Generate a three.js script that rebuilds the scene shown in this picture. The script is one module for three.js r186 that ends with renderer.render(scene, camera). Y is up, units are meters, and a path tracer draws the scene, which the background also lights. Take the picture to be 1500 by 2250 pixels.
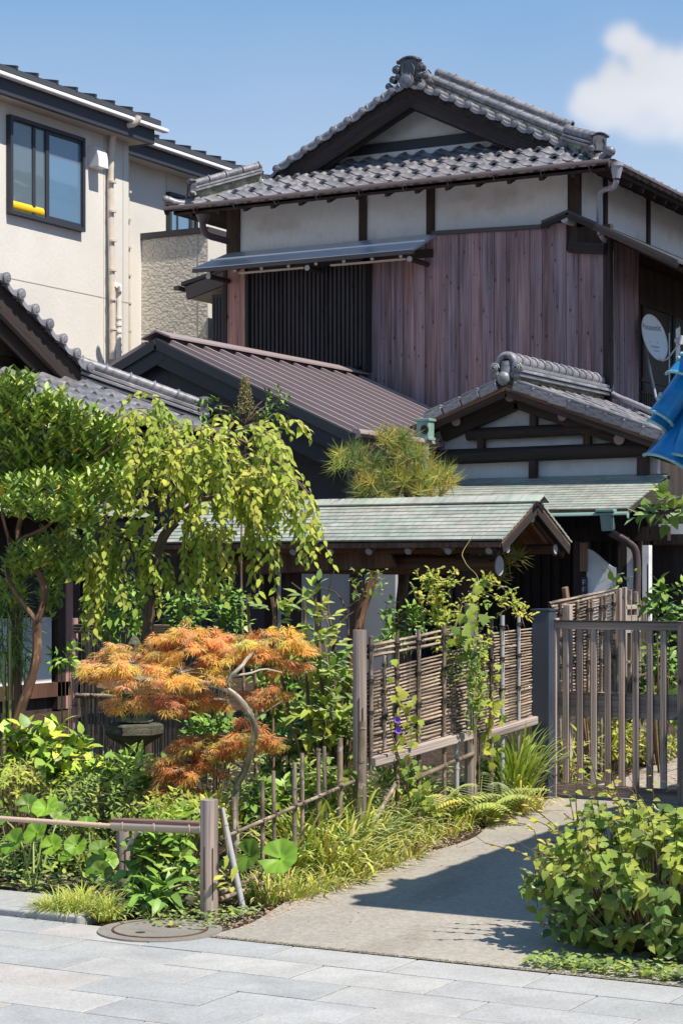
import * as THREE from 'three';
import { mergeGeometries, mergeVertices, toCreasedNormals } from 'three/addons/utils/BufferGeometryUtils.js';
import { RoundedBoxGeometry } from 'three/addons/geometries/RoundedBoxGeometry.js';

// ---------- camera, sky, sun, exposure ----------
const F = 4330, EYE = 1.55, CX = 750, CY = 1260, YAW = 28.88 * Math.PI / 180, CA = Math.cos(YAW), SA = Math.sin(YAW);
const scene = new THREE.Scene();
const camera = new THREE.PerspectiveCamera(2 * Math.atan(1125 / F) * 180 / Math.PI, 682 / 1024, 0.1, 2000);
camera.position.set(0, EYE, 0);
camera.rotation.y = YAW;
camera.setViewOffset(1500, 2250, 0, -(CY - 1125), 1500, 2250);
const renderer = new THREE.WebGLRenderer({ antialias: true });
renderer.toneMapping = THREE.LinearToneMapping;
renderer.toneMappingExposure = 1.43;
renderer.shadowMap.enabled = true;

const SUN = new THREE.Vector3(0.527, 0.846, 0.075).normalize();
const sun = new THREE.DirectionalLight(0xfff4e4, 5.0);
sun.position.copy(SUN).multiplyScalar(60).add(new THREE.Vector3(-8, 0, -14));
sun.target.position.set(-8, 0, -14);
sun.castShadow = true; sun.shadow.mapSize.set(4096, 4096);
Object.assign(sun.shadow.camera, { left: -25, right: 25, top: 25, bottom: -25, near: 1, far: 140 });
scene.add(sun, sun.target);

// ---------- noise ----------
let seed = 7;
const rnd = () => { seed = (seed + 0x6D2B79F5) | 0; let t = Math.imul(seed ^ (seed >>> 15), 1 | seed); t = (t + Math.imul(t ^ (t >>> 7), 61 | t)) ^ t; return ((t ^ (t >>> 14)) >>> 0) / 4294967296; };
const rr = (a, b) => a + (b - a) * rnd();
const pick = (a) => a[Math.floor(rnd() * a.length)];
const clamp = (x, a = 0, b = 1) => Math.min(b, Math.max(a, x));
const mix = (a, b, t) => a + (b - a) * t;
const sstep = (a, b, x) => { const t = clamp((x - a) / (b - a)); return t * t * (3 - 2 * t); };
const hash = (i, j, k) => { let h = Math.imul(i, 374761393) ^ Math.imul(j, 668265263) ^ Math.imul(k + 11, 1274126177); h = Math.imul(h ^ (h >>> 13), 1274126177); return ((h ^ (h >>> 16)) >>> 0) / 4294967296; };
function vn(x, y, px, py, s = 0) {               // periodic value noise
  const i = Math.floor(x), j = Math.floor(y), a = x - i, b = y - j, u = a * a * (3 - 2 * a), v = b * b * (3 - 2 * b);
  const m = (n, p) => ((n % p) + p) % p, i0 = m(i, px), i1 = m(i + 1, px), j0 = m(j, py), j1 = m(j + 1, py);
  return mix(mix(hash(i0, j0, s), hash(i1, j0, s), u), mix(hash(i0, j1, s), hash(i1, j1, s), u), v);
}
function fbm(x, y, px, py, oct = 4, s = 0) {      // x, y in 0..1, px / py lattice cells at the first octave
  let t = 0, w = 0.5, n = 0;
  for (let o = 0; o < oct; o++) { t += w * vn(x * px, y * py, px, py, s + o * 17); n += w; w *= 0.5; px *= 2; py *= 2; }
  return t / n;
}
// sky: blue gradient with soft summer clouds, one cumulus over the right of the house
{
  const W = 2048, Hh = 1024, d = new Float32Array(W * Hh * 4);
  const dirOf = (px, py) => { const X = (px - CX) / F, Y = -(py - CY) / F; return new THREE.Vector3(X * CA - SA, Y, -(X * SA + CA)).normalize(); };
  const blobs = [[1370, 95, 52], [1400, 130, 60], [1350, 160, 56], [1440, 165, 75], [1320, 215, 58], [1400, 200, 75], [1480, 185, 75], [1540, 160, 85], [1600, 200, 90]]
    .map(([x, y, r]) => [dirOf(x, y), r / F]);
  const v = new THREE.Vector3();
  for (let j = 0; j < Hh; j++) for (let i = 0; i < W; i++) {
    const th = (i + 0.5) / W, el = ((j + 0.5) / Hh - 0.5) * Math.PI, az = (th - 0.5) * 2 * Math.PI;
    v.set(Math.cos(el) * Math.cos(az), Math.sin(el), Math.cos(el) * Math.sin(az));
    const e = Math.max(0, v.y), h = sstep(0.33, 0.13, e), h2 = sstep(0.13, 0, e), z = 1 - 0.3 * sstep(0.4, 1, e);
    let r = (0.125 + 0.25 * h + 0.08 * h2) * z, g = (0.27 + 0.20 * h + 0.05 * h2) * z, b = (0.495 + 0.105 * h + 0.03 * h2) * z;
    const n = fbm(th, j / Hh, 24, 20, 5, 3), n2 = fbm(th, j / Hh, 90, 70, 4, 9);
    let c = sstep(0.4, 0.8, n) * 0.06 * sstep(0.02, 0.12, e) + 0.03 * sstep(0.4, 0.7, fbm(th, j / Hh, 60, 60, 3, 29));
    let m = -9;
    for (const [q, rad] of blobs) { const a = Math.acos(clamp(v.dot(q), -1, 1)); m = Math.max(m, 1.25 - a / rad); }
    if (m > -0.6) c = Math.max(c, sstep(-0.04, 0.42, m - 0.12 + (n2 - 0.5) * 2.2 + (fbm(th, j / Hh, 260, 200, 3, 19) - 0.5) * 0.8) * 0.95 * sstep(0.19, 0.24, e + (n2 - 0.5) * 0.05));
    const cl = 0.44 + 0.24 * n2;
    r = mix(r, cl * 0.98, c); g = mix(g, cl * 1.0, c); b = mix(b, cl * 1.07, c);
    if (v.y < 0) { const t = sstep(0, -0.15, v.y); r = mix(r, 0.2, t); g = mix(g, 0.2, t); b = mix(b, 0.19, t); }
    const k = (j * W + i) * 4; d[k] = r; d[k + 1] = g; d[k + 2] = b; d[k + 3] = 1;
  }
  const t = new THREE.DataTexture(d, W, Hh, THREE.RGBAFormat, THREE.FloatType);
  t.mapping = THREE.EquirectangularReflectionMapping; t.magFilter = t.minFilter = THREE.LinearFilter; t.needsUpdate = true;
  scene.background = t; scene.environment = t;
}

// ---------- places: u runs along the street, v away from it, y up ----------
const P = (u, y, v) => new THREE.Vector3(u, y, -v);
const gy = (v) => 0.04 * clamp(v - 7.3, 0, 16);
const ray = (px, py) => { const X = (px - CX) / F; return { u: X * CA - SA, v: X * SA + CA, y: -(py - CY) / F }; };
const at = (px, py, Z) => { const r = ray(px, py); return P(r.u * Z, EYE + r.y * Z, r.v * Z); };
const onV = (px, py, v) => at(px, py, v / ray(px, py).v);
const onU = (px, py, u) => at(px, py, u / ray(px, py).u);
const onG = (px, py) => { const r = ray(px, py); let Z = -EYE / r.y; if (Z * r.v > 7.3) Z = (EYE + 0.04 * 7.3) / (-r.y + 0.04 * r.v); return at(px, py, Z); };
const ground = (p) => P(p.x, gy(-p.z), -p.z);

// ---------- object helpers ----------
const wm = new WeakMap(), ID = new THREE.Matrix4(), ZERO = new THREE.Vector3(), taken = {};
const numbered = (n) => { const k = taken[n] = (taken[n] ?? -1) + 1; return k ? `${n}_${String(k).padStart(3, '0')}` : n; };
const shadows = (o) => { o.castShadow = o.receiveShadow = true; return o; };
function tag(o, label, category, group, kind) { o.userData.label = label; if (category) o.userData.category = category; if (group) o.userData.group = group; if (kind) o.userData.kind = kind; return o; }
function thing(name, label, category, pos = ZERO, group) {
  const o = new THREE.Group(); o.name = numbered(name); o.position.copy(pos); wm.set(o, new THREE.Matrix4().setPosition(pos)); scene.add(o);
  return tag(o, label, category, group);
}
function part(parent, name, geo, mat, opt = {}) {        // geometry given in scene coordinates, or placed by opt.m
  const o = shadows(new THREE.Mesh(geo, mat)); o.name = name;
  const W = opt.m ?? ID; wm.set(o, W);
  (wm.get(parent) ?? ID).clone().invert().multiply(W).decompose(o.position, o.quaternion, o.scale);
  if (opt.kind) o.userData.kind = opt.kind;
  if (opt.label) o.userData.label = opt.label;
  parent.add(o); return o;
}
function struct(name, label, category, geo, mat, kind = 'structure') {
  const o = shadows(new THREE.Mesh(geo, mat)); o.name = numbered(name); scene.add(o); wm.set(o, ID);
  return tag(o, label, category, null, kind);
}
const merge = (gs) => mergeGeometries(gs.map((g) => { const n = g.index ? g.toNonIndexed() : g; for (const k of Object.keys(n.attributes)) if (!['position', 'normal', 'uv', 'color'].includes(k)) n.deleteAttribute(k); return n; }));
const basis = (x, y, z, p) => new THREE.Matrix4().makeBasis(x, y, z).setPosition(p);
function dirMatrix(p, q, up = new THREE.Vector3(0, 1, 0)) {   // local y runs from p to q, local z as near to up as can be
  const y = q.clone().sub(p).normalize(); let z = up.clone().addScaledVector(y, -up.dot(y));
  if (z.lengthSq() < 1e-6) z = new THREE.Vector3(0, 0, 1).addScaledVector(y, -y.z);
  z.normalize(); const x = new THREE.Vector3().crossVectors(y, z);
  return basis(x, y, z, p.clone().add(q).multiplyScalar(0.5));
}
function woodUV(g) {                             // grain along local y, metres, with an offset of its own
  const p = g.attributes.position, n = g.attributes.normal, uv = g.attributes.uv, a = rnd() * 7, b = rnd() * 7;
  for (let i = 0; i < p.count; i++) {
    const nx = Math.abs(n.getX(i)), ny = Math.abs(n.getY(i)), nz = Math.abs(n.getZ(i));
    if (ny > nx && ny > nz) uv.setXY(i, p.getX(i) + a, p.getZ(i) * 0.2 + b);
    else uv.setXY(i, (nx > nz ? p.getZ(i) : p.getX(i)) + a, p.getY(i) + b);
  }
  return g;
}
function bar(p, q, w, d, up, r = 0) {             // a board or beam from p to q; w across, d along up
  const L = p.distanceTo(q), g = woodUV(r ? new RoundedBoxGeometry(w, L, d, 1, r) : new THREE.BoxGeometry(w, L, d));
  return g.applyMatrix4(dirMatrix(p, q, up));
}
const V3 = (x, y, z) => new THREE.Vector3(x, y, z);
const OUT = V3(0, 0, 1), RIGHT = V3(1, 0, 0), UP = V3(0, 1, 0);
function block(u0, u1, y0, y1, v0, v1, r = 0) {   // an upright box between limits, uv in metres
  const w = u1 - u0, h = y1 - y0, d = v1 - v0, g = r ? new RoundedBoxGeometry(w, h, d, 1, r) : new THREE.BoxGeometry(w, h, d);
  return woodUV(g).translate((u0 + u1) / 2, (y0 + y1) / 2, -(v0 + v1) / 2);
}
function cyl(p, q, r0, r1 = r0, seg = 10, open = false) {
  const L = p.distanceTo(q), g = new THREE.CylinderGeometry(r1, r0, L, seg, 1, open), uv = g.attributes.uv, a = rnd() * 5, b = rnd() * 5;
  for (let i = 0; i < uv.count; i++) uv.setXY(i, uv.getX(i) * 6.28 * r0 + a, uv.getY(i) * L + b);
  return g.applyMatrix4(dirMatrix(p, q));
}
function tube(pts, r0, r1 = r0, seg = 6, step = 0.08) {   // tapered limb along a smooth curve
  const c = new THREE.CatmullRomCurve3(pts, false, 'centripetal'), L = c.getLength(), n = Math.max(2, Math.ceil(L / step));
  const g = new THREE.TubeGeometry(c, n, 1, seg, false), p = g.attributes.position, q = new THREE.Vector3(), uv = g.attributes.uv;
  for (let i = 0; i <= n; i++) {
    c.getPointAt(i / n, q); const r = mix(r0, r1, i / n);
    for (let j = 0; j <= seg; j++) { const k = i * (seg + 1) + j; const s = r * (1 + 0.12 * (hash(i, j % seg, 5) - 0.5)); p.setXYZ(k, q.x + (p.getX(k) - q.x) * s, q.y + (p.getY(k) - q.y) * s, q.z + (p.getZ(k) - q.z) * s); uv.setXY(k, j / seg * 6.28 * r0, i / n * L); }
  }
  g.computeVertexNormals(); return g;
}
function poly(pts, normalHint) {                 // flat polygon through 3-D points (convex fan), uv from the first edge
  const g = new THREE.BufferGeometry(), e = pts[1].clone().sub(pts[0]).normalize(); let n = new THREE.Vector3().crossVectors(e, pts[2].clone().sub(pts[0])).normalize();
  if (normalHint && n.dot(normalHint) < 0) { pts = [pts[0], ...pts.slice(1).reverse()]; n.negate(); }
  const f = new THREE.Vector3().crossVectors(n, e), pos = [], uv = [], nor = [];
  for (let i = 1; i + 1 < pts.length; i++) for (const p of [pts[0], pts[i], pts[i + 1]]) { pos.push(p.x, p.y, p.z); nor.push(n.x, n.y, n.z); uv.push(p.dot(e), p.dot(f)); }
  g.setAttribute('position', new THREE.Float32BufferAttribute(pos, 3)); g.setAttribute('normal', new THREE.Float32BufferAttribute(nor, 3)); g.setAttribute('uv', new THREE.Float32BufferAttribute(uv, 2));
  return g;
}
function slab(pts, thick, dir) {                 // convex polygon given a thickness along dir
  const t = dir.clone().setLength(thick), b = pts.map((p) => p.clone().add(t)), gs = [poly(pts, dir.clone().negate()), poly(b, dir)];
  const c = pts.reduce((a, p) => a.add(p), V3(0, 0, 0)).multiplyScalar(1 / pts.length);
  for (let i = 0; i < pts.length; i++) { const j = (i + 1) % pts.length; gs.push(poly([pts[i], pts[j], b[j], b[i]], pts[i].clone().add(pts[j]).multiplyScalar(0.5).sub(c))); }
  return merge(gs);
}

// ---------- textures ----------
function tex(S, fn, srgb, rep = [1, 1], T = S) {
  const d = new Uint8Array(S * T * 4);
  for (let j = 0; j < T; j++) for (let i = 0; i < S; i++) { const c = fn(i / S, j / T), k = (j * S + i) * 4, a = typeof c === 'number'; d[k] = 255 * clamp(a ? c : c[0]); d[k + 1] = 255 * clamp(a ? c : c[1]); d[k + 2] = 255 * clamp(a ? c : c[2]); d[k + 3] = 255; }
  const t = new THREE.DataTexture(d, S, T); t.wrapS = t.wrapT = THREE.RepeatWrapping; t.magFilter = THREE.LinearFilter; t.minFilter = THREE.LinearFilter;
  if (srgb) t.colorSpace = THREE.SRGBColorSpace; t.repeat.set(...rep); t.needsUpdate = true; return t;
}
// wood: grain along v; one copy covers 0.7 m across and 2.4 m along
const knots = Array.from({ length: 26 }, () => [rnd(), rnd(), rr(0.006, 0.016)]);
function grain(x, y) {
  let dx = 0, k = 0;
  for (const [a, b, r] of knots) { let p = x - a, q = y - b; p -= Math.round(p); q -= Math.round(q); const e = Math.hypot(p / r, q * 3.4 / r / 1.6); if (e < 5) { dx += Math.sign(p) * 0.02 * Math.exp(-e * 0.7); k = Math.max(k, Math.exp(-e * e * 0.9)); } }
  const w = x + dx + 0.012 * (fbm(x, y, 5, 4, 3, 41) - 0.5);
  return { f: 0.55 * fbm(w, y, 46, 3, 4, 1) + 0.45 * fbm(w, y, 150, 8, 3, 2), b: fbm(x, y, 9, 3, 4, 5), k };
}
const G = 512;
const woodMap = tex(G, (x, y) => { const g = grain(x, y), l = 0.66 + 0.62 * (g.f - 0.5) + 0.5 * (g.b - 0.5) - 0.45 * g.k, h = fbm(x, y, 6, 3, 3, 15) - 0.5; return [l * (1.03 + 0.14 * h) + 0.14, l + 0.13, l * (1.0 - 0.14 * h) + 0.14]; }, true, [1 / 0.7, 1 / 2.4], 1024);
const woodBump = tex(G, (x, y) => { const g = grain(x, y); return g.f - 0.3 * g.k; }, false, [1 / 0.7, 1 / 2.4], 1024);
const stuccoBump = tex(512, (x, y) => 0.6 * fbm(x, y, 30, 22, 3, 61) + 0.4 * fbm(x, y, 90, 60, 3, 62), false, [1 / 1.1, 1 / 1.1]);
const roughBump = tex(512, (x, y) => { const n = fbm(x, y, 26, 38, 3, 63); return sstep(0.3, 0.7, n) * 0.8 + 0.2 * fbm(x, y, 110, 110, 2, 64); }, false, [1 / 1.0, 1 / 1.0]);
const stuccoMap = tex(256, (x, y) => { const l = 0.93 + 0.1 * (fbm(x, y, 4, 3, 5, 65) - 0.5); return [l, l, l * 0.995]; }, true, [1 / 2.7, 1 / 2.7]);
const plasterMap = tex(512, (x, y) => { const n = fbm(x, y, 3, 3, 5, 66), s = sstep(0.55, 0.85, fbm(x, y, 4, 5, 5, 67)), f = fbm(x, y, 60, 20, 2, 68), l = 0.95 + 0.06 * (n - 0.5) - 0.10 * s + 0.04 * (f - 0.5); return [l, l * (1 - 0.01 * s), l * (1 - 0.025 * s)]; }, true, [1 / 1.7, 1 / 1.7]);
const granite = tex(512, (x, y) => { const n = fbm(x, y, 120, 120, 2, 71), m = fbm(x, y, 5, 5, 4, 72), q = vn(x * 200, y * 200, 200, 200, 73); const l = 0.85 + 0.13 * (n - 0.5) + 0.16 * (m - 0.5) + (q > 0.93 ? -0.07 : q < 0.1 ? 0.04 : 0); return [l, l * 0.998, l * 0.998]; }, true, [1 / 0.9, 1 / 0.9]);
const concreteMap = tex(1024, (x, y) => { const n = fbm(x, y, 4, 4, 6, 74), f = fbm(x, y, 220, 220, 2, 75), s = sstep(0.55, 0.8, fbm(x, y, 9, 3, 5, 76)), q = vn(x * 300, y * 300, 300, 300, 77); const l = 0.8 + 0.2 * (n - 0.5) + 0.16 * (f - 0.5) - 0.07 * s - (q > 0.96 ? 0.2 : 0); return [l, l * (0.985 - 0.01 * s), l * (0.955 - 0.03 * s)]; }, true, [1 / 3.1, 1 / 3.1]);
const fineBump = tex(256, (x, y) => fbm(x, y, 60, 60, 3, 78), false, [1 / 0.35, 1 / 0.35]);
const tileMap = tex(256, (x, y) => { const n = fbm(x, y, 5, 5, 5, 81), q = sstep(0.58, 0.78, fbm(x, y, 11, 11, 4, 82)); const l = 0.72 + 0.45 * (n - 0.5) + 0.2 * q; return [l, l * (1 - 0.01 * q), l * (1.02 - 0.05 * q)]; }, true, [1 / 0.8, 1 / 0.8]);
const copperMap = tex(512, (x, y) => { const n = fbm(x, y, 5, 4, 5, 83), s = fbm(x, y, 50, 4, 4, 84), q = sstep(0.5, 0.75, fbm(x, y, 9, 6, 4, 85)); const l = 0.90 + 0.22 * (n - 0.5) + 0.24 * (s - 0.5); return [l * (1 - 0.05 * q), l, l * (0.98 - 0.02 * q)]; }, true, [1 / 1.3, 1 / 1.3]);
const barkMap = tex(256, (x, y) => { const n = fbm(x, y, 14, 5, 5, 86), m = fbm(x, y, 4, 3, 4, 87), q = sstep(0.6, 0.72, fbm(x, y, 12, 12, 3, 88)); const l = 0.62 + 0.6 * (n - 0.5) + 0.3 * (m - 0.5) + 0.2 * q; return [l, l * (0.97 + 0.03 * q), l * (0.92 + 0.08 * q)]; }, true, [1 / 0.35, 1 / 0.5]);
const barkBump = tex(256, (x, y) => fbm(x, y, 14, 5, 5, 86), false, [1 / 0.35, 1 / 0.5]);
const soilMap = tex(512, (x, y) => { const n = fbm(x, y, 40, 40, 4, 91), m = fbm(x, y, 6, 6, 4, 92), l = 0.55 + 0.7 * (n - 0.5) + 0.3 * (m - 0.5); return [l * 1.05, l * 0.92, l * 0.75]; }, true, [1 / 1.2, 1 / 1.2]);
const stoneMap = tex(512, (x, y) => { const n = fbm(x, y, 8, 8, 5, 93), f = fbm(x, y, 90, 90, 2, 94), q = sstep(0.55, 0.7, fbm(x, y, 10, 10, 5, 95)); const l = 0.7 + 0.5 * (n - 0.5) + 0.25 * (f - 0.5) + 0.14 * q; return [l * (1 - 0.05 * q), l, l * (0.9 - 0.05 * q)]; }, true, [1 / 0.5, 1 / 0.5]);

// ---------- materials (linear base colours) ----------
const mat = (c, o = {}) => new THREE.MeshStandardMaterial({ color: new THREE.Color().setRGB(...c), roughness: 0.85, side: THREE.DoubleSide, ...o });
const wood = (c, o = {}) => mat(c, { map: woodMap, bumpMap: woodBump, bumpScale: 0.004, ...o });
const M = {
  plank: [[0.38, 0.275, 0.285], [0.36, 0.275, 0.295], [0.34, 0.275, 0.305], [0.385, 0.295, 0.305], [0.32, 0.25, 0.27], [0.35, 0.285, 0.31], [0.375, 0.265, 0.265], [0.335, 0.265, 0.29]].map((c) => wood(c, { bumpScale: 0.005 })),
  plankRed: [[0.46, 0.27, 0.24], [0.50, 0.31, 0.28], [0.43, 0.26, 0.25]].map((c) => wood(c)),
  beam: wood([0.045, 0.034, 0.03]), beam2: wood([0.075, 0.05, 0.04]), brownBeam: wood([0.22, 0.13, 0.08]), rawBeam: wood([0.34, 0.22, 0.13]),
  grey: [[0.50, 0.44, 0.385], [0.43, 0.385, 0.345], [0.56, 0.495, 0.43]].map((c) => wood(c)),
  gateWood: [[0.47, 0.395, 0.34], [0.53, 0.45, 0.39], [0.41, 0.345, 0.30]].map((c) => wood(c)),
  logEnd: mat([0.5, 0.47, 0.5], { map: stuccoMap }), pinkEnd: mat([0.40, 0.30, 0.31], { map: stuccoMap }),
  bamboo: [[0.52, 0.43, 0.36], [0.44, 0.36, 0.30], [0.60, 0.51, 0.42], [0.48, 0.42, 0.37]].map((c) => mat(c, { roughness: 0.6, map: barkMap, bumpMap: barkBump, bumpScale: 0.0008 })),
  twig: [[0.58, 0.49, 0.43], [0.50, 0.42, 0.37], [0.66, 0.565, 0.49], [0.42, 0.345, 0.31]].map((c) => mat(c, { map: barkMap, bumpMap: barkBump, bumpScale: 0.001 })),
  rail: mat([0.62, 0.46, 0.34], { roughness: 0.5, map: stuccoMap }), rope: mat([0.05, 0.042, 0.038]), pole: mat([0.45, 0.46, 0.5], { roughness: 0.55, map: stuccoMap }),
  white: mat([0.87, 0.89, 0.92], { map: plasterMap, bumpMap: fineBump, bumpScale: 0.001 }), plasterSmooth: mat([0.87, 0.89, 0.92], { map: plasterMap }),  // second white: same colour as the first, without bumps
  stucco: mat([0.75, 0.735, 0.71], { map: stuccoMap, bumpMap: stuccoBump, bumpScale: 0.0035 }), roughStucco: mat([0.88, 0.83, 0.75], { map: stuccoMap, bumpMap: roughBump, bumpScale: 0.022 }),
  groove: mat([0.42, 0.40, 0.36]), navy: mat([0.035, 0.042, 0.06], { roughness: 0.6, map: stuccoMap }), navyWall: mat([0.05, 0.058, 0.075], { roughness: 0.75, map: stuccoMap }),
  darkTrim: mat([0.055, 0.05, 0.055], { roughness: 0.5 }), soffit: mat([0.45, 0.40, 0.34]), pipe: mat([0.62, 0.55, 0.47], { roughness: 0.45 }), pipeWhite: mat([0.72, 0.70, 0.66], { roughness: 0.45 }),
  gutter: mat([0.085, 0.062, 0.062], { roughness: 0.55 }), greyPipe: mat([0.32, 0.31, 0.36], { roughness: 0.35 }), whiteMetal: mat([0.75, 0.76, 0.8], { roughness: 0.4 }),
  tile: [[0.33, 0.335, 0.365], [0.39, 0.39, 0.42], [0.28, 0.285, 0.315], [0.42, 0.41, 0.43], [0.35, 0.345, 0.365]].map((c) => mat(c, { map: tileMap, roughness: 0.4, metalness: 0.05, bumpMap: fineBump, bumpScale: 0.0008 })),
  tileDark: mat([0.15, 0.155, 0.17], { map: tileMap, roughness: 0.45, metalness: 0.12 }), mortar: mat([0.55, 0.53, 0.50], { map: stoneMap }),
  brownMetal: mat([0.36, 0.295, 0.305], { roughness: 0.45, metalness: 0.05, map: stuccoMap }), blueMetal: mat([0.52, 0.58, 0.68], { roughness: 0.3, metalness: 0.4 }),
  copper: [[0.44, 0.465, 0.44], [0.48, 0.495, 0.465], [0.40, 0.425, 0.41], [0.49, 0.485, 0.455]].map((c) => mat(c, { map: copperMap, roughness: 0.5, metalness: 0.15 })), copperDark: mat([0.13, 0.105, 0.10], { roughness: 0.6, map: copperMap }), verdigris: mat([0.27, 0.42, 0.39], { map: copperMap, roughness: 0.6 }),
  shadedPlaster: mat([0.50, 0.525, 0.55], { roughness: 0.45, metalness: 0.2, map: stuccoMap }), lattice: wood([0.042, 0.042, 0.05]), bark: mat([0.26, 0.19, 0.15], { map: barkMap, bumpMap: barkBump, bumpScale: 0.006 }), barkRed: mat([0.34, 0.19, 0.12], { map: barkMap, bumpMap: barkBump, bumpScale: 0.005 }), barkGrey: mat([0.80, 0.74, 0.65], { map: barkMap, bumpMap: barkBump, bumpScale: 0.004 }), barkTan: mat([0.40, 0.28, 0.19], { map: barkMap, bumpMap: barkBump, bumpScale: 0.003 }),  // first grey: plaster panels under the gate roof, darkened for shade
  stone: mat([0.34, 0.33, 0.29], { map: stoneMap, bumpMap: fineBump, bumpScale: 0.006 }), stoneDark: mat([0.22, 0.21, 0.19], { map: stoneMap, bumpMap: fineBump, bumpScale: 0.006 }),
  paver: [[0.51, 0.52, 0.53], [0.47, 0.485, 0.495], [0.54, 0.55, 0.55], [0.45, 0.475, 0.495], [0.53, 0.515, 0.505], [0.49, 0.51, 0.53]].map((c) => mat(c, { map: granite, roughness: 0.8, bumpMap: fineBump, bumpScale: 0.0012 })),
  joint: mat([0.30, 0.28, 0.24], { map: soilMap }), concrete: mat([0.51, 0.49, 0.47], { map: concreteMap, bumpMap: fineBump, bumpScale: 0.002 }), soil: mat([0.16, 0.13, 0.105], { map: soilMap, bumpMap: fineBump, bumpScale: 0.02 }),
  iron: mat([0.33, 0.325, 0.315], { map: concreteMap, roughness: 0.75 }), rust: mat([0.30, 0.17, 0.11], { map: soilMap }), blackIron: mat([0.03, 0.03, 0.032], { roughness: 0.5 }),
  blue: mat([0.015, 0.30, 0.72], { roughness: 0.22, map: tileMap }), blueEdge: mat([0.30, 0.60, 0.66], { roughness: 0.35, map: tileMap }), bluePaint: mat([0.05, 0.068, 0.105], { roughness: 0.45, map: stuccoMap }),
  glass: new THREE.MeshPhysicalMaterial({ color: new THREE.Color(0.72, 0.86, 0.95), roughness: 0.03, transmission: 0.9, thickness: 0, side: THREE.DoubleSide }),
  dark: mat([0.02, 0.02, 0.022]), darkWall: wood([0.06, 0.05, 0.045]), sky_tint_sheet: mat([0.10, 0.28, 0.42], { map: stuccoMap }), yellow: mat([0.85, 0.50, 0.01], { roughness: 0.6 }), roomDark: mat([0.07, 0.066, 0.06]),  // near-black sheet for dim rooms; flat blue sheet for reflected sky tint
};

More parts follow.
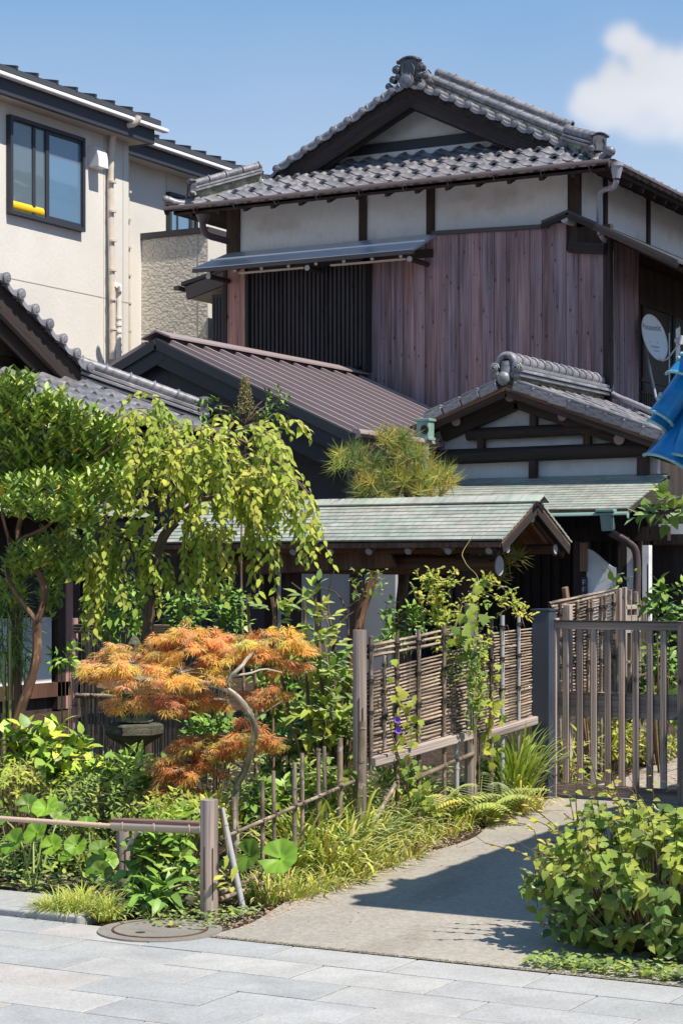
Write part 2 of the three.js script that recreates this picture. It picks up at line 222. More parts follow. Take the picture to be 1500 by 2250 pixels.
// ---------- ground, pavement, driveway ----------
{
  const us = [-400, -60, -20, -14, -11, -9, -7.5, -6.2, -5.6, -5.1, -4.6, -4, -3, -1, 3, 20, 60, 400], vs = [-400, -60, -10, 0, 4, 6, 7.05, 7.3, 8, 9, 10, 11, 12, 13, 14, 16, 18, 20, 23.3, 30, 60, 150, 400], pos = [], uv = [], idx = [];
  for (const v of vs) for (const u of us) { pos.push(u, gy(v) - (v < 7.2 ? 0.05 : 0.012), -v); uv.push(u, v); }
  for (let j = 0; j + 1 < vs.length; j++) for (let i = 0; i + 1 < us.length; i++) { const a = j * us.length + i, b = a + us.length; idx.push(a, a + 1, b, b, a + 1, b + 1); }
  const g = new THREE.BufferGeometry(); g.setAttribute('position', new THREE.Float32BufferAttribute(pos, 3)); g.setAttribute('uv', new THREE.Float32BufferAttribute(uv, 2)); g.setIndex(idx); g.computeVertexNormals();
  struct('ground', 'bare garden soil and open ground around the houses', 'ground', g, M.soil);
  // paved street: granite slabs laid in rows along u
  const bed = struct('pavement', 'pale granite paved street in front of the garden', 'pavement', block(-30, 30, -0.045, -0.009, -6, 7.1), M.joint);
  const rows = []; let v = 7.075; while (v > 4.6) { rows.push([v - 0.285, v]); v -= 0.285; }
  rows.forEach(([v0, v1], r) => {
    const L = 0.575, off = (r % 2) * 0.29 + rr(-0.05, 0.05), rough = [];
    for (let u = -7.6 + off; u < 0.6; u += L) {
      const g2 = new RoundedBoxGeometry(L - 0.007, 0.036, v1 - v0 - 0.007, 1, 0.003), a = rnd() * 9, b = rnd() * 9, q = g2.attributes.uv, pp = g2.attributes.position;
      for (let i = 0; i < q.count; i++) q.setXY(i, pp.getX(i) + a, pp.getZ(i) + pp.getY(i) + b);
      g2.translate(u + L / 2, -0.018 + rr(-0.0015, 0.0015), -(v0 + v1) / 2);
      part(bed, 'paving_stone', g2, pick(M.paver));
    }
  });
  // outer slabs, further along the street and behind the lens, share one part
  const far = []; for (const [u0, u1] of [[-29.9, -7.65], [0.7, 29.9]]) far.push(block(u0, u1, -0.036, -0.001, 4.6, 7.07)); far.push(block(-29.9, 29.9, -0.036, -0.001, -5.9, 4.56));
  part(bed, 'paving', merge(far), M.paver[0], { kind: 'stuff' });
  // driveway: one concrete sheet that rises gently
  const pos2 = [], uv2 = [], idx2 = []; const NV = 70, NU = 24;
  for (let j = 0; j <= NV; j++) for (let i = 0; i <= NU; i++) {
    const vv = 7.0725 + j * 0.12, uL = -4.58 + 0.05 * Math.sin(vv * 2.1) + 0.03 * Math.sin(vv * 5.3) - 0.12 * sstep(8.6, 10.6, vv) - 0.02 * sstep(7.5, 7.1, vv), u = mix(uL, -1.0, i / NU);
    pos2.push(u, gy(vv) + 0.004, -vv); uv2.push(u, vv);
  }
  for (let j = 0; j < NV; j++) for (let i = 0; i < NU; i++) { const a = j * (NU + 1) + i, b = a + NU + 1; idx2.push(a, a + 1, b, b, a + 1, b + 1); }
  const d = new THREE.BufferGeometry(); d.setAttribute('position', new THREE.Float32BufferAttribute(pos2, 3)); d.setAttribute('uv', new THREE.Float32BufferAttribute(uv2, 2)); d.setIndex(idx2); d.computeVertexNormals();
  struct('driveway', 'smooth grey concrete driveway leading up to the wooden gate', 'driveway', d, M.concrete);
  // kerb stones in front of the garden bed
  const kerb = struct('kerb', 'rough pale kerb stones along the garden edge', 'kerb', block(-9, -8.99, -0.04, -0.03, 7.1, 7.11), M.stone);
  for (const [u0, u1] of [[-8.6, -7.72], [-7.71, -6.95], [-6.94, -6.1], [-6.09, -5.25]]) { const g2 = block(u0, u1, -0.03, 0.026 + rr(0, 0.008), 7.10, 7.52, 0.012); part(kerb, 'kerb_stone', g2, M.paver[1]); }
  // manhole cover set in a round of mortar
  const c = onG(352, 2046); c.y = 0.002;
  const mh = thing('manhole_cover', 'round grey manhole cover with a thin rusty rim in the pavement', 'manhole cover', c);
  const disc = (r, y, h) => new THREE.CylinderGeometry(r, r, h, 56).translate(c.x, c.y + y, c.z);
  part(mh, 'surround', disc(0.27, 0.001, 0.01), M.iron); part(mh, 'rim', new THREE.TorusGeometry(0.205, 0.005, 5, 64).rotateX(Math.PI / 2).translate(c.x, c.y + 0.007, c.z), M.rust);
  part(mh, 'lid', disc(0.199, 0.004, 0.012), M.iron); part(mh, 'badge', disc(0.03, 0.008, 0.008).translate(0.02, 0, -0.06), M.rust); part(mh, 'lifting_hole', disc(0.022, 0.0075, 0.006).translate(-0.02, 0, 0.12), M.blackIron);
}

// ---------- roof pieces ----------
function sheet(fn, nx, ny, thick) {               // curved sheet (x, z in 0..1) with its front edge closed
  const pos = [], idx = [], uv = [];
  for (let j = 0; j <= ny; j++) for (let i = 0; i <= nx; i++) { const p = fn(i / nx, j / ny); pos.push(p.x, p.y, p.z); uv.push(p.x, p.z); }
  for (let j = 0; j < ny; j++) for (let i = 0; i < nx; i++) { const a = j * (nx + 1) + i, b = a + nx + 1; idx.push(a, b, a + 1, a + 1, b, b + 1); }
  const g = new THREE.BufferGeometry(); g.setAttribute('position', new THREE.Float32BufferAttribute(pos, 3)); g.setAttribute('uv', new THREE.Float32BufferAttribute(uv, 2)); g.setIndex(idx); g.computeVertexNormals();
  const e = [], eu = []; 
  const quad = (a, b) => { const c = a.clone(), d = b.clone(); c.y -= thick; d.y -= thick; for (const p of [a, c, b, b, c, d]) { e.push(p.x, p.y, p.z); eu.push(p.x, p.y); } };
  for (let i = 0; i < nx; i++) quad(fn(i / nx, 1), fn((i + 1) / nx, 1));
  quad(fn(0, 0), fn(0, 1)); quad(fn(1, 1), fn(1, 0));
  const h = new THREE.BufferGeometry(); h.setAttribute('position', new THREE.Float32BufferAttribute(e, 3)); h.setAttribute('uv', new THREE.Float32BufferAttribute(eu, 2)); h.computeVertexNormals();
  return merge([g, h]);
}
// pantile: x across (width W), y up, z down the slope (front at z = 0, tail at z = -L)
const TW = 0.27, TL = 0.30;
const panY = (x) => x < 0.68 ? -0.030 * Math.sin(Math.PI * x / 0.68) : 0.026 * Math.sin(Math.PI * (x - 0.68) / 0.32);
const pantile = sheet((x, z) => V3((x - 0.5) * TW, panY(x) + 0.012 + 0.02 * z, (z - 1) * TL), 9, 1, 0.036);
const capDisc = (r) => merge([new THREE.CylinderGeometry(r, r, 0.03, 12).rotateX(Math.PI / 2).translate(0, 0, 0.008), new THREE.SphereGeometry(r * 0.8, 8, 4, 0, 6.3, 0, 1.57).scale(1, 0.25, 1).rotateX(Math.PI / 2).translate(0, 0, 0.022)]);
const eaveTile = merge([pantile, capDisc(0.048).translate(0.34 * TW, 0.012, 0), sheet((x, z) => V3((x - 0.5) * TW * 0.72 - 0.03, panY(x * 0.68) + 0.028 - 0.035 * z, 0.004 - 0.004 * z), 6, 1, 0.004)]);
const vergeTile = merge([sheet((x, z) => V3((x - 0.5) * 0.17, -0.022 * Math.sin(Math.PI * x) + 0.006, (z - 1) * 0.34), 6, 1, 0.045), new THREE.CylinderGeometry(0.04, 0.042, 0.26, 10, 1, true).rotateX(Math.PI / 2).translate(0.105, 0.012, -0.13), capDisc(0.05).translate(0.105, 0.008, 0)]);
const flatTile = merge([new RoundedBoxGeometry(0.165, 0.034, 0.29, 1, 0.006).rotateX(0.07).translate(-0.03, 0.022, -0.145), new RoundedBoxGeometry(0.062, 0.05, 0.285, 1, 0.012).rotateX(0.07).translate(0.092, 0.034, -0.1425)]);
const A = Math.atan(0.48);
function tileRow(parent, geo, o, x, y, z, n, step, name = 'roof_tile', jit = 0.006, mats = M.tile) {   // n alike tiles from o, stepping along x
  for (let i = 0; i < n; i++) part(parent, name, geo, pick(mats), { m: basis(x, y, z, o.clone().addScaledVector(x, i * step + rr(-jit, jit)).addScaledVector(y, rr(-jit, jit) * 0.7)).multiply(new THREE.Matrix4().makeRotationY(rr(-0.012, 0.012))) });
}
function ridgeRun(parent, p, q, r, seg, opt = {}) {   // round cover tiles laid end to end, a collar on each, flat courses under them
  const L = p.distanceTo(q), d = q.clone().sub(p).normalize(), n = Math.max(1, Math.round(L / seg)), s = L / n;
  const g = merge([new THREE.CylinderGeometry(r, r * 0.94, s, 14, 1, true), new THREE.TorusGeometry(r * 1.05, r * 0.2, 6, 14).rotateX(Math.PI / 2).translate(0, s * 0.42, 0)]);
  for (let i = 0; i < n; i++) { const a = p.clone().addScaledVector(d, i * s), b = p.clone().addScaledVector(d, (i + 1) * s); part(parent, 'ridge_tile', g, pick(M.tile), { m: dirMatrix(b, a) }); }
  (opt.courses ?? []).forEach(([w, dy, h]) => { const e = V3(0, dy, 0); part(parent, 'ridge_course', bar(p.clone().add(e), q.clone().add(e), w, h, UP, 0.006), pick(M.tile)); });
  if (opt.mortar) { const e = V3(0, opt.mortar, 0); part(parent, 'ridge_bedding', bar(p.clone().add(e), q.clone().add(e), r * 1.5, 0.16, UP), M.mortar); }
}
function spiral(r, w) { const pts = []; for (let i = 0; i <= 26; i++) { const t = i / 26 * 4.6 * Math.PI, k = r * (1 - 0.8 * i / 26); pts.push(V3(Math.cos(t) * k, Math.sin(t) * k, 0.3 * r * i / 26)); } return new THREE.TubeGeometry(new THREE.CatmullRomCurve3(pts), 40, w, 5); }
function ornament(parent, m, s = 1, kind = 'gable') {   // ridge-end tile: shield under an arched cap, scrolls on both sides; faces local +z
  const sh = new THREE.Shape(); sh.moveTo(-0.16, 0); sh.bezierCurveTo(-0.10, 0.12, -0.15, 0.2, -0.13, 0.3); sh.lineTo(0.13, 0.3); sh.bezierCurveTo(0.15, 0.2, 0.10, 0.12, 0.16, 0); sh.closePath();
  const gs = [new THREE.ExtrudeGeometry(sh, { depth: 0.1, bevelEnabled: true, bevelSize: 0.015, bevelThickness: 0.02, bevelSegments: 2 }).translate(0, 0, -0.1)];
  const arch = new THREE.TorusGeometry(0.19, 0.035, 7, 18, 1.9).rotateZ(0.62).scale(1, 0.75, 2.2).translate(0, 0.2, -0.03); gs.push(arch);
  for (const e of [-1, 1]) { gs.push(new THREE.SphereGeometry(0.035, 8, 6).translate(e * 0.175, 0.285, 0)); gs.push(new THREE.TorusGeometry(0.1, 0.014, 6, 14, 1.5).rotateZ(e > 0 ? -0.6 : 2.3).scale(1, 1.3, 1).translate(0, 0.13, 0.03)); }
  const body = part(parent, 'ridge_ornament', merge(gs), M.tileDark, { m: m.clone().multiply(new THREE.Matrix4().makeScale(s, s, s)) });
  for (const e of [-1, 1]) for (const [x, y, r] of kind === 'gable' ? [[0.2, 0.17, 0.06], [0.17, 0.06, 0.045], [0.26, 0.03, 0.05], [0.33, -0.06, 0.045]] : [[0.17, 0.02, 0.062]])
    part(body, 'scroll', merge([spiral(r, r * 0.28), new THREE.CylinderGeometry(r * 0.95, r * 0.95, 0.08, 14).rotateX(Math.PI / 2).translate(0, 0, -0.045)]), M.tileDark, { m: m.clone().multiply(new THREE.Matrix4().makeScale(s, s, s)).multiply(new THREE.Matrix4().makeTranslation(e * x, y, 0.02)) });
}
const gutterGeo = (p, q, r) => { const L = p.distanceTo(q), g = new THREE.CylinderGeometry(r, r, L, 12, 1, true, Math.PI / 2, Math.PI); return g.applyMatrix4(dirMatrix(p, q, UP.clone().negate())); };
const gutterIn = (p, q, r) => merge([gutterGeo(p, q, r), cyl(p.clone().add(V3(0, 0, 0)), p.clone().add(q.clone().sub(p).setLength(0.006)), r), cyl(q.clone(), q.clone().add(p.clone().sub(q).setLength(0.006)), r)]);

// ---------- white two-storey house at the back left ----------
{
  const b = thing('apartment_house', 'cream rendered two-storey house with white gutters behind the tiled roofs', 'house', P(-17, 0.5, 20));
  const c1 = onU(283, 600, -16), v1 = -c1.z;
  part(b, 'wall', block(-21, -16, 0.4, 7.62, 10, v1), M.stucco); part(b, 'wall', block(-22, -16.6, 0.4, 7.62, v1, 33), M.stucco);
  for (const y of [2.6, 4.4, 5.35]) part(b, 'panel_joint', block(-16.01, -15.996, y, y + 0.012, 10, v1 - 0.003), M.groove);
  for (const px of [228, 270]) { const v = -onU(px, 500, -16).z; part(b, 'panel_joint', block(-16.01, -15.9965, 0.5, 7.6, v, v + 0.014), M.groove); }
  { const v = -onU(365, 400, -16.6).z; part(b, 'panel_joint', block(-16.61, -16.596, 6.6, 7.6, v, v + 0.014), M.groove); }
  const eave = (u, va, vb, Y) => {                // fascia, gutter and standing-seam roof along v
    part(b, 'fascia', block(u - 0.02, u + 0.05, Y - 0.25, Y - 0.05, va, vb - 0.12), M.navy); part(b, 'eave_soffit', block(u - 0.6, u - 0.02, Y - 0.24, Y - 0.205, va, vb - 0.14), M.soffit);
    part(b, 'gutter', block(u + 0.052, u + 0.15, Y - 0.06, Y - 0.005, va, vb + 0.1, 0.015), M.whiteMetal);
    const rf = part(b, 'roof', slab([P(u + 0.08, Y + 0.03, va), P(u + 0.08, Y + 0.03, vb), P(u - 5, Y + 1.0, vb), P(u - 5, Y + 1.0, va)], 0.07, V3(0, 1, 0)), M.navyWall);
    for (let v = va + 0.2; v < vb; v += 0.42) part(rf, 'roof_seam', bar(P(u + 0.09, Y + 0.12, v), P(u - 5, Y + 1.09, v), 0.035, 0.05, UP), M.navyWall);
  };
  eave(-15.72, 10, v1 + 0.28, 7.83); eave(-16.3, v1 + 0.02, 33, 7.80);
  const wallEnd = (v, u, Y) => part(b, 'fascia', block(u - 2.4, u - 0.02, Y - 0.25, Y - 0.05, v, v + 0.04), M.navy);
  wallEnd(v1 + 0.12, -15.72, 7.83);
  const win = (u, px0, px1, y0, y1, split) => {    // sliding window in a dark frame
    const a = onU(px0, y0, u), e = onU(px1, y1, u), va = -a.z, vb = -e.z, Y1 = a.y, Y0 = onU(px0, y1, u).y, w = part(b, 'window', merge([block(u - 0.02, u + 0.06, Y0 - 0.05, Y0, va, vb), block(u - 0.02, u + 0.06, Y1, Y1 + 0.05, va, vb), block(u - 0.02, u + 0.06, Y0 - 0.05, Y1 + 0.05, va - 0.05, va), block(u - 0.02, u + 0.06, Y0 - 0.05, Y1 + 0.05, vb, vb + 0.05)]), M.navy);
    const vm = mix(va, vb, split);
    part(w, 'sash', merge([block(u - 0.01, u + 0.03, Y0, Y1, vm - 0.03, vm + 0.04), block(u - 0.01, u + 0.03, Y0, Y0 + 0.05, vm + 0.04, vb), block(u - 0.01, u + 0.03, Y1 - 0.04, Y1, vm + 0.04, vb), block(u - 0.012, u + 0.022, Y0, Y1, mix(va, vb, 0.30), mix(va, vb, 0.34))]), M.navy);
    part(w, 'pane', block(u + 0.003, u + 0.008, Y0, Y1, va, vm - 0.031), M.glass); part(w, 'pane', block(u + 0.01, u + 0.015, Y0 + 0.05, Y1 - 0.04, vm + 0.041, vb), M.glass);
    return { w, va, vb, vm, Y0, Y1 };
  };
  // window backing: thin sheets, room darkness and sky tint put into their colours
  const W = win(-15.98, 22, 176, 262, 462, 0.5);
  part(W.w, 'dark_room_sheet', block(-15.99, -15.985, W.Y0, W.Y1, W.va, W.vm), M.roomDark); part(W.w, 'sky_tint_sheet', block(-15.985, -15.979, W.Y0, W.Y1, W.vm + 0.03, W.vb), M.sky_tint_sheet);
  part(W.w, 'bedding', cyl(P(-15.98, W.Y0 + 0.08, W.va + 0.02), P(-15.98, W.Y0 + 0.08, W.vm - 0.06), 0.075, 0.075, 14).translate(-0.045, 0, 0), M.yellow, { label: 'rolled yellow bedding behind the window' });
  const W2 = win(-16.58, 371, 425, 430, 530, 0.85); part(W2.w, 'sky_tint_sheet', block(-16.595, -16.584, W2.Y0, W2.Y1, W2.va, W2.vb), M.sky_tint_sheet);
  // balcony
  const vf = 24.0, uR = onV(455, 640, vf).x, Yt = onV(380, 520, vf).y, Yb = onV(400, 747, vf).y;
  const bal = part(b, 'balcony', merge([block(-16.6, uR, Yb, Yt, vf, vf + 0.12), block(uR - 0.12, uR, Yb, Yt, vf + 0.12, 29), block(-16.6, uR - 0.12, Yb, Yb + 0.2, vf + 0.12, 29)]), M.roughStucco);
  part(bal, 'side_panel', block(uR, uR + 0.012, Yb, Yt, vf + 0.003, 29), M.stucco);
  part(bal, 'coping', block(-16.6, uR + 0.04, Yt, Yt + 0.09, vf - 0.03, 29), M.darkTrim); part(bal, 'panel_joint', block(uR - 0.16, uR - 0.146, Yb, Yt, vf - 0.003, vf + 0.01), M.groove);
  // vent hood, rain pipes
  const vq = onU(205, 345, -15.99), hood = new THREE.Shape(); hood.moveTo(0, -0.15); hood.lineTo(0, 0.13); hood.bezierCurveTo(0.14, 0.13, 0.17, 0.03, 0.17, -0.15); hood.closePath();
  part(b, 'vent_hood', new THREE.ExtrudeGeometry(hood, { depth: 0.2, bevelEnabled: true, bevelSize: 0.01, bevelThickness: 0.01, bevelSegments: 2 }).translate(vq.x, vq.y, vq.z - 0.1), M.whiteMetal);
  const pipe = (px, u, yT, yB, r, m, elbow) => {
    const a = onU(px, yT, u), z = a.z, Yt2 = a.y, Yb2 = onU(px, yB, u).y, pts = elbow ? [V3(u + 0.36, Yt2 + 0.2, z - 0.1), V3(u + 0.34, Yt2 + 0.12, z - 0.09), V3(u + 0.06, Yt2 + 0.02, z), V3(u, Yt2 - 0.1, z), V3(u, Yb2, z)] : [V3(u, Yt2, z), V3(u, Yb2, z)];
    const p = part(b, 'rain_pipe', tube(pts, r, r, 10, 0.05), m); for (let k = 1; k < 7; k++) part(p, 'pipe_clamp', cyl(V3(u, mix(Yt2 - 0.3, Yb2, k / 7), z), V3(u, mix(Yt2 - 0.3, Yb2, k / 7) + 0.03, z), r * 1.25), m);
  };
  pipe(248, -15.9, 290, 790, 0.045, M.pipe, true); pipe(261, -15.9, 640, 790, 0.04, M.pipeWhite, false); pipe(286, -16.52, 318, 790, 0.022, M.pipe, true);
  part(b, 'pipe_elbow', tube([onU(252, 632, -15.9), onU(258, 626, -15.88), onU(262, 640, -15.88)], 0.05, 0.05, 10, 0.03), M.pipeWhite);
}

// ---------- main wooden house ----------
const HU0 = -14.70, HU1 = -8.54, HV = 22.0, HY = 6.44, RU = (HU0 + HU1) / 2, SL = 0.48;
{
  const h = thing('wooden_house', 'two-storey wooden house with grey pantile hip-and-gable roof and purple-brown board wall', 'house', P(-11.5, 0.6, 24));
  const vF = 22.55, uL = onV(500, 700, vF).x, uR = onV(1325, 700, vF).x;
  part(h, 'wall', block(uL, uR - 0.36, 0.4, 5.86, vF + 0.03, 29), M.darkWall); part(h, 'wall', block(uR - 0.359, uR - 0.021, 0.4, 5.8, vF + 0.03, -onU(1400, 800, uR).z), M.darkWall); part(h, 'wall', block(uR - 0.359, uR - 0.05, 0.4, 3.29, -onU(1400, 800, uR).z + 0.002, 29), M.darkWall);
  part(h, 'wall', block(-14.2, -9.2, 5.8, 6.66, 22.76, 30), M.darkWall);
  // board wall, plank by plank
  const latL = onV(562, 700, vF).x, latR = onV(812, 700, vF).x;
  const planks = (u0, u1, w, y0, y1, mats) => { const n = Math.round((u1 - u0) / w), s = (u1 - u0) / n; for (let i = 0; i < n; i++) { const yt = typeof y1 === 'function' ? y1(u0 + (i + 0.5) * s) : y1; part(h, 'plank', block(u0 + i * s + 0.0025, u0 + (i + 1) * s - 0.0025, y0, yt, vF - 0.012 + rr(-0.004, 0.004), vF + 0.03), pick(mats)); } };
  const yAwn = onV(960, 512, vF).y, uDrop = onV(1256, 520, vF).x, yDrop = onV(1290, 548, vF).y;
  planks(uL, latL - 0.03, 0.17, 0.9, onV(530, 590, vF).y, M.plankRed);
  planks(latL, latR, 0.2, 0.9, 4.3, M.plank);
  planks(latR, uR, 0.158, 0.9, (u) => u > uDrop ? yDrop : yAwn - 0.02, M.plank);
  part(h, 'corner_post', block(uR, uR + 0.09, 0.9, 5.8, vF - 0.01, vF + 0.1), M.beam); part(h, 'corner_post', block(uL - 0.06, uL - 0.002, 3, 5.75, vF - 0.02, vF + 0.06), M.beam);
  part(h, 'ledge', bar(onV(1250, 543, vF - 0.05), onV(1328, 547, vF - 0.05), 0.09, 0.13, UP), M.beam); part(h, 'ledge', bar(onV(812, 568, vF - 0.03), onV(950, 556, vF - 0.03), 0.05, 0.1, UP), M.beam);
  // lattice over the dark window
  const lt = part(h, 'lattice_window', merge([block(latL - 0.02, latR + 0.02, 4.2, 5.6, vF - 0.02, vF - 0.005), block(latL - 0.05, latL, 4.16, 5.62, vF - 0.2, vF), block(latR, latR + 0.04, 4.16, 5.62, vF - 0.2, vF), block(latL - 0.05, latR + 0.04, 5.55, 5.62, vF - 0.2, vF - 0.1)]), M.dark);
  const nS = 27; for (let i = 0; i < nS; i++) { const u = mix(latL + 0.02, latR - 0.02, (i + 0.5) / nS); part(lt, 'slat', block(u - 0.018, u + 0.018, 4.2 + rr(0, 0.025), 5.55, vF - 0.17, vF - 0.13), M.lattice); }
  for (const y of [4.32, 4.9]) part(lt, 'crossbar', block(latL, latR, y, y + 0.05, vF - 0.125, vF - 0.09), M.lattice);
  // upper storey: plaster panels between posts
  const vU = 22.72, up0 = -14.17, up1 = -9.2, yB = 5.8, yT = 6.62, posts = [[500, 528], [790, 806], [938, 955], [1248, 1273]].map(([a, b]) => [onV(a, 480, vU).x, onV(b, 480, vU).x]);
  posts.forEach(([a, b]) => part(h, 'post', block(a, b, yB, yT, vU - 0.03, vU + 0.06), M.beam2));
  for (let i = 0; i < 3; i++) part(h, 'plaster_panel', block(posts[i][1] + 0.002, posts[i + 1][0] - 0.002, yB, yT, vU - 0.002, vU + 0.05), M.white);
  const uS = posts[3][1] - 0.01, sv = [vU + 0.06, ...[1330, 1424, 1520].map((px) => -onU(px, 450, uS).z), 29];
  for (let i = 0; i + 1 < sv.length; i++) { part(h, 'plaster_panel', block(uS - 0.05, uS, yB - 0.5, yT, sv[i], sv[i + 1] - 0.1), M.white); part(h, 'post', block(uS - 0.05, uS + 0.03, yB - 0.5, yT, sv[i + 1] - 0.1, sv[i + 1]), M.beam2); }
  // side wall facing the lane
  const vs1 = -onU(1400, 800, uR).z;
  { const n = 8; for (let i = 0; i < n; i++) { const a = mix(vF + 0.11, vs1, i / n), b = mix(vF + 0.11, vs1, (i + 1) / n); part(h, 'plank', block(uR - 0.02, uR + 0.012 + rr(-0.004, 0.004), 3.3 - 0.02 * i, 5.7, a + 0.003, b - 0.003), pick(M.plank.slice(0, 4))); } }
  // glazed veranda and its iron railing
  const wy = onU(1460, 700, uR).y;
  const gl = part(h, 'veranda_window', merge([block(uR - 0.35, uR - 0.3, 3.5, 5.6, vs1, vs1 + 0.1), block(uR - 0.35, uR - 0.3, 5.1, 5.6, vs1, 28), block(uR - 0.35, uR - 0.3, 3.4, 3.7, vs1, 28), block(uR - 0.34, uR - 0.3, 3.7, 5.1, vs1 + 1.0, vs1 + 1.1), block(uR - 0.34, uR - 0.3, 3.7, 5.1, vs1 + 0.45, vs1 + 0.52), block(uR - 0.34, uR - 0.3, 3.7, 5.1, vs1 + 2.2, vs1 + 2.3)]), M.darkWall);
  const vg = -onU(1466, 700, uR - 0.33).z; for (const [a, b] of [[vs1 + 0.1, vs1 + 0.45], [vs1 + 0.52, Math.min(vg, vs1 + 0.99)]]) part(gl, 'door_panel', block(uR - 0.335, uR - 0.322, 3.7, 5.1, a + 0.001, b - 0.001), M.darkWall); part(gl, 'pane', block(uR - 0.33, uR - 0.325, 3.7, 5.1, vg + 0.03, vg + 0.5), M.glass); part(gl, 'dark_room_sheet', block(uR - 0.36, uR - 0.342, 3.4, 5.6, vs1 + 0.1, 28), M.roomDark);  // near-black sheet stands in for the dim room behind the pane
  const rl = part(h, 'balcony_railing', merge([bar(P(uR + 0.02, 4.02, vs1 + 0.05), P(uR + 0.02, 4.02, 27), 0.04, 0.04), bar(P(uR + 0.02, 3.46, vs1 + 0.05), P(uR + 0.02, 3.46, 27), 0.03, 0.03), bar(P(uR + 0.02, 3.86, vs1 + 0.05), P(uR + 0.02, 3.86, 27), 0.025, 0.025)]), M.beam2);
  for (let k = 0; k < 22; k++) { const v = vs1 + 0.1 + k * 0.085; if (k % 7 === 5) { for (const e of [-0.03, 0.05]) part(rl, 'scroll', merge([spiral(0.045, 0.008), spiral(0.045, 0.008).rotateZ(3.14).translate(0, 0.09, 0), spiral(0.04, 0.008).translate(0, 0.2, 0), spiral(0.04, 0.008).rotateZ(3.14).translate(0, -0.1, 0)]).rotateY(Math.PI / 2).translate(uR + 0.02, 3.6, -v - e), M.blackIron); } else part(rl, 'baluster', bar(P(uR + 0.02, 3.46, v), P(uR + 0.02, 3.86, v), 0.014, 0.014), M.beam2); }
  part(h, 'balcony_floor', block(uR - 0.3, uR + 0.06, 3.3, 3.4, vs1, 27), M.beam);

  // roofs: skirt in front, two main slopes behind the gable
  const c = Math.cos(A), s = Math.sin(A), d = 0.9, yAt = (k) => HY + SL * k, deck = M.beam;
  part(h, 'roof_deck', slab([P(HU0, HY, HV), P(HU1, HY, HV), P(HU1 - 1.5, yAt(1.5), HV + 1.5), P(HU0 + 1.5, yAt(1.5), HV + 1.5)], 0.07, V3(0, -1, 0)), deck);
  part(h, 'roof_deck', slab([P(HU0 + d, yAt(d), HV + d), P(RU, yAt(RU - HU0), HV + d), P(RU, yAt(RU - HU0), 33), P(HU0, HY, 33), P(HU0, HY, HV)], 0.09, V3(0, -1, 0)), deck);
  part(h, 'roof_deck', slab([P(HU1 - d, yAt(d), HV + d), P(RU, yAt(RU - HU0), HV + d), P(RU, yAt(RU - HU0), 33), P(HU1, HY, 33), P(HU1, HY, HV)], 0.09, V3(0, -1, 0)), deck);
  const fx = V3(1, 0, 0), fy = V3(0, c, s), fz = V3(0, -s, c);
  for (let r = 0; r < 7; r++) {
    const k = r * 0.235 * c, w = (HU1 - HU0) - 2 * k, n = Math.floor((w - 0.12) / TW), o = P((HU0 + HU1) / 2 - (n - 1) * TW / 2 + (r === 0 ? 0 : 0), yAt(k - 0.03) + 0.012, HV - 0.03 + k);
    tileRow(h, r ? pantile : eaveTile, o, fx, fy, fz, n, TW);
  }
  // right slope: courses by the side eave
  for (let r = 0; r < 3; r++) { const k = r * 0.235 * c; tileRow(h, r ? pantile : eaveTile, P(HU1 + 0.03 - k, yAt(k - 0.03) + 0.012, HV + 0.25 + k), V3(0, 0, -1), V3(s, c, 0), V3(c, -s, 0), 24 - r, TW); }
  // verge tiles up both rakes
  const slope = (RU - HU0 - d) / c, nV = 10, st = slope / nV;
  tileRow(h, vergeTile, P(HU0 + d + st * c * 0.5, yAt(d) + st * s * 0.5 + 0.03, HV + d - 0.06), V3(c, s, 0), V3(-s, c, 0), OUT, nV, st, 'verge_tile');
  tileRow(h, vergeTile, P(RU + st * c * 0.5, yAt(RU - HU0) - st * s * 0.5 + 0.03, HV + d - 0.06), V3(c, -s, 0), V3(s, c, 0), OUT, nV, st, 'verge_tile');
  const top = yAt(RU - HU0);
  part(h, 'apex_tile', capDisc(0.1).applyMatrix4(new THREE.Matrix4().setPosition(P(RU, top + 0.03, HV + d - 0.08))), M.tile[2]); part(h, 'apex_tile', cyl(P(RU, top + 0.04, HV + d - 0.06), P(RU, top + 0.05, HV + d + 0.3), 0.085, 0.085, 14), M.tile[0]);
  // rolls along the rakes
  for (const e of [-1, 1]) {
    const foot = (v, up, k = d) => P(RU + e * (RU - HU0 - k), yAt(k) + up, v), peak = (v, up) => P(RU + e * 0.05, top + up - 0.02, v);
    part(h, 'verge_bedding', bar(foot(HV + d + 0.26, 0.06), peak(HV + d + 0.26, 0.06), 0.05, 0.12, UP), M.mortar);
    ridgeRun(h, foot(HV + d + 0.27, 0.19), peak(HV + d + 0.27, 0.19), 0.055, 0.27);
    ridgeRun(h, foot(HV + d + 0.7, 0.33, d + 0.2), peak(HV + d + 0.7, 0.33), 0.06, 0.29, { courses: [[0.2, -0.07, 0.03], [0.24, -0.12, 0.03], [0.2, -0.18, 0.05]], mortar: -0.26 });
    // hip ridges down to the front corners
    const hp = P(RU + e * (RU - HU0 - d + 0.05), yAt(d) + 0.2, HV + d - 0.05), hq = P(RU + e * (RU - HU0 - 0.2), yAt(0.2) + 0.24, HV + 0.2);
    ridgeRun(h, hp, hq, 0.058, e > 0 ? 0.2 : 0.26, { courses: [[0.17, -0.065, 0.028], [0.2, -0.105, 0.028]], mortar: -0.17 });
    const hd = hq.clone().sub(hp).setY(0).normalize(), hm = basis(new THREE.Vector3().crossVectors(UP, hd), UP, hd, hq.clone().addScaledVector(hd, 0.06).add(V3(0, -0.16, 0)));
    ornament(h, hm, 0.62, 'hip');
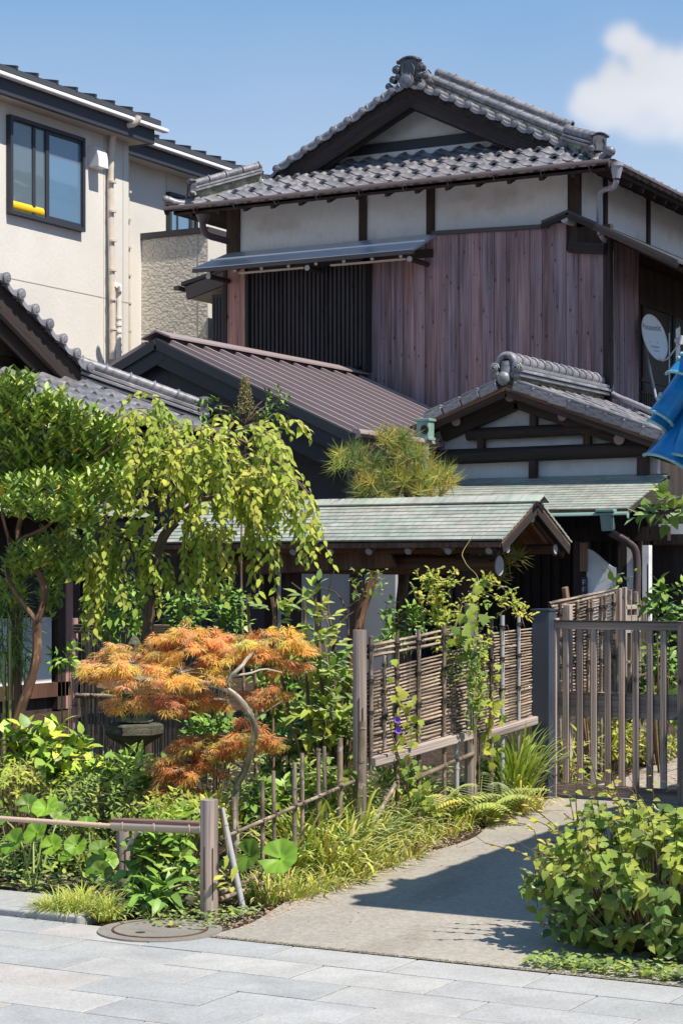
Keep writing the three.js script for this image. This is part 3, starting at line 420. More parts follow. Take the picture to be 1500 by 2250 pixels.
    part(h, 'corner_tile', merge([tube([P(RU + e * (RU - HU0 - 0.25), HY + 0.13, HV + 0.25), P(RU + e * (RU - HU0 - 0.1), HY + 0.05, HV + 0.1), P(RU + e * (RU - HU0 + 0.06), HY + 0.1, HV - 0.06)], 0.07, 0.055, 9, 0.04), new THREE.SphereGeometry(0.062, 10, 8).translate(RU + e * (RU - HU0 + 0.07), HY + 0.1, -(HV - 0.07))]), M.tile[2]);
  }
  ornament(h, basis(RIGHT, UP, OUT, P(RU, top + 0.05, HV + d - 0.02)), 0.88);
  ridgeRun(h, P(RU, top + 0.2, HV + d + 0.1), P(RU, top + 0.2, 33), 0.07, 0.3, { courses: [[0.22, -0.09, 0.05], [0.26, -0.15, 0.05]] });
  // gable: plaster triangle, barge boards, beam
  const gv = HV + 1.42, gb = yAt(1.42);
  part(h, 'gable_panel', slab([P(HU0 + 1.5, gb - 0.1, gv), P(HU1 - 1.5, gb - 0.1, gv), P(RU, top - 0.02, gv)], 0.06, V3(0, 0, -1)), M.white);
  part(h, 'gable_beam', block(HU0 + 1.6, HU1 - 1.6, gb + 0.06, gb + 0.19, gv - 0.07, gv - 0.003), M.navy); part(h, 'flashing', block(HU0 + 1.55, HU1 - 1.55, gb - 0.02, gb + 0.058, gv - 0.05, gv - 0.004), M.plasterSmooth);
  for (const e of [-1, 1]) for (const [v, dy, w, k] of [[HV + d + 0.03, -0.17, 0.22, 0], [HV + d + 0.13, -0.25, 0.12, 0.2]]) part(h, 'barge_board', bar(P(RU + e * (RU - HU0 - d - 0.02 - k), yAt(d + k) + dy, v), P(RU - e * 0.05, top + dy + 0.024, v + (e > 0 ? 0.003 : 0)), 0.045, w, UP), M.beam);
  // eave board, rafters, gutters
  part(h, 'eave_board', block(HU0 + 0.02, HU1 - 0.02, HY - 0.1, HY - 0.01, HV + 0.0, HV + 0.03), M.beam);
  for (let u = HU0 + 0.25; u < HU1 - 0.2; u += 0.42) part(h, 'rafter', bar(P(u, HY - 0.11, HV + 0.04), P(u, HY + 0.22, HV + 0.74), 0.05, 0.06, UP), M.beam);
  for (let v = HV + 0.5; v < 29; v += 0.42) part(h, 'rafter', bar(P(HU1 - 0.04, HY - 0.12, v), P(HU1 - 0.74, HY + 0.21, v), 0.05, 0.06, UP), M.beam);
  const gut = part(h, 'gutter', gutterIn(P(HU0 - 0.06, HY - 0.05, HV - 0.075), P(HU1 + 0.07, HY - 0.04, HV - 0.075), 0.062), M.gutter); part(h, 'gutter', gutterIn(P(HU1 + 0.075, HY - 0.04, HV - 0.02), P(HU1 + 0.075, HY - 0.05, 31), 0.062), M.gutter);
  for (let u = HU0 + 0.4; u < HU1; u += 0.62) part(gut, 'gutter_bracket', tube([P(u, HY - 0.05, HV - 0.14), P(u, HY - 0.12, HV - 0.075), P(u, HY - 0.04, HV + 0.0)], 0.008, 0.008, 5, 0.04), M.gutter);
  // rain pipe at the right corner
  const rp = part(h, 'rain_pipe', tube([at(1353, 395, 23.3), at(1351, 405, 23.32), at(1346, 412, 23.4), at(1326, 417, 23.8), at(1317, 426, 23.9), at(1316, 445, 23.92), at(1316, 500, 23.95), at(1318, 516, 23.95)], 0.034, 0.034, 10, 0.04), M.greyPipe);
  part(rp, 'hopper', merge([cyl(at(1353, 392, 23.3), at(1354, 366, 23.3), 0.045, 0.075, 8), cyl(at(1354, 366, 23.3), at(1354, 358, 23.3), 0.085, 0.085, 8)]), M.greyPipe);
  part(h, 'rain_pipe', tube([at(1318, 514, 23.95), at(1328, 530, 24), at(1340, 548, 24.05), at(1341, 575, 24.05), at(1341, 850, 24.05), at(1343, 863, 24.0), at(1354, 871, 23.8), at(1385, 884, 23.3), at(1440, 908, 22.4)], 0.036, 0.036, 10, 0.05), M.greyPipe);
  // left corner pipe under the eave
  part(h, 'rain_pipe', tube([at(446, 478, 26.2), at(446, 500, 26.2), at(450, 512, 26.2), at(500, 530, 26.6)], 0.045, 0.045, 9, 0.05), M.gutter); part(h, 'hopper', cyl(at(446, 488, 26.2), at(446, 472, 26.2), 0.06, 0.1, 8), M.gutter);
  // metal awning over the lattice
  const a0 = P(uL + 0.02, 5.87, vF - 0.02), a1 = P(onV(960, 515, vF).x, 5.87, vF - 0.02), f0 = P(-14.36, 5.6, 21.95), f1 = P(-11.08, 5.6, 21.95);
  const aw = part(h, 'awning', slab([a0, a1, f1, f0], 0.03, V3(0, -1, 0)), M.blueMetal); const am = (t, p, q) => p.clone().lerp(q, t);
  part(aw, 'awning_seam', bar(am(0.5, a0, f0).add(V3(0, 0.008, 0)), am(0.5, a1, f1).add(V3(0, 0.008, 0)), 0.016, 0.02, UP), M.blueMetal); part(aw, 'awning_edge', bar(f0.clone().add(V3(0, -0.035, -0.01)), f1.clone().add(V3(0, -0.035, -0.01)), 0.04, 0.05, UP), M.darkTrim);
  for (let i = 0; i < 8; i++) { const t = (i + 0.55) / 8.05, p = am(t, f0, f1), q = am(t, a0, a1); const rf = part(aw, 'rafter', cyl(p.clone().add(V3(0, -0.07, -0.05)), q.clone().add(V3(0, -0.08, 0)), 0.02, 0.02, 8), M.beam); part(rf, 'rafter_end', cyl(p.clone().add(V3(0, -0.07, -0.05)), p.clone().add(V3(0, -0.071, -0.04)), 0.024, 0.024, 10), M.logEnd); }
  for (const t of [0.06, 0.52, 0.97]) { const p = am(t, f0, f1).add(V3(0, -0.11, -0.08)), lg = part(aw, 'purlin', cyl(p, p.clone().add(V3(0, -0.0, -0.5)), 0.035, 0.035, 10), M.beam); part(lg, 'purlin_end', cyl(p.clone().add(V3(0, 0, 0.006)), p.clone().add(V3(0, 0, -0.004)), 0.037, 0.037, 12), M.logEnd); }
  for (const [t0, t1] of [[0.2, 0.5], [0.62, 0.95]]) part(aw, 'soffit_strip', bar(am(t0, f0, f1).add(V3(0, -0.1, -0.12)), am(t1, f0, f1).add(V3(0, -0.1, -0.12)), 0.02, 0.05, OUT), M.soffit);
  // low pent roof that turns the corner to the lane
  const pv = 22.3, pa = onV(1188, 491, pv), pb = onV(1245, 467, pv), pc = onV(1488, 577, pv), back = V3(0, 0, -7);
  part(h, 'cap_strip', bar(P(a1.x - 0.05, 5.88, vF - 0.03), P(pa.x, pa.y, vF - 0.03), 0.06, 0.05, UP), M.darkTrim);
  const pr = part(h, 'pent_roof', slab([pa, pb, pb.clone().add(V3(0, 0, -0.5)), pa.clone().add(V3(0, 0, -0.5))], 0.035, V3(0, 1, 0)), M.darkTrim); part(h, 'pent_roof', slab([pb, pc, pc.clone().add(back), pb.clone().add(back)], 0.035, V3(0, 1, 0)), M.darkTrim);
  part(pr, 'barge_board', bar(pb.clone().add(V3(0.01, -0.035, 0)), pc.clone().add(V3(0, -0.035, 0)), 0.03, 0.06, UP), M.beam); part(pr, 'barge_board', bar(pa.clone().add(V3(0, -0.035, 0)), pb.clone().add(V3(-0.01, -0.035, 0)), 0.03, 0.05, UP), M.beam);
  const lp = onV(1240, 481, pv + 0.02); part(pr, 'purlin_end', cyl(lp.clone().add(V3(0, 0, 0.02)), lp.clone().add(V3(0, 0, -0.3)), 0.05, 0.05, 14), M.logEnd);
  for (let v = pv + 0.5; v < 29; v += 0.6) part(pr, 'rafter', bar(pb.clone().add(V3(0, -0.07, -(v - pv))), pc.clone().add(V3(-0.03, -0.06, -(v - pv))), 0.05, 0.05, UP), M.beam2);
  // lean-to on the left flank
  const lv = 22.85, l0 = onV(508, 590, lv), l1 = onV(398, 628, lv), l2 = onV(408, 655, lv), l3 = onV(500, 623, lv);
  const lt2 = part(h, 'lean_to', slab([l0, l1, l1.clone().add(V3(0, 0, -2)), l0.clone().add(V3(0, 0, -2))], 0.05, V3(0, 1, 0)), M.navy);
  part(lt2, 'fascia', slab([l0, l1.clone().add(V3(0.06, -0.02, 0)), l2.clone().add(V3(0.02, -0.02, 0)), l3], 0.05, V3(0, 0, -1)), M.darkTrim); part(lt2, 'lean_to_soffit', slab([l3, l2, l2.clone().add(V3(0, 0, -2)), l3.clone().add(V3(0, 0, -2))].map((p) => p.clone().add(V3(0, 0, -0.06))), 0.03, V3(0, 1, 0)), M.soffit);
  part(lt2, 'gutter', bar(l1.clone().add(V3(-0.05, -0.03, 0.05)), l1.clone().add(V3(-0.05, -0.03, -2)), 0.1, 0.06, UP, 0.02), M.gutter);
  const w0 = onV(466, 700, lv + 0.1).x; part(lt2, 'siding', block(w0, uL - 0.062, 2.5, 5.4, lv + 0.1, lv + 1.8), M.navyWall); for (let u = w0 + 0.02; u < uL - 0.07; u += 0.05) part(lt2, 'siding_rib', block(u, u + 0.018, 2.5, 5.35, lv + 0.085, lv + 0.1), M.navyWall);
}
// satellite dish on the veranda
{
  const c = at(1437, 741, 25.0), toCam = V3(0, EYE, 0).sub(c).normalize();
  const cu = V3(CA, 0, -SA), n = toCam.clone().multiplyScalar(0.62).addScaledVector(cu, 0.68).addScaledVector(UP, 0.30).normalize(), x0 = new THREE.Vector3().crossVectors(UP, n).normalize(), y0 = new THREE.Vector3().crossVectors(n, x0);
  const t = thing('satellite_dish', 'white oval satellite dish mounted in front of the veranda', 'satellite dish', c);
  const cv = document.createElement('canvas'); cv.width = 512; cv.height = 512; const g = cv.getContext('2d');
  g.fillStyle = '#dfe2e6'; g.fillRect(0, 0, 512, 512); g.fillStyle = '#2c3340'; g.textAlign = 'center'; g.font = 'bold 76px sans-serif'; g.fillText('Panasonic', 256, 175);
  g.fillRect(170, 292, 12, 16); g.fillRect(318, 292, 12, 16); g.font = 'bold 30px sans-serif'; g.fillText('TA-BCS45U1', 256, 362); g.font = 'bold 24px sans-serif'; g.fillText('BS CS 4K', 262, 402);
  const map = new THREE.CanvasTexture(cv); map.colorSpace = THREE.SRGBColorSpace;
  const R = 0.24, dish = new THREE.SphereGeometry(1, 40, 10, 0, Math.PI * 2, 0, 0.26), p = dish.attributes.position, k = R / Math.sin(0.26);
  for (let i = 0; i < p.count; i++) { const X = p.getX(i) * k, Z = p.getZ(i) * k, D = (1 - p.getY(i)) * k; dish.attributes.uv.setXY(i, 0.5 + X / R / 2.15, 0.5 + Z / R / 2.15); p.setXYZ(i, X, Z * 1.27, D - 0.03); }
  dish.computeVertexNormals();
  const m = basis(x0, y0, n, c);
  part(t, 'reflector', dish, mat([1, 1, 1], { map, roughness: 0.4 }), { m });
  part(t, 'rim', new THREE.TorusGeometry(R, 0.007, 6, 48).scale(1, 1.27, 1), M.whiteMetal, { m });
  part(t, 'arm', tube([V3(0, -0.28, 0), V3(0, -0.34, 0.06), V3(0.0, -0.2, 0.36)], 0.012, 0.01, 6), M.whiteMetal, { m }); part(t, 'receiver', merge([cyl(V3(0, -0.22, 0.35), V3(0, -0.12, 0.40), 0.03, 0.035, 12), cyl(V3(0, -0.17, 0.375), V3(0, -0.16, 0.30), 0.025, 0.035, 12)]), M.whiteMetal, { m });
  part(t, 'bracket', tube([V3(0, 0, -0.03), V3(0, 0, -0.14), V3(0, -0.4, -0.18), V3(0, -0.75, -0.18)], 0.02, 0.02, 8), M.greyPipe, { m });
}

// ---------- tiled house at the left, its skirt roof facing the garden ----------
{
  const h = thing('tiled_house', 'dark timber house with grey pantile corner roof behind the broadleaf tree', 'house', P(-12, 0.3, 13));
  const U0 = -10.2, Y0 = 2.93, V1 = 16, sl = 0.45, a = Math.atan(sl), c = Math.cos(a), s = Math.sin(a), D = 0.85, yA = (k) => Y0 + sl * k;
  part(h, 'wall', block(-16, -11.1, 0.2, 3.3, 6.5, 15.1), M.darkWall); 
  part(h, 'roof_deck', slab([P(U0, Y0, 7), P(U0, Y0, V1), P(U0 - D, yA(D), V1 - D), P(U0 - D, yA(D), 7)], 0.08, V3(0, -1, 0)), M.beam);
  part(h, 'roof_deck', slab([P(U0, Y0, V1), P(U0 - D, yA(D), V1 - D), P(-16, yA(D), V1 - D), P(-16, Y0, V1)], 0.08, V3(0, -1, 0)), M.beam);
  for (let r = 0; r < 5; r++) { const k = r * 0.19 * c, n = Math.floor((V1 - 0.25 - k - 9.3) / TW); tileRow(h, r ? pantile : eaveTile, P(U0 + 0.03 - k, yA(k - 0.03) + 0.012, V1 - 0.22 - k - (n - 0.5) * TW), V3(0, 0, -1), V3(s, c, 0), V3(c, -s, 0), n, TW); }
  part(h, 'gutter', gutterIn(P(U0 + 0.07, Y0 - 0.04, 7), P(U0 + 0.07, Y0 - 0.05, V1 + 0.1), 0.06), M.gutter); part(h, 'eave_board', block(U0 - 0.03, U0, Y0 - 0.11, Y0 - 0.01, 7, V1), M.beam);
  // hip ridge to the corner
  const hp = P(U0 - D - 0.08, yA(D) + 0.24, V1 - D - 0.08), hq = P(U0 - 0.12, yA(0.12) + 0.2, V1 - 0.12), hd = hq.clone().sub(hp).setY(0).normalize();
  ridgeRun(h, hp, hq, 0.052, 0.26, { courses: [[0.17, -0.07, 0.035], [0.2, -0.115, 0.03], [0.17, -0.16, 0.03]], mortar: -0.22 });
  ornament(h, basis(new THREE.Vector3().crossVectors(UP, hd), UP, hd, hq.clone().addScaledVector(hd, 0.06).add(V3(0, -0.14, 0))), 0.55, 'hip');
  // gable above the skirt, rake descending to the back corner
  const gu = U0 - D + 0.02, gs = 0.545, ga = Math.atan(gs), gc = Math.cos(ga), gn = Math.sin(ga), vb = 15.28, yb = 3.36, n = 14, st = 0.235;
  tileRow(h, vergeTile, P(gu + 0.02, yb + gs * (n - 0.5) * st * gc, vb - (n - 0.5) * st * gc), V3(0, -gn, -gc), V3(0, gc, -gn), RIGHT, n, st, 'verge_tile');
  const vt = vb - n * st * gc, yt = yb + gs * n * st * gc;
  part(h, 'roof_deck', slab([P(gu - 0.05, yb - 0.02, vb), P(gu - 0.05, yt - 0.02, vt), P(-16, yt - 0.02, vt), P(-16, yb - 0.02, vb)], 0.06, V3(0, -1, 0)), M.beam);
  for (const [u, dy, w] of [[gu - 0.07, -0.17, 0.22], [gu - 0.16, -0.3, 0.16]]) part(h, 'barge_board', bar(P(u, yb + dy, vb), P(u, yt + dy, vt), w, 0.05, RIGHT), M.beam);
  part(h, 'gable_wall', slab([P(gu - 0.5, yA(D) - 0.1, 8), P(gu - 0.5, yA(D) - 0.1, vb - 0.1), P(gu - 0.5, yt - 0.1, vt), P(gu - 0.5, yt - 0.1, 8)], 0.05, V3(-1, 0, 0)), M.darkWall);
  part(h, 'plaster_panel', block(gu - 0.5, gu - 0.47, 3.72, 4.4, 9, 14.0), M.white); part(h, 'gable_beam', block(gu - 0.49, gu - 0.4, 3.55, 3.7, 8, 14.6), M.beam);
  part(h, 'flashing', block(gu - 0.3, gu - 0.1, yA(D) - 0.02, yA(D) + 0.03, 8, 15), M.plasterSmooth);
  // garden side: plaster below, posts, boards
  const wu = -11.08;
  const va = -onU(-60, 1500, wu).z, vb2 = -onU(112, 1500, wu).z;
  part(h, 'plaster_panel', block(wu - 0.02, wu + 0.01, 0.55, 1.15, va - 2, vb2), M.white); part(h, 'sill_board', block(wu - 0.02, wu + 0.05, 0.42, 0.55, va - 2, 15), wood([0.14, 0.07, 0.045]));
  for (const px of [22, 118, 136, 152, 178]) { const v = -onU(px, 1500, wu).z; part(h, 'post', block(wu - 0.03, wu + 0.05, 0.3, 2.6, v, v + 0.11), px === 136 ? M.plankRed[0] : M.beam2); }
  part(h, 'white_board', block(wu - 0.02, wu + 0.012, 2.62, 2.88, -onU(380, 1000, wu).z - 2.2, 15.0), M.plasterSmooth);
  for (let v = 8; v < 15; v += 0.22) part(h, 'board', block(wu - 0.03, wu - 0.004, 1.16, 2.6, v, v + 0.21), M.darkWall);
  // little copper pent roof over the garden side
  const pu = -10.25, py = 2.05; 
  const pr = part(h, 'pent_roof', slab([P(pu, py, 8), P(pu, py, 14.9), P(wu, py + 0.3, 14.9), P(wu, py + 0.3, 8)], 0.04, V3(0, -1, 0)), M.beam);
  for (let i = 0; i < 8; i++) { const k = i / 8; part(pr, 'copper_strip', block(0, 0.13, 0.0, 0.006, 8, 14.92).translate(0, 0, 0).applyMatrix4(new THREE.Matrix4().makeRotationZ(-0.32)).translate(mix(pu - 0.02, wu, k) - 0.0, mix(py, py + 0.3, k) + 0.045 , 0), M.copper[i % 4]); }
}

// ---------- low house with standing-seam roof ----------
{
  const ru = -12.2, ry = 4.13, v0 = 17.93, v1 = 22.52, sl = 0.455, eu = -9.78, lu = -14.7, y = (u) => ry - sl * Math.abs(u - ru);
  const h = thing('metal_roofed_house', 'low navy-walled house with brown standing-seam metal roof', 'house', P(ru, 0.5, 20));
  part(h, 'wall', block(-14.2, -10.15, 0.3, 2.95, 18.5, 22.5), M.navyWall);
  part(h, 'wall', slab([P(-14.2, 2.95, 18.5), P(-10.15, 2.95, 18.5), P(-10.15, y(-10.15) - 0.1, 18.5), P(ru, ry - 0.12, 18.5), P(-14.2, y(-14.2) - 0.1, 18.5)], 0.05, V3(0, 0, -1)), M.navyWall);
  for (const px of [335, 452, 615, 805, 870]) { const u = onV(px, 900, 18.49).x; if (u < -10.2) part(h, 'wall_batten', block(u - 0.035, u + 0.035, 0.3, y(u) - 0.14, 18.47, 18.498), M.navy); }
  const slope = (u, m) => { const rf = part(h, 'roof', slab([P(ru, ry, v0), P(u, y(u), v0), P(u, y(u), v1), P(ru, ry, v1)], 0.05, V3(0, -1, 0)), M.brownMetal); for (let v = v0 + 0.05; v < v1 - 0.05; v += 0.332) { const e = Math.sign(u - ru); part(rf, 'roof_seam', bar(P(ru + e * 0.16, y(ru + 0.16) + 0.02, v), P(u + e * 0.01, y(u) + 0.02, v), 0.045, 0.055, UP), M.brownMetal); part(rf, 'seam_closer', bar(P(ru + e * 0.155, y(ru + 0.155) + 0.03, v + 0.03), P(ru + e * 0.155, y(ru + 0.155) + 0.03, v + 0.3), 0.012, 0.045, UP), M.dark); } };
  slope(eu); slope(lu);
  part(h, 'ridge_cap', slab([P(ru, ry + 0.085, v0 - 0.02), P(ru + 0.19, ry + 0.01, v0 - 0.02), P(ru + 0.19, ry + 0.01, v1), P(ru, ry + 0.085, v1)], 0.02, V3(0, -1, 0)), M.brownMetal); part(h, 'ridge_cap', slab([P(ru, ry + 0.085, v0 - 0.02), P(ru - 0.19, ry + 0.01, v0 - 0.02), P(ru - 0.19, ry + 0.01, v1), P(ru, ry + 0.085, v1)], 0.02, V3(0, -1, 0)), M.brownMetal);
  for (const u of [eu, lu]) { part(h, 'barge_board', bar(P(ru + 0.06 * Math.sign(ru - u), ry - 0.125, v0 + 0.02 + (u > ru ? 0.003 : 0)), P(u, y(u) - 0.15, v0 + 0.02 + (u > ru ? 0.003 : 0)), 0.26, 0.05, OUT), M.navy); part(h, 'barge_board', bar(P(ru, ry - 0.07, v0 - 0.015), P(u, y(u) - 0.07, v0 - 0.015), 0.1, 0.03, OUT), M.navy); part(h, 'barge_board', bar(P(ru + 0.06 * Math.sign(ru - u), ry - 0.355, v0 + 0.14 + (u > ru ? 0.003 : 0)), P(u, y(u) - 0.38, v0 + 0.14 + (u > ru ? 0.003 : 0)), 0.24, 0.06, OUT), M.navy); }
  part(h, 'fascia', block(eu - 0.05, eu - 0.01, y(eu) - 0.28, y(eu) - 0.03, v0, 19.75), M.navy); part(h, 'eave_soffit', block(-10.15, eu - 0.05, y(eu) - 0.3, y(eu) - 0.27, v0, 22.4), M.navy);
  const g = part(h, 'gutter', gutterIn(P(eu + 0.05, y(eu) - 0.03, v0 + 0.02), P(eu + 0.05, y(eu) - 0.04, 19.78), 0.055), M.brownMetal);
  for (let v = v0 + 0.2; v < 19.7; v += 0.33) part(g, 'gutter_bracket', tube([P(eu - 0.02, y(eu) + 0.02, v), P(eu + 0.06, y(eu) + 0.015, v), P(eu + 0.115, y(eu) - 0.03, v), P(eu + 0.06, y(eu) - 0.1, v)], 0.006, 0.006, 5, 0.03), M.gutter);
  // copper rain head at the end of the gutter
  const rc = onU(934, 945, eu + 0.06), rh = part(h, 'rain_head', merge([new RoundedBoxGeometry(0.15, 0.2, 0.15, 1, 0.01).translate(rc.x, rc.y, rc.z), new RoundedBoxGeometry(0.18, 0.03, 0.18, 1, 0.005).translate(rc.x, rc.y + 0.11, rc.z), new RoundedBoxGeometry(0.17, 0.03, 0.17, 1, 0.005).translate(rc.x, rc.y - 0.1, rc.z), cyl(V3(rc.x, rc.y - 0.1, rc.z), V3(rc.x, rc.y - 0.6, rc.z), 0.04)]), M.verdigris);
  part(rh, 'outlet', merge([new THREE.TorusGeometry(0.04, 0.012, 6, 18).translate(rc.x + 0.03, rc.y, rc.z + 0.078), new THREE.CylinderGeometry(0.038, 0.038, 0.01, 16).rotateX(Math.PI / 2).translate(rc.x + 0.03, rc.y, rc.z + 0.075)]), M.dark);
  // lower plaster panels behind the garden gate, shade put into their grey colour
  for (const [a, b, y0, y1] of [[705, 772, 1268, 1425], [800, 868, 1268, 1400], [590, 690, 1300, 1500]]) { const p = onV(a, y0, 18.3), q = onV(b, y1, 18.3); part(h, 'shaded_plaster_panel', block(p.x, q.x, 0.42, 1.62, 18.3, 18.36), M.shadedPlaster); }
  part(h, 'post', block(onV(772, 1300, 18.3).x, onV(800, 1300, 18.3).x, 0.3, 1.75, 18.26, 18.36), M.beam); part(h, 'rail', block(-12.4, -9.6, 1.62, 1.75, 18.25, 18.36), M.beam);
}

// ---------- entrance wing with its own tiled gable ----------
{
  const ru = -8.83, ry = 3.62, v0 = 19.7, vw = 20.1, sl = 0.365, eu = -6.95, lu = -10.3, a = Math.atan(sl), c = Math.cos(a), s = Math.sin(a), y = (u) => ry - sl * Math.abs(u - ru);
  const h = thing('entrance_wing', 'single-storey entrance wing with tiled gable, black logs and white plaster', 'house', P(-8.8, 0.6, 21));
  part(h, 'roof_deck', slab([P(ru, ry, v0), P(eu, y(eu), v0), P(eu, y(eu), 23), P(ru, ry, 23)], 0.06, V3(0, -1, 0)), M.beam2); part(h, 'roof_deck', slab([P(ru, ry, v0), P(lu, y(lu), v0), P(lu, y(lu), 22.5), P(ru, ry, 22.5)], 0.06, V3(0, -1, 0)), M.beam2);
  part(h, 'gable_wall', slab([P(-10.2, 2.5, vw + 0.06), P(-7.25, 2.5, vw + 0.06), P(-7.25, y(-7.25) - 0.08, vw + 0.06), P(ru, ry - 0.08, vw + 0.06), P(-10.2, y(-10.2) - 0.08, vw + 0.06)], 0.08, V3(0, 0, -1)), M.white);
  // tiles: overlapping flat-looking courses on the right slope, verge slabs along both rakes
  const rows = 9, ex = (eu - ru) / c / rows;
  for (let r = 0; r < rows; r++) { const k = (eu - ru) - r * ex * c; tileRow(h, flatTile, P(ru + k + 0.02, y(ru + k + 0.02) + 0.008, v0 + 0.25 + (r % 2) * 0.02), V3(0, 0, -1), V3(s, c, 0), V3(c, -s, 0), 10, 0.235, 'roof_tile', 0.008); }
  const vg = merge([new RoundedBoxGeometry(0.228, 0.10, 0.26, 1, 0.012).rotateZ(0.05).translate(0, 0.012, -0.13), new THREE.BoxGeometry(0.2, 0.02, 0.27).translate(0.02, 0.07, -0.135)]);
  for (const [e, x, yv, end] of [[1, V3(c, -s, 0), V3(s, c, 0), eu], [-1, V3(c, s, 0), V3(-s, c, 0), -9.72]]) { const L = Math.abs(end - ru) / c, n = Math.round(L / 0.235), t = L / n; tileRow(h, vg, e > 0 ? P(ru + 0.1 + t * c * 0.5, y(ru + 0.1 + t * c * 0.5) + 0.005, v0 - 0.03) : P(end + t * c * 0.5 - 0.08, y(end - 0.08) + t * s * 0.5 + 0.005, v0 - 0.03), x, yv, OUT, n, t, 'verge_tile', 0.005); }
  // ridge and its end ornament
  ridgeRun(h, P(ru, ry + 0.27, v0 + 0.1), P(ru, ry + 0.27, 22.5), 0.075, 0.2, { courses: [[0.26, -0.075, 0.04], [0.3, -0.12, 0.035], [0.26, -0.165, 0.04]], mortar: -0.25 });
  const m = basis(RIGHT, UP, OUT, P(ru - 0.01, ry + 0.02, v0 + 0.05)).multiply(new THREE.Matrix4().makeScale(0.78, 0.78, 0.9)); 
  const arch = new THREE.TorusGeometry(0.13, 0.05, 8, 20, Math.PI).scale(1, 1.1, 1).translate(0, 0.24, -0.02), drop = new THREE.SphereGeometry(0.1, 14, 12).scale(1, 1.05, 0.7).translate(-0.02, 0.05, 0.03);
  const orn = part(h, 'ridge_ornament', merge([arch, drop, new THREE.CylinderGeometry(0.1, 0.12, 0.2, 12).translate(0, 0.2, -0.06)]), M.tile[0], { m });
  for (const e of [-1, 1]) for (const [x, yy, r] of [[0.17, 0.2, 0.07], [0.13, 0.1, 0.05]]) part(orn, 'scroll', merge([spiral(r, r * 0.28), new THREE.CylinderGeometry(r * 0.95, r * 0.95, 0.08, 14).rotateX(Math.PI / 2).translate(0, 0, -0.045)]), M.tile[0], { m: m.clone().multiply(new THREE.Matrix4().makeTranslation(e * x, yy, 0.02)) });
  // barge boards under the verge
  for (const u of [eu - 0.02, -9.75]) { part(h, 'barge_board', bar(P(ru, ry - 0.09, v0 + 0.04), P(u, y(u) - 0.09, v0 + 0.04), 0.09, 0.05, OUT), M.beam2); part(h, 'barge_strip', bar(P(ru, ry - 0.05, v0 + 0.012), P(u, y(u) - 0.05, v0 + 0.012), 0.035, 0.03, OUT), M.brownBeam); part(h, 'inner_rafter', bar(P(ru, ry - 0.17, vw - 0.06), P(u, y(u) - 0.17, vw - 0.06), 0.16, 0.1, OUT), M.beam); }
  const vf = vw - 0.05, log = (x0, y0, x1, y1, r, v = vf) => part(h, 'log_beam', cyl(onV(x0, y0, v), onV(x1, y1, v), r * 1.04, r, 14), M.beam);
  log(1027, 955, 1322, 941, 0.068); log(940, 1006, 1425, 987, 0.083);
  const post = (px, y0, y1, w, v = vf) => part(h, 'post', bar(onV(px, y0, v), onV(px, y1, v), w, 0.08, OUT), M.beam2);
  post(1172, 880, 940, 0.075); post(1057, 955, 1000, 0.075); post(1290, 945, 990, 0.08); post(1171, 1000, 1052, 0.085); post(1412, 1000, 1050, 0.12); post(962, 1000, 1060, 0.08);
  for (const [px, py, r] of [[1119, 872, 0.052], [1001, 926, 0.05], [1234, 915, 0.047], [1359, 965, 0.058]]) { const p = onV(px, py, v0 + 0.22), pl = part(h, 'purlin', cyl(p, p.clone().add(V3(0, 0, -2)), r, r, 14), M.beam); part(pl, 'purlin_end', cyl(p.clone().add(V3(0, 0, 0.006)), p.clone().add(V3(0, 0, -0.01)), r * 1.03, r * 1.03, 16), M.pinkEnd); }
  // patinated copper pent roof below the gable
  const se = 18.86, sy0 = 2.2, sy1 = 2.6, sr = -7.09, sL = -10.15, sa = Math.atan((sy1 - sy0) / (vw - se));
  const pr = part(h, 'pent_roof', slab([P(sL, sy0, se), P(sr, sy0, se), P(sr, sy1, vw), P(sL, sy1, vw)], 0.05, V3(0, -1, 0)), M.beam2);
  const N = 14, dl = (vw - se) / Math.cos(sa) / N;
  for (let i = 0; i < N; i++) for (let j = 0; j < 4; j++) { const u0 = mix(sL, sr, j / 4), u1 = mix(sL, sr, (j + 1) / 4), g = new THREE.BoxGeometry(u1 - u0 - 0.002, 0.014, dl + 0.03); woodUVx(g); g.rotateX(sa - 0.06).translate((u0 + u1) / 2, mix(sy0, sy1, (i + 0.35) / N) + 0.014, -mix(se, vw, (i + 0.35) / N)); part(pr, 'copper_sheet', g, pick(M.copper)); }
  part(pr, 'eave_strip', block(sL, sr, sy0 - 0.05, sy0 - 0.002, se - 0.015, se + 0.02), M.brownBeam);
  part(h, 'gutter', gutterIn(P(-8.6, sy0 - 0.07, se - 0.07), P(sr + 0.02, sy0 - 0.06, se - 0.07), 0.035), M.verdigris);
  // rain box and pipe under the pent roof
  const b0 = onV(1327, 1122, 18.8), b1 = onV(1336, 1165, 18.85); const hop = part(h, 'hopper', merge([new RoundedBoxGeometry(0.2, 0.03, 0.12, 1, 0.006).translate(b0.x + 0.02, b0.y, b0.z), bar(b0.clone().add(V3(0.02, -0.01, 0)), b1, 0.12, 0.1, OUT, 0.01)]), M.verdigris);
  part(h, 'rain_pipe', tube([b1, onV(1345, 1172, 18.95), onV(1375, 1190, 19.2), onV(1394, 1208, 19.3), onV(1394, 1400, 19.3)], 0.04, 0.04, 9, 0.05), M.gutter);
  // entrance: dark recess, posts and panels
  part(h, 'wall', block(-10.2, -4, 0.3, 2.3, vw + 0.3, vw + 0.4), M.darkWall);
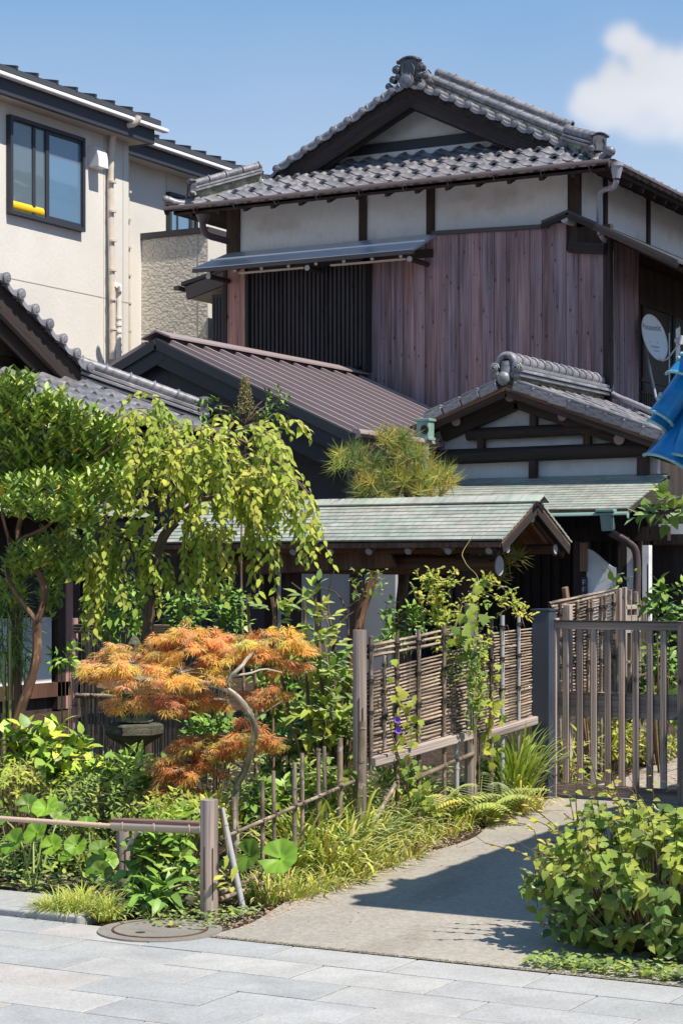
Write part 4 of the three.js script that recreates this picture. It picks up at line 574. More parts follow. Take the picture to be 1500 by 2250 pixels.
  for (let u = -9.2; u < -7.4; u += 0.12) part(h, 'door_slat', block(u, u + 0.03, 0.5, 1.9, vw + 0.22, vw + 0.26), M.beam); part(h, 'lintel', block(-10.1, -7.1, 1.9, 2.05, vw - 0.05, vw + 0.05), M.beam);
  const vp = 19.4, sp = new THREE.Shape(); { const q = [[1290, 1205], [1290, 1330], [1356, 1330], [1356, 1248]].map(([x, yy]) => onV(x, yy, vp)); sp.moveTo(q[0].x, q[0].y); sp.lineTo(q[1].x, q[1].y - 0.6); sp.lineTo(q[2].x, q[2].y - 0.6); sp.lineTo(q[3].x, q[3].y); sp.bezierCurveTo(q[3].x - 0.12, q[3].y + 0.03, q[0].x + 0.12, q[0].y - 0.03, q[0].x, q[0].y); }
  part(h, 'wing_panel', new THREE.ExtrudeGeometry(sp, { depth: 0.05, bevelEnabled: false, curveSegments: 12 }).translate(0, 0, -vp), M.white, { label: 'white plaster wing panel with a curved top' });
  const pst = (px0, px1, y0, m, v = vp - 0.05) => { const p = onV(px0, y0, v), q = onV(px1, y0, v); part(h, 'post', block(p.x, q.x, 0.4, p.y, v, v + 0.1), m); };
  pst(1258, 1288, 1190, M.beam); pst(1356, 1374, 1180, M.beam); pst(1410, 1424, 1198, M.plasterSmooth); pst(1376, 1390, 1200, M.plasterSmooth); pst(1420, 1423, 1240, M.whiteMetal);
  { const p = onV(1276, 1268, vp - 0.08), q = onV(1289, 1330, vp - 0.08); const sg = part(h, 'name_board', block(p.x, q.x, q.y - 0.1, p.y, vp - 0.09, vp - 0.07), M.navy); for (let k = 0; k < 5; k++) { const yy = p.y - 0.03 - k * 0.075; part(sg, 'mark', merge([block(p.x + 0.015, q.x - 0.012, yy - 0.004, yy, vp - 0.093, vp - 0.09), block(p.x + 0.015, q.x - 0.012, yy - 0.03, yy - 0.026, vp - 0.093, vp - 0.09), block(p.x + 0.022, p.x + 0.028, yy - 0.05, yy - 0.004, vp - 0.093, vp - 0.0905)]), M.plasterSmooth); } part(h, 'wooden_plate', block(p.x - 0.01, q.x + 0.0, p.y + 0.06, p.y + 0.36, vp - 0.09, vp - 0.07), M.rawBeam); }
  { const p = onV(1425, 1150, 20), q = onV(1500, 1172, 20); part(h, 'plaster_panel', block(p.x, q.x + 0.6, q.y, p.y, 20.3, 20.38), M.plasterSmooth); part(h, 'rail', block(p.x - 0.05, q.x + 0.6, q.y - 0.1, q.y - 0.002, 20.25, 20.37), M.beam); }
}
function woodUVx(g) { const p = g.attributes.position, uv = g.attributes.uv, a = rnd() * 9, b = rnd() * 9; for (let i = 0; i < p.count; i++) uv.setXY(i, p.getX(i) + a, p.getZ(i) + p.getY(i) + b); return g; }

// ---------- roofed garden gate ----------
const GV = 13.73, GY = 1.80, GUR = -6.17, GUL = -9.45, GD = 0.68, GRY = 2.13;
{
  const g = thing('garden_gate', 'rustic log gate with low patinated copper-strip roof over the garden path', 'gate', P(-7.5, gy(14.4), GV + GD));
  const a = Math.atan((GRY - GY) / GD), N = 11, dl = GD / Math.cos(a) / N;
  for (const e of [1, -1]) {
    const vE = e > 0 ? GV : GV + 2 * GD, vR = GV + GD;
    const dk = part(g, 'roof_deck', slab([P(GUL, GY - 0.01, vE), P(GUR - 0.01, GY - 0.01, vE), P(GUR - 0.01, GRY - 0.01, vR), P(GUL, GRY - 0.01, vR)], 0.03, V3(0, -1, 0)), M.brownBeam);
    for (let i = 0; i < N; i++) for (let j = 0; j < 4; j++) { const t = (i + 0.35) / N, u0 = mix(GUL, GUR, j / 4), u1 = mix(GUL, GUR, (j + 1) / 4), q = new THREE.BoxGeometry(u1 - u0 - 0.0015, 0.014, dl + 0.022); woodUVx(q); q.rotateX(e * (a - 0.085)).translate((u0 + u1) / 2 + rr(-0.001, 0.001), mix(GY, GRY, t) + 0.014, -mix(vE, vR, t)); part(dk, 'copper_sheet', q, pick(M.copper)); }
    part(g, 'eave_board', block(GUL, GUR - 0.02, GY - 0.05, GY - 0.012, vE - 0.01, vE + 0.015), M.brownBeam);
    const cap = new THREE.BoxGeometry(GUR - GUL + 0.06, 0.012, 0.12); woodUVx(cap); part(g, 'ridge_cap', cap.rotateX(e * a).translate((GUL + GUR) / 2 + 0.02, GRY + 0.012, -(vR - e * 0.055)), M.copper[1]);
    for (const k of [0.0, 1]) { part(g, 'barge_board', bar(P(GUR - 0.02 - k * 0.05, GRY - 0.07 - k * 0.03, vR), P(GUR - 0.02 - k * 0.05, GY - 0.06 - k * 0.03, vE + e * 0.01), 0.07, 0.025, RIGHT), k ? M.beam2 : M.beam); }
    for (let k = 0; k < 10; k++) { const u = GUR - 0.13 - k * 0.347, p = P(u, GY - 0.075, vE + e * 0.03), q = P(u, GRY - 0.075, vR), rf = part(g, 'rafter', cyl(p, q, 0.027, 0.027, 10), M.rawBeam); part(rf, 'rafter_end', cyl(p.clone(), p.clone().add(p.clone().sub(q).setLength(0.008)), 0.0285, 0.0285, 14), M.logEnd); }
    // purlin under the rafters
    const pv = mix(vE, vR, 0.3), py = mix(GY, GRY, 0.3) - 0.15, pl = part(g, 'purlin', cyl(P(GUL, py, pv), P(GUR - 0.06, py, pv), 0.04, 0.04, 12), M.brownBeam); part(pl, 'purlin_end', cyl(P(GUR - 0.061, py, pv), P(GUR - 0.052, py, pv), 0.041, 0.041, 16), M.logEnd);
  }
  { const pl = part(g, 'ridge_pole', cyl(P(GUL, GRY - 0.13, GV + GD), P(GUR - 0.06, GRY - 0.13, GV + GD), 0.045, 0.045, 12), M.brownBeam); part(pl, 'purlin_end', cyl(P(GUR - 0.061, GRY - 0.13, GV + GD), P(GUR - 0.05, GRY - 0.13, GV + GD), 0.046, 0.046, 16), M.logEnd); }
  // main log lintel, posts, brace
  const lv = GV + 0.42, l1 = onV(1095, 1243, lv), lg = part(g, 'lintel_log', cyl(P(GUL + 0.2, l1.y + 0.03, lv), l1, 0.085, 0.078, 18), M.brownBeam); part(lg, 'log_end', cyl(l1.clone(), l1.clone().add(V3(0.008, 0, 0)), 0.079, 0.079, 22), M.logEnd);
  for (const px of [1024, 640]) { const p = onV(px, 1300, lv); part(g, 'gate_post', bar(P(p.x, gy(lv) - 0.1, lv), P(p.x, GY + 0.08, lv), 0.13, 0.13, OUT, 0.01), M.beam2); const q = onV(px - 60, 1300, lv + 0.5); part(g, 'gate_post', bar(P(q.x, gy(lv) - 0.1, lv + 0.62), P(q.x, GY + 0.08, lv + 0.62), 0.09, 0.09, OUT, 0.01), M.beam2); }
  for (const px of [978]) { const e = part(g, 'cross_log', cyl(onV(px, 1198, GV + 0.06), onV(px, 1198, GV + 0.06).add(V3(0, 0, -1.2)), 0.038, 0.038, 12), M.beam2); part(e, 'log_end', cyl(onV(px, 1198, GV + 0.055), onV(px, 1198, GV + 0.05), 0.039, 0.039, 18), M.logEnd); }
  { const e = part(g, 'cross_log', cyl(onV(502, 1213, GV + 0.06), onV(502, 1213, GV + 0.06).add(V3(0, 0, -1.2)), 0.036, 0.036, 12), M.beam2); part(e, 'log_end', cyl(onV(502, 1213, GV + 0.055), onV(502, 1213, GV + 0.05), 0.037, 0.037, 18), M.logEnd); }
  const bv = GV + 0.2; part(g, 'brace_board', slab([onV(560, 1262, bv), onV(872, 1246, bv), onV(853, 1206, bv), onV(560, 1212, bv)], 0.04, V3(0, 0, -1)), M.brownBeam);
}

// ---------- blue-glazed roof of the small pavilion beyond the right edge: the driveway shade is its ----------
{
  const U = -2.57, V = 7.69, Y = 2.88, sl = 0.75, W = 2.6, D = 6.2;
  const h = thing('tiled_pavilion', 'blue glazed roof tiles of a low pavilion at the right edge of the view', 'pavilion', P(U + 1.2, 0.1, V + 2));
  const cor = [P(U, Y, V), P(U + W * 2, Y, V), P(U + W * 2, Y, V + D), P(U, Y, V + D)], r0 = P(U + W, Y + W * sl, V + W), r1 = P(U + W, Y + W * sl, V + D - W);
  part(h, 'roof_deck', slab([cor[0], cor[1], r0], 0.06, V3(0, -1, 0)), M.blue); part(h, 'roof_deck', slab([cor[0], r0, r1, cor[3]], 0.06, V3(0, -1, 0)), M.blue); part(h, 'roof_deck', slab([cor[1], cor[2], r1, r0], 0.06, V3(0, -1, 0)), M.blue); part(h, 'roof_deck', slab([cor[2], cor[3], r1], 0.06, V3(0, -1, 0)), M.blue);
  // cover tiles: half pipes, flared, with a pale glazed lip and small studs; placed by head and lip points
  const cover = (p, q, r0_, r1_, face, arc = 3.3, n = 18) => {
    const y = q.clone().sub(p), L = y.length(); y.normalize(); const z = face.clone().addScaledVector(y, -face.dot(y)).normalize(), x = new THREE.Vector3().crossVectors(y, z);
    const g = sheet((s, t) => { const a = (s - 0.5) * arc, R = mix(r0_, r1_, t * t); return V3(Math.sin(a) * R, Math.cos(a) * R, t * L); }, n, 8, 0.012), m = new THREE.Matrix4().makeBasis(x, z, y).setPosition(p);
    const t = part(h, 'cover_tile', g, M.blue, { m });
    const pts = []; for (let i = 0; i <= n; i++) { const a = (i / n - 0.5) * arc; pts.push(V3(Math.sin(a) * r1_, Math.cos(a) * r1_, L)); }
    part(t, 'lip', new THREE.TubeGeometry(new THREE.CatmullRomCurve3(pts), n, 0.008, 6), M.blueEdge, { m }); return { t, m, L };
  };
  const Z = 8.6, q = (x, y, dz = 0) => at(x, y, Z + dz), toC = V3(0, EYE, 0).sub(q(1450, 900)).normalize(), stud = (o, x, y, dz) => part(o.t, 'stud', new THREE.SphereGeometry(0.011, 10, 8).translate(...q(x, y, dz).toArray()), M.blueEdge);
  const t1 = cover(q(1565, 722, 0.1), q(1500, 842, 0.02), 0.055, 0.085, toC.clone().add(UP.clone().multiplyScalar(0.35)), 2.7);
  const t2 = cover(q(1520, 818, 0.1), q(1450, 922, 0.06), 0.055, 0.062, toC.clone().add(UP.clone().multiplyScalar(0.3)), 2.6);
  const t3 = cover(q(1500, 855, 0.12), q(1442, 938, 0.1), 0.045, 0.048, toC, 2.9);
  const t4 = cover(q(1535, 900, 0.12), q(1466, 1032, 0.05), 0.07, 0.125, toC.clone().add(UP.clone().multiplyScalar(0.5)), 2.3);
  const t5 = cover(q(1530, 905, 0.0), q(1502, 1008, -0.02), 0.05, 0.065, toC.clone().add(UP.clone().multiplyScalar(0.3)), 2.5); 
  for (const [o, x, y] of [[t1, 1496, 778], [t1, 1490, 787], [t2, 1450, 867], [t2, 1445, 876]]) stud(o, x, y, 0.02);
  for (let v = V + 0.34; v < V + D - 0.3; v += 0.34) { const k = Math.min(W, v - V, V + D - v) - 0.06; for (let j = 0; j < k - 0.3; j += 0.5) cover(P(U + Math.min(k, j + 0.68), Y + Math.min(k, j + 0.68) * sl + 0.01, v), P(U + 0.16 + j, Y + (0.16 + j) * sl + 0.02, v), 0.06, 0.075, V3(-0.6, 0.8, 0), 2.8, 8); }
  for (let u = U + 0.34; u < U + 2 * W - 0.3; u += 0.34) { const k = Math.min(W, u - U, U + 2 * W - u) - 0.06; for (let j = 0; j < k - 0.3; j += 0.5) cover(P(u, Y + Math.min(k, j + 0.68) * sl + 0.01, V + Math.min(k, j + 0.68)), P(u, Y + (0.16 + j) * sl + 0.02, V + 0.16 + j), 0.06, 0.075, V3(0, 0.8, 0.6), 2.8, 8); }
  for (let j = 0; j < 4; j++) cover(P(U + 0.75 + j * 0.5, Y + (0.75 + j * 0.5) * sl + 0.06, V + 0.75 + j * 0.5), P(U + 0.15 + j * 0.5, Y + (0.15 + j * 0.5) * sl + 0.07, V + 0.15 + j * 0.5), 0.085, 0.1, V3(-0.3, 0.8, 0.3), 3, 10);
  cover(P(U + 0.28, Y + 0.12, V + 0.28), q(1552, 745, 0.05), 0.06, 0.085, toC.clone().add(UP.clone().multiplyScalar(0.4)), 2.7);
  part(h, 'corner_post', bar(P(U + 0.34, 0, V + 0.42), P(U + 0.34, Y + 0.2, V + 0.42), 0.12, 0.12, OUT, 0.008), M.beam2);
  // posts and the closed wall it stands on
  part(h, 'wall', block(U + 1.1, U + 2 * W - 0.5, 0, Y + 0.6, V + 1.0, V + D - 0.5), M.stucco);
  part(h, 'soffit', slab(cor.map((p) => p.clone().add(V3(0, -0.065, 0))), 0.03, V3(0, -1, 0)), M.beam2);
}

// ---------- wooden gate, its blue post, bamboo fences ----------
const FU = -4.85, GTV = 11.3;
{
  const p0 = onV(1205, 1600, GTV), p1 = onV(1497, 1600, GTV), yT = onV(1350, 1367, GTV).y, yT0 = onV(1350, 1384, GTV).y, yB = onV(1340, 1752, GTV).y, yB1 = onV(1340, 1728, GTV).y, g = thing('slatted_gate', 'weathered grey wooden slatted gate closing the driveway', 'gate', P((p0.x + p1.x) / 2, gy(GTV), GTV));
  const st = (px0, px1, y0, y1, v = GTV, d = 0.05) => block(onV(px0, 1500, v).x, onV(px1, 1500, v).x, y0, y1, v, v + d, 0.004);
  part(g, 'stile', st(1200, 1221, yB - 0.02, yT + 0.02, GTV - 0.005, 0.06), M.gateWood[0]); part(g, 'stile', st(1486, 1512, yB - 0.02, yT + 0.01, GTV - 0.005, 0.06), M.gateWood[0]);
  const railBox = (y0, y1, v, d, m) => part(g, 'rail', bar(P(p0.x + 0.04, (y0 + y1) / 2, v + d / 2), P(p1.x - 0.005, (y0 + y1) / 2, v + d / 2), y1 - y0, d, OUT, 0.004), m);
  railBox(yT0, yT, GTV, 0.05, M.gateWood[1]); railBox(yB, yB1, GTV, 0.05, M.gateWood[2]); railBox(onV(1350, 1578, GTV).y, onV(1350, 1524, GTV).y, GTV + 0.032, 0.025, M.gateWood[1]);
  part(g, 'top_cap', bar(P(p0.x + 0.03, yT + 0.004, GTV + 0.025), P(p1.x, yT + 0.004, GTV + 0.025), 0.07, 0.008, UP), M.blackIron);
  for (let i = 0; i < 9; i++) { const px = 1241 + i * 30.6; if (px < 1484) part(g, 'slat', st(px - 6.5, px + 6.5, yB1 + 0.001, yT0 - 0.001, GTV + 0.001, 0.03), pick(M.gateWood)); }
  const b = ground(onU(1177, 1770, FU + 0.06)), bp = thing('gate_post', 'dark blue painted square post at the hinge side of the gate', 'post', b);
  const w = 0.1; part(bp, 'shaft', block(b.x - w / 2 - 0.005, b.x + w / 2 + 0.01, b.y - 0.1, onU(1177, 1341, FU).y, GTV - 0.09, GTV + 0.03, 0.005), M.bluePaint); part(bp, 'cap', block(b.x - w / 2 - 0.012, b.x + w / 2 + 0.017, onU(1177, 1341, FU).y, onU(1177, 1341, FU).y + 0.01, GTV - 0.097, GTV + 0.037), M.bluePaint);
}
function logPost(name, label, base, h, r, m, extra = 0.15) {   // one round post with checks in its grain
  const t = thing(name, label, 'post', base); 
  const g = new THREE.CylinderGeometry(r * 0.97, r, h + extra, 22, 6), p = g.attributes.position, uv = g.attributes.uv, s = rnd() * 9;
  for (let i = 0; i < p.count; i++) { const a = Math.atan2(p.getZ(i), p.getX(i)), k = 1 + 0.03 * Math.sin(a * 3 + s) + 0.015 * Math.sin(a * 7 + s * 2 + p.getY(i) * 3); if (Math.abs(p.getY(i)) <= h) { p.setX(i, p.getX(i) * k); p.setZ(i, p.getZ(i) * k); } uv.setXY(i, a * r + s, p.getY(i) + s); }
  g.computeVertexNormals(); g.translate(base.x, base.y - extra + (h + extra) / 2, base.z);
  part(t, 'shaft', g, m);
  for (let k = 0; k < 3; k++) { const a = rr(-2.2, 0.8) , q = V3(Math.cos(a) * r * 0.995, 0, -Math.sin(a) * r * 0.995), y0 = rr(0.1, 0.4) * h, y1 = y0 + rr(0.3, 0.5) * h; part(t, 'crack', bar(base.clone().add(q).add(V3(0, y0, 0)), base.clone().add(q).add(V3(0, y1, 0)), 0.005, 0.006, q), M.beam2); }
  return t;
}
// posts of the garden fence, nearest first
const bP1 = onG(460, 2014), Y = (px, py, u = FU) => onU(px, py, u).y;
logPost('log_post', 'thick weathered log post at the corner by the manhole cover', bP1, at(460, 1757, bP1.clone().sub(V3(0, EYE, 0)).dot(V3(-SA, 0, -CA))).y - bP1.y, 0.041 * 1.02, M.grey[2]);
const bP2 = ground(onU(790, 1600, FU)); logPost('log_post', 'tall grey log post at the near end of the woven fence', bP2, onU(790, 1384, FU).y - bP2.y, 0.036, M.grey[0]);
const bP3 = ground(onU(1033, 1600, FU)); logPost('log_post', 'rounded grey log post wrapped in vines at the middle of the woven fence', bP3, onU(1033, 1330, FU).y - bP3.y, 0.037, M.grey[1]);
{ const b = onG(272, 1955); logPost('log_post', 'short brown log post under the bamboo rail', b, onV(272, 1812, -b.z).y - b.y, 0.034, M.grey[1]); }

function bambooCane(parent, p, q, r, m, name = 'cane') {          // cane with nodes
  const L = p.distanceTo(q), gs = [cyl(p, q, r, r * 0.94, 10)], d = q.clone().sub(p).normalize(); for (let t = rr(0.05, 0.2); t < L; t += rr(0.17, 0.24)) { const c = p.clone().addScaledVector(d, t); gs.push(cyl(c, c.clone().addScaledVector(d, 0.009), r * 1.13, r * 1.13, 10)); }
  return part(parent, name, merge(gs), m);
}
const knot = (parent, c, r) => part(parent, 'rope_tie', merge([0, 1, 2].map((k) => new THREE.TorusGeometry(r * 1.25, 0.004, 5, 12).rotateX(Math.PI / 2).rotateZ(rr(-0.5, 0.5)).translate(c.x, c.y + (k - 1) * 0.007, c.z)).concat([tube([c.clone().add(V3(r, 0, 0)), c.clone().add(V3(r + 0.02, 0.012, 0.01)), c.clone().add(V3(r + 0.035, -0.02, 0.015))], 0.003, 0.002, 4, 0.02)])), M.rope);
// woven twig panels between the posts
function wovenPanel(label, px0, px1, top, bot, rods, stakes, u, rail) {
  const t = thing('woven_fence', label, 'fence', ground(onU((px0 + px1) / 2, 1600, u)), 'woven twig fence panels along the driveway');
  const v0 = -onU(px0, 1500, u).z, v1 = -onU(px1, 1500, u).z, yl = (a, s) => mix(onU(px0, a[0], u).y, onU(px1, a[1], u).y, s), n = Math.round((yl(top, 0) - yl(bot, 0)) / 0.0185);
  const rod = (fn, r, name) => { const pts = []; for (let k = 0; k <= 7; k++) { const s = k / 7; pts.push(P(u + rr(-0.006, 0.006), fn(s) + rr(-0.0025, 0.0025), mix(v0, v1, s))); } return part(t, name, tube(pts, r, r * rr(0.7, 1), 6, 0.09), pick(M.twig)); };
  for (let i = 0; i <= n; i++) rod((s) => mix(yl(bot, s), yl(top, s), i / n), rr(0.0065, 0.0092), 'twig');
  for (const r of rods) rod((s) => yl(r, s), 0.0115, 'rod');
  for (const [px, y0, y1, r, m] of stakes) { const v = -onU(px, 1500, u).z; const c = P(u + 0.018, onU(px, y0, u).y, v); bambooCane(t, P(u + 0.018, y1 ? onU(px, y1, u).y : gy(v) - 0.05, v), c, r, m ?? pick(M.bamboo), 'stake'); for (const f of [0.1, 0.38, 0.66]) knot(t, P(u + 0.018, mix(c.y, yl(bot, 0.5), f), v), r); }
  if (rail) part(t, 'bottom_rail', bar(P(u + 0.03, onU(rail[0], rail[1], u).y, -onU(rail[0], 1500, u).z), P(u + 0.03, onU(rail[2], rail[3], u).y, -onU(rail[2], 1500, u).z), 0.045, 0.05, UP, 0.006), M.grey[1]);
  return t;
}
{
  const a = wovenPanel('woven twig fence panel nearest the street, purple flowers on it', 806, 1022, [1482, 1424], [1662, 1604], [[1420, 1377], [1432, 1389], [1444, 1402]], [[808, 1398, 1690, 0.0125], [838, 1440, 1640, 0.01, M.grey[0]], [866, 1390, 0, 0.0115], [913, 1383, 0, 0.0125], [969, 1374, 0, 0.0115]], FU, [806, 1674, 1022, 1614]);
  bambooCane(a, onU(890, 1720, FU + 0.03), onU(1040, 1655, FU + 0.03), 0.013, M.bamboo[0], 'brace'); bambooCane(a, onU(1003, 1628, FU + 0.03), onU(1003, 1770, FU + 0.03), 0.013, M.pole, 'stake');
  bambooCane(a, onU(800, 1842, FU + 0.03), onU(870, 1720, FU + 0.03), 0.014, M.bamboo[1], 'brace');
  const b = wovenPanel('woven twig fence panel between the vine post and the blue post', 1046, 1168, [1397, 1382], [1618, 1578], [], [[1073, 1355, 0, 0.012], [1097, 1352, 0, 0.0135, M.pole], [1133, 1347, 0, 0.011, M.pole]], FU, [1046, 1618, 1165, 1582]);
  wovenPanel('woven twig fence panel seen through the gate slats', 1206, 1352, [1352, 1312], [1525, 1522], [[1334, 1302], [1326, 1294], [1340, 1310]], [[1224, 1326, 0, 0.0115], [1262, 1322, 0, 0.012], [1286, 1318, 1540, 0.01], [1293, 1317, 0, 0.0115], [1314, 1312, 0, 0.011], [1323, 1311, 0, 0.012], [1342, 1304, 0, 0.012]], FU, [1206, 1532, 1352, 1528]);
  for (const [px, yt, r, lb] of [[1246, 1328, 0.034, 'squared grey post behind the gate, cut flat on top'], [1358, 1292, 0.024, 'slim pale post at the far end of the woven fence']]) { const bb = ground(onU(px, 1600, FU + 0.03)); const t = thing('fence_post', lb, 'post', bb); part(t, 'shaft', bar(bb.clone().add(V3(0, -0.1, 0)), V3(bb.x, onU(px, yt, FU + 0.03).y, bb.z), r * 1.6, r * 1.6, OUT, 0.006), M.grey[2]); }
  const pl = thing('wooden_plank', 'raw brown plank leaning behind the woven fence and the gate', 'plank', ground(onU(1300, 1700, FU - 0.15))); part(pl, 'board', bar(onU(1240, 1290, FU - 0.12), onU(1300, 1720, FU - 0.0), 0.055, 0.03, RIGHT, 0.005), M.rawBeam);
  // wooden rack behind the gate
  const rk = thing('wooden_rack', 'old grey wooden rack of boards behind the gate', 'rack', ground(onU(1385, 1650, FU)));
  const rb = (x0, y0, x1, y1, w, m) => part(rk, 'board', bar(onU(x0, y0, FU + 0.02), onU(x1, y1, FU + 0.02), w, 0.03, RIGHT, 0.004), m);
  rb(1371, 1290, 1371, 1700, 0.028, M.grey[0]); rb(1382, 1296, 1382, 1620, 0.02, M.bamboo[0]); rb(1396, 1300, 1396, 1700, 0.03, M.grey[1]); rb(1370, 1335, 1402, 1333, 0.03, M.grey[2]); rb(1370, 1455, 1402, 1454, 0.02, M.bamboo[2]); rb(1386, 1400, 1386, 1640, 0.03, M.bamboo[3]); rb(1372, 1372, 1402, 1370, 0.12, M.grey[1]);
  const rs = thing('reed_bundle', 'dark brown twig bundle at the far end of the fence', 'bundle', ground(onU(1405, 1650, FU - 0.05))); for (let k = 0; k < 7; k++) part(rs, 'twig', tube([onU(1402 + k * 3, 1720, FU - 0.05), onU(1403 + k * 2.8, 1500, FU - 0.05), onU(1402 + k * 3 + rr(-3, 3), 1310 + rr(-8, 14), FU - 0.05)], 0.008, 0.006, 5, 0.1), pick(M.twig));
}
// low bamboo fence between the street post and the woven fence
{
  const t = thing('bamboo_fence', 'low open fence of upright bamboo stakes tied to one slanting rail', 'fence', ground(onU(630, 1800, FU)));
  const rail = (s) => onU(mix(486, 806, s), mix(1843, 1704, s), FU + 0.02);
  bambooCane(t, rail(0), rail(1), 0.0095, M.bamboo[2], 'rail');
  for (const [px, py, r, m] of [[519, 1752, 0.0105, 0], [577, 1718, 0.011, 1], [604, 1694, 0.010, 0], [648, 1676, 0.0125, 3], [664, 1655, 0.0115, 0], [699, 1647, 0.011, 1], [746, 1622, 0.0155, 0], [716, 1640, 0.010, 3]]) { const q = onU(px, py, FU), v = -q.z; bambooCane(t, P(FU, gy(v) - 0.08, v), q.add(V3(rr(-0.01, 0.01), 0, rr(-0.01, 0.01))), r, M.bamboo[m], 'stake'); const s = (px - 486) / 320; knot(t, rail(s).add(V3(-0.008, 0, 0)), r * 1.1); }
  bambooCane(t, onU(785, 1830, FU + 0.05), onU(797, 1585, FU + 0.05), 0.0175, M.bamboo[0], 'stake');
  bambooCane(t, onU(488, 1990, FU + 0.06).add(V3(0, 0, -0.12)), onU(484, 1775, FU + 0.02), 0.0085, M.bamboo[0], 'stake'); bambooCane(t, onU(536, 2006, FU + 0.12), onU(487, 1775, FU + 0.0), 0.0145, M.pole, 'stake');
  bambooCane(t, onU(484, 1962, FU + 0.05), onU(580, 1918, FU + 0.05), 0.011, M.bamboo[2], 'rail'); bambooCane(t, onU(484, 1976, FU + 0.08), onU(580, 1940, FU + 0.08), 0.011, M.bamboo[1], 'rail');
}
// street-side rail: split bamboo cap and a thin cane
{
  const v = 7.56, t = thing('bamboo_rail', 'pinkish bamboo rail across the front of the garden bed', 'rail', P(-6.2, gy(v), v));
  bambooCane(t, onV(-60, 1794, v), onV(258, 1816, v), 0.0125, M.rail, 'cane');
  const a = onV(250, 1812, v - 0.01), b = onV(445, 1820, v - 0.01); bambooCane(t, a, b, 0.028, mat([0.56, 0.44, 0.37], { roughness: 0.55, map: stuccoMap }), 'cane'); part(t, 'cap', bar(a.clone().add(V3(-0.002, 0.022, 0)), b.clone().add(V3(0, 0.022, 0)), 0.05, 0.018, UP, 0.006), wood([0.27, 0.17, 0.14]));
  part(t, 'strut', bar(onV(285, 1860, v + 0.05), onV(305, 1826, v + 0.05), 0.025, 0.025, OUT), M.grey[1]);
}
// reed screen and stone lantern behind the maple
{
  const v = 11.2, t = thing('reed_screen', 'upright reed screen with bamboo crossbars behind the stone lantern', 'screen', P(onV(330, 1600, v).x, gy(v), v)), gs = [], x0 = onV(180, 1500, v).x, x1 = onV(505, 1500, v).x, yt = onV(300, 1392, v).y;
  for (let u = x0; u < x1; u += 0.0115) gs.push(cyl(P(u, gy(v) - 0.05, v + rr(-0.006, 0.006)), P(u + rr(-0.004, 0.004), yt + rr(-0.02, 0.02), v + rr(-0.006, 0.006)), 0.0046, 0.004, 5));
  part(t, 'reeds', merge(gs), M.twig[1], { kind: 'stuff' }); for (const y of [1468, 1530]) { bambooCane(t, P(x0 - 0.03, onV(240, y, v).y, v - 0.02), P(x0 + 0.12, onV(240, y, v).y, v - 0.02), 0.019, M.bamboo[2], 'crossbar'); bambooCane(t, P(x0 + 0.13, onV(240, y, v).y, v - 0.02), P(x1, onV(240, y, v).y, v - 0.02), 0.019, M.bamboo[2], 'crossbar'); knot(t, P(x0 + 0.12, onV(240, y, v).y, v - 0.02), 0.02); }
  bambooCane(t, P(x0 - 0.06, gy(v) - 0.05, v), P(x0 - 0.06, yt + 0.1, v), 0.025, M.plankRed[1], 'end_post'); part(t, 'twig_cap', merge(Array.from({ length: 6 }, (_, k) => tube([P(x0 - 0.05, yt + k * 0.011, v - 0.02 - 0.004 * (k % 2)), P((x0 + x1) / 2, yt + k * 0.011 + 0.005, v - 0.02), P(x1, yt + k * 0.011, v - 0.02)], 0.006, 0.005, 5, 0.2))), M.twig[3]);
}
{
  const c = P(0, 0, 0), v = 9.7, q = (x, y) => onV(x, y, v), ctr = q(296, 1600); const t = thing('stone_lantern', 'old grey stone lantern half hidden under the orange maple', 'lantern', P(ctr.x, gy(v), v));
  const lathe = (pts, seg = 6, rot = 0) => { const g = new THREE.LatheGeometry(pts.map(([r, y]) => new THREE.Vector2(r * 0.74, y)), seg); return toCreasedNormals(g, 0.5).rotateY(rot).translate(ctr.x, 0, ctr.z); };
  const ys = (y) => q(302, y).y;
  part(t, 'roof', lathe([[0.0, ys(1428)], [0.05, ys(1432)], [0.1, ys(1452)], [0.2, ys(1482)], [0.3, ys(1504)], [0.315, ys(1510)], [0.3, ys(1520)], [0.17, ys(1526)], [0, ys(1526)]], 6, 0.35), M.stone); part(t, 'finial', lathe([[0, ys(1395)], [0.03, ys(1402)], [0.055, ys(1415)], [0.04, ys(1430)], [0, ys(1430)]], 12), M.stone);
  const fb = part(t, 'fire_box', lathe([[0, ys(1526)], [0.15, ys(1526)], [0.155, ys(1585)], [0, ys(1585)]], 6, 0.35), M.stone);
  for (const k of [-0.052, 0.012, 0.075]) part(fb, 'opening', block(ctr.x + k * 0.7 - 0.01, ctr.x + k * 0.7 + 0.014, ys(1574), ys(1542), v - 0.106, v - 0.095), M.dark);
  part(t, 'platform', lathe([[0, ys(1588)], [0.21, ys(1590)], [0.235, ys(1594)], [0.235, ys(1612)], [0.2, ys(1622)], [0.09, ys(1640)], [0, ys(1640)]], 6, 0.2), M.stoneDark); part(t, 'pillar', lathe([[0, ys(1640)], [0.085, ys(1640)], [0.1, gy(v) + 0.05], [0.16, gy(v)], [0, gy(v)]], 12), M.stoneDark);
}

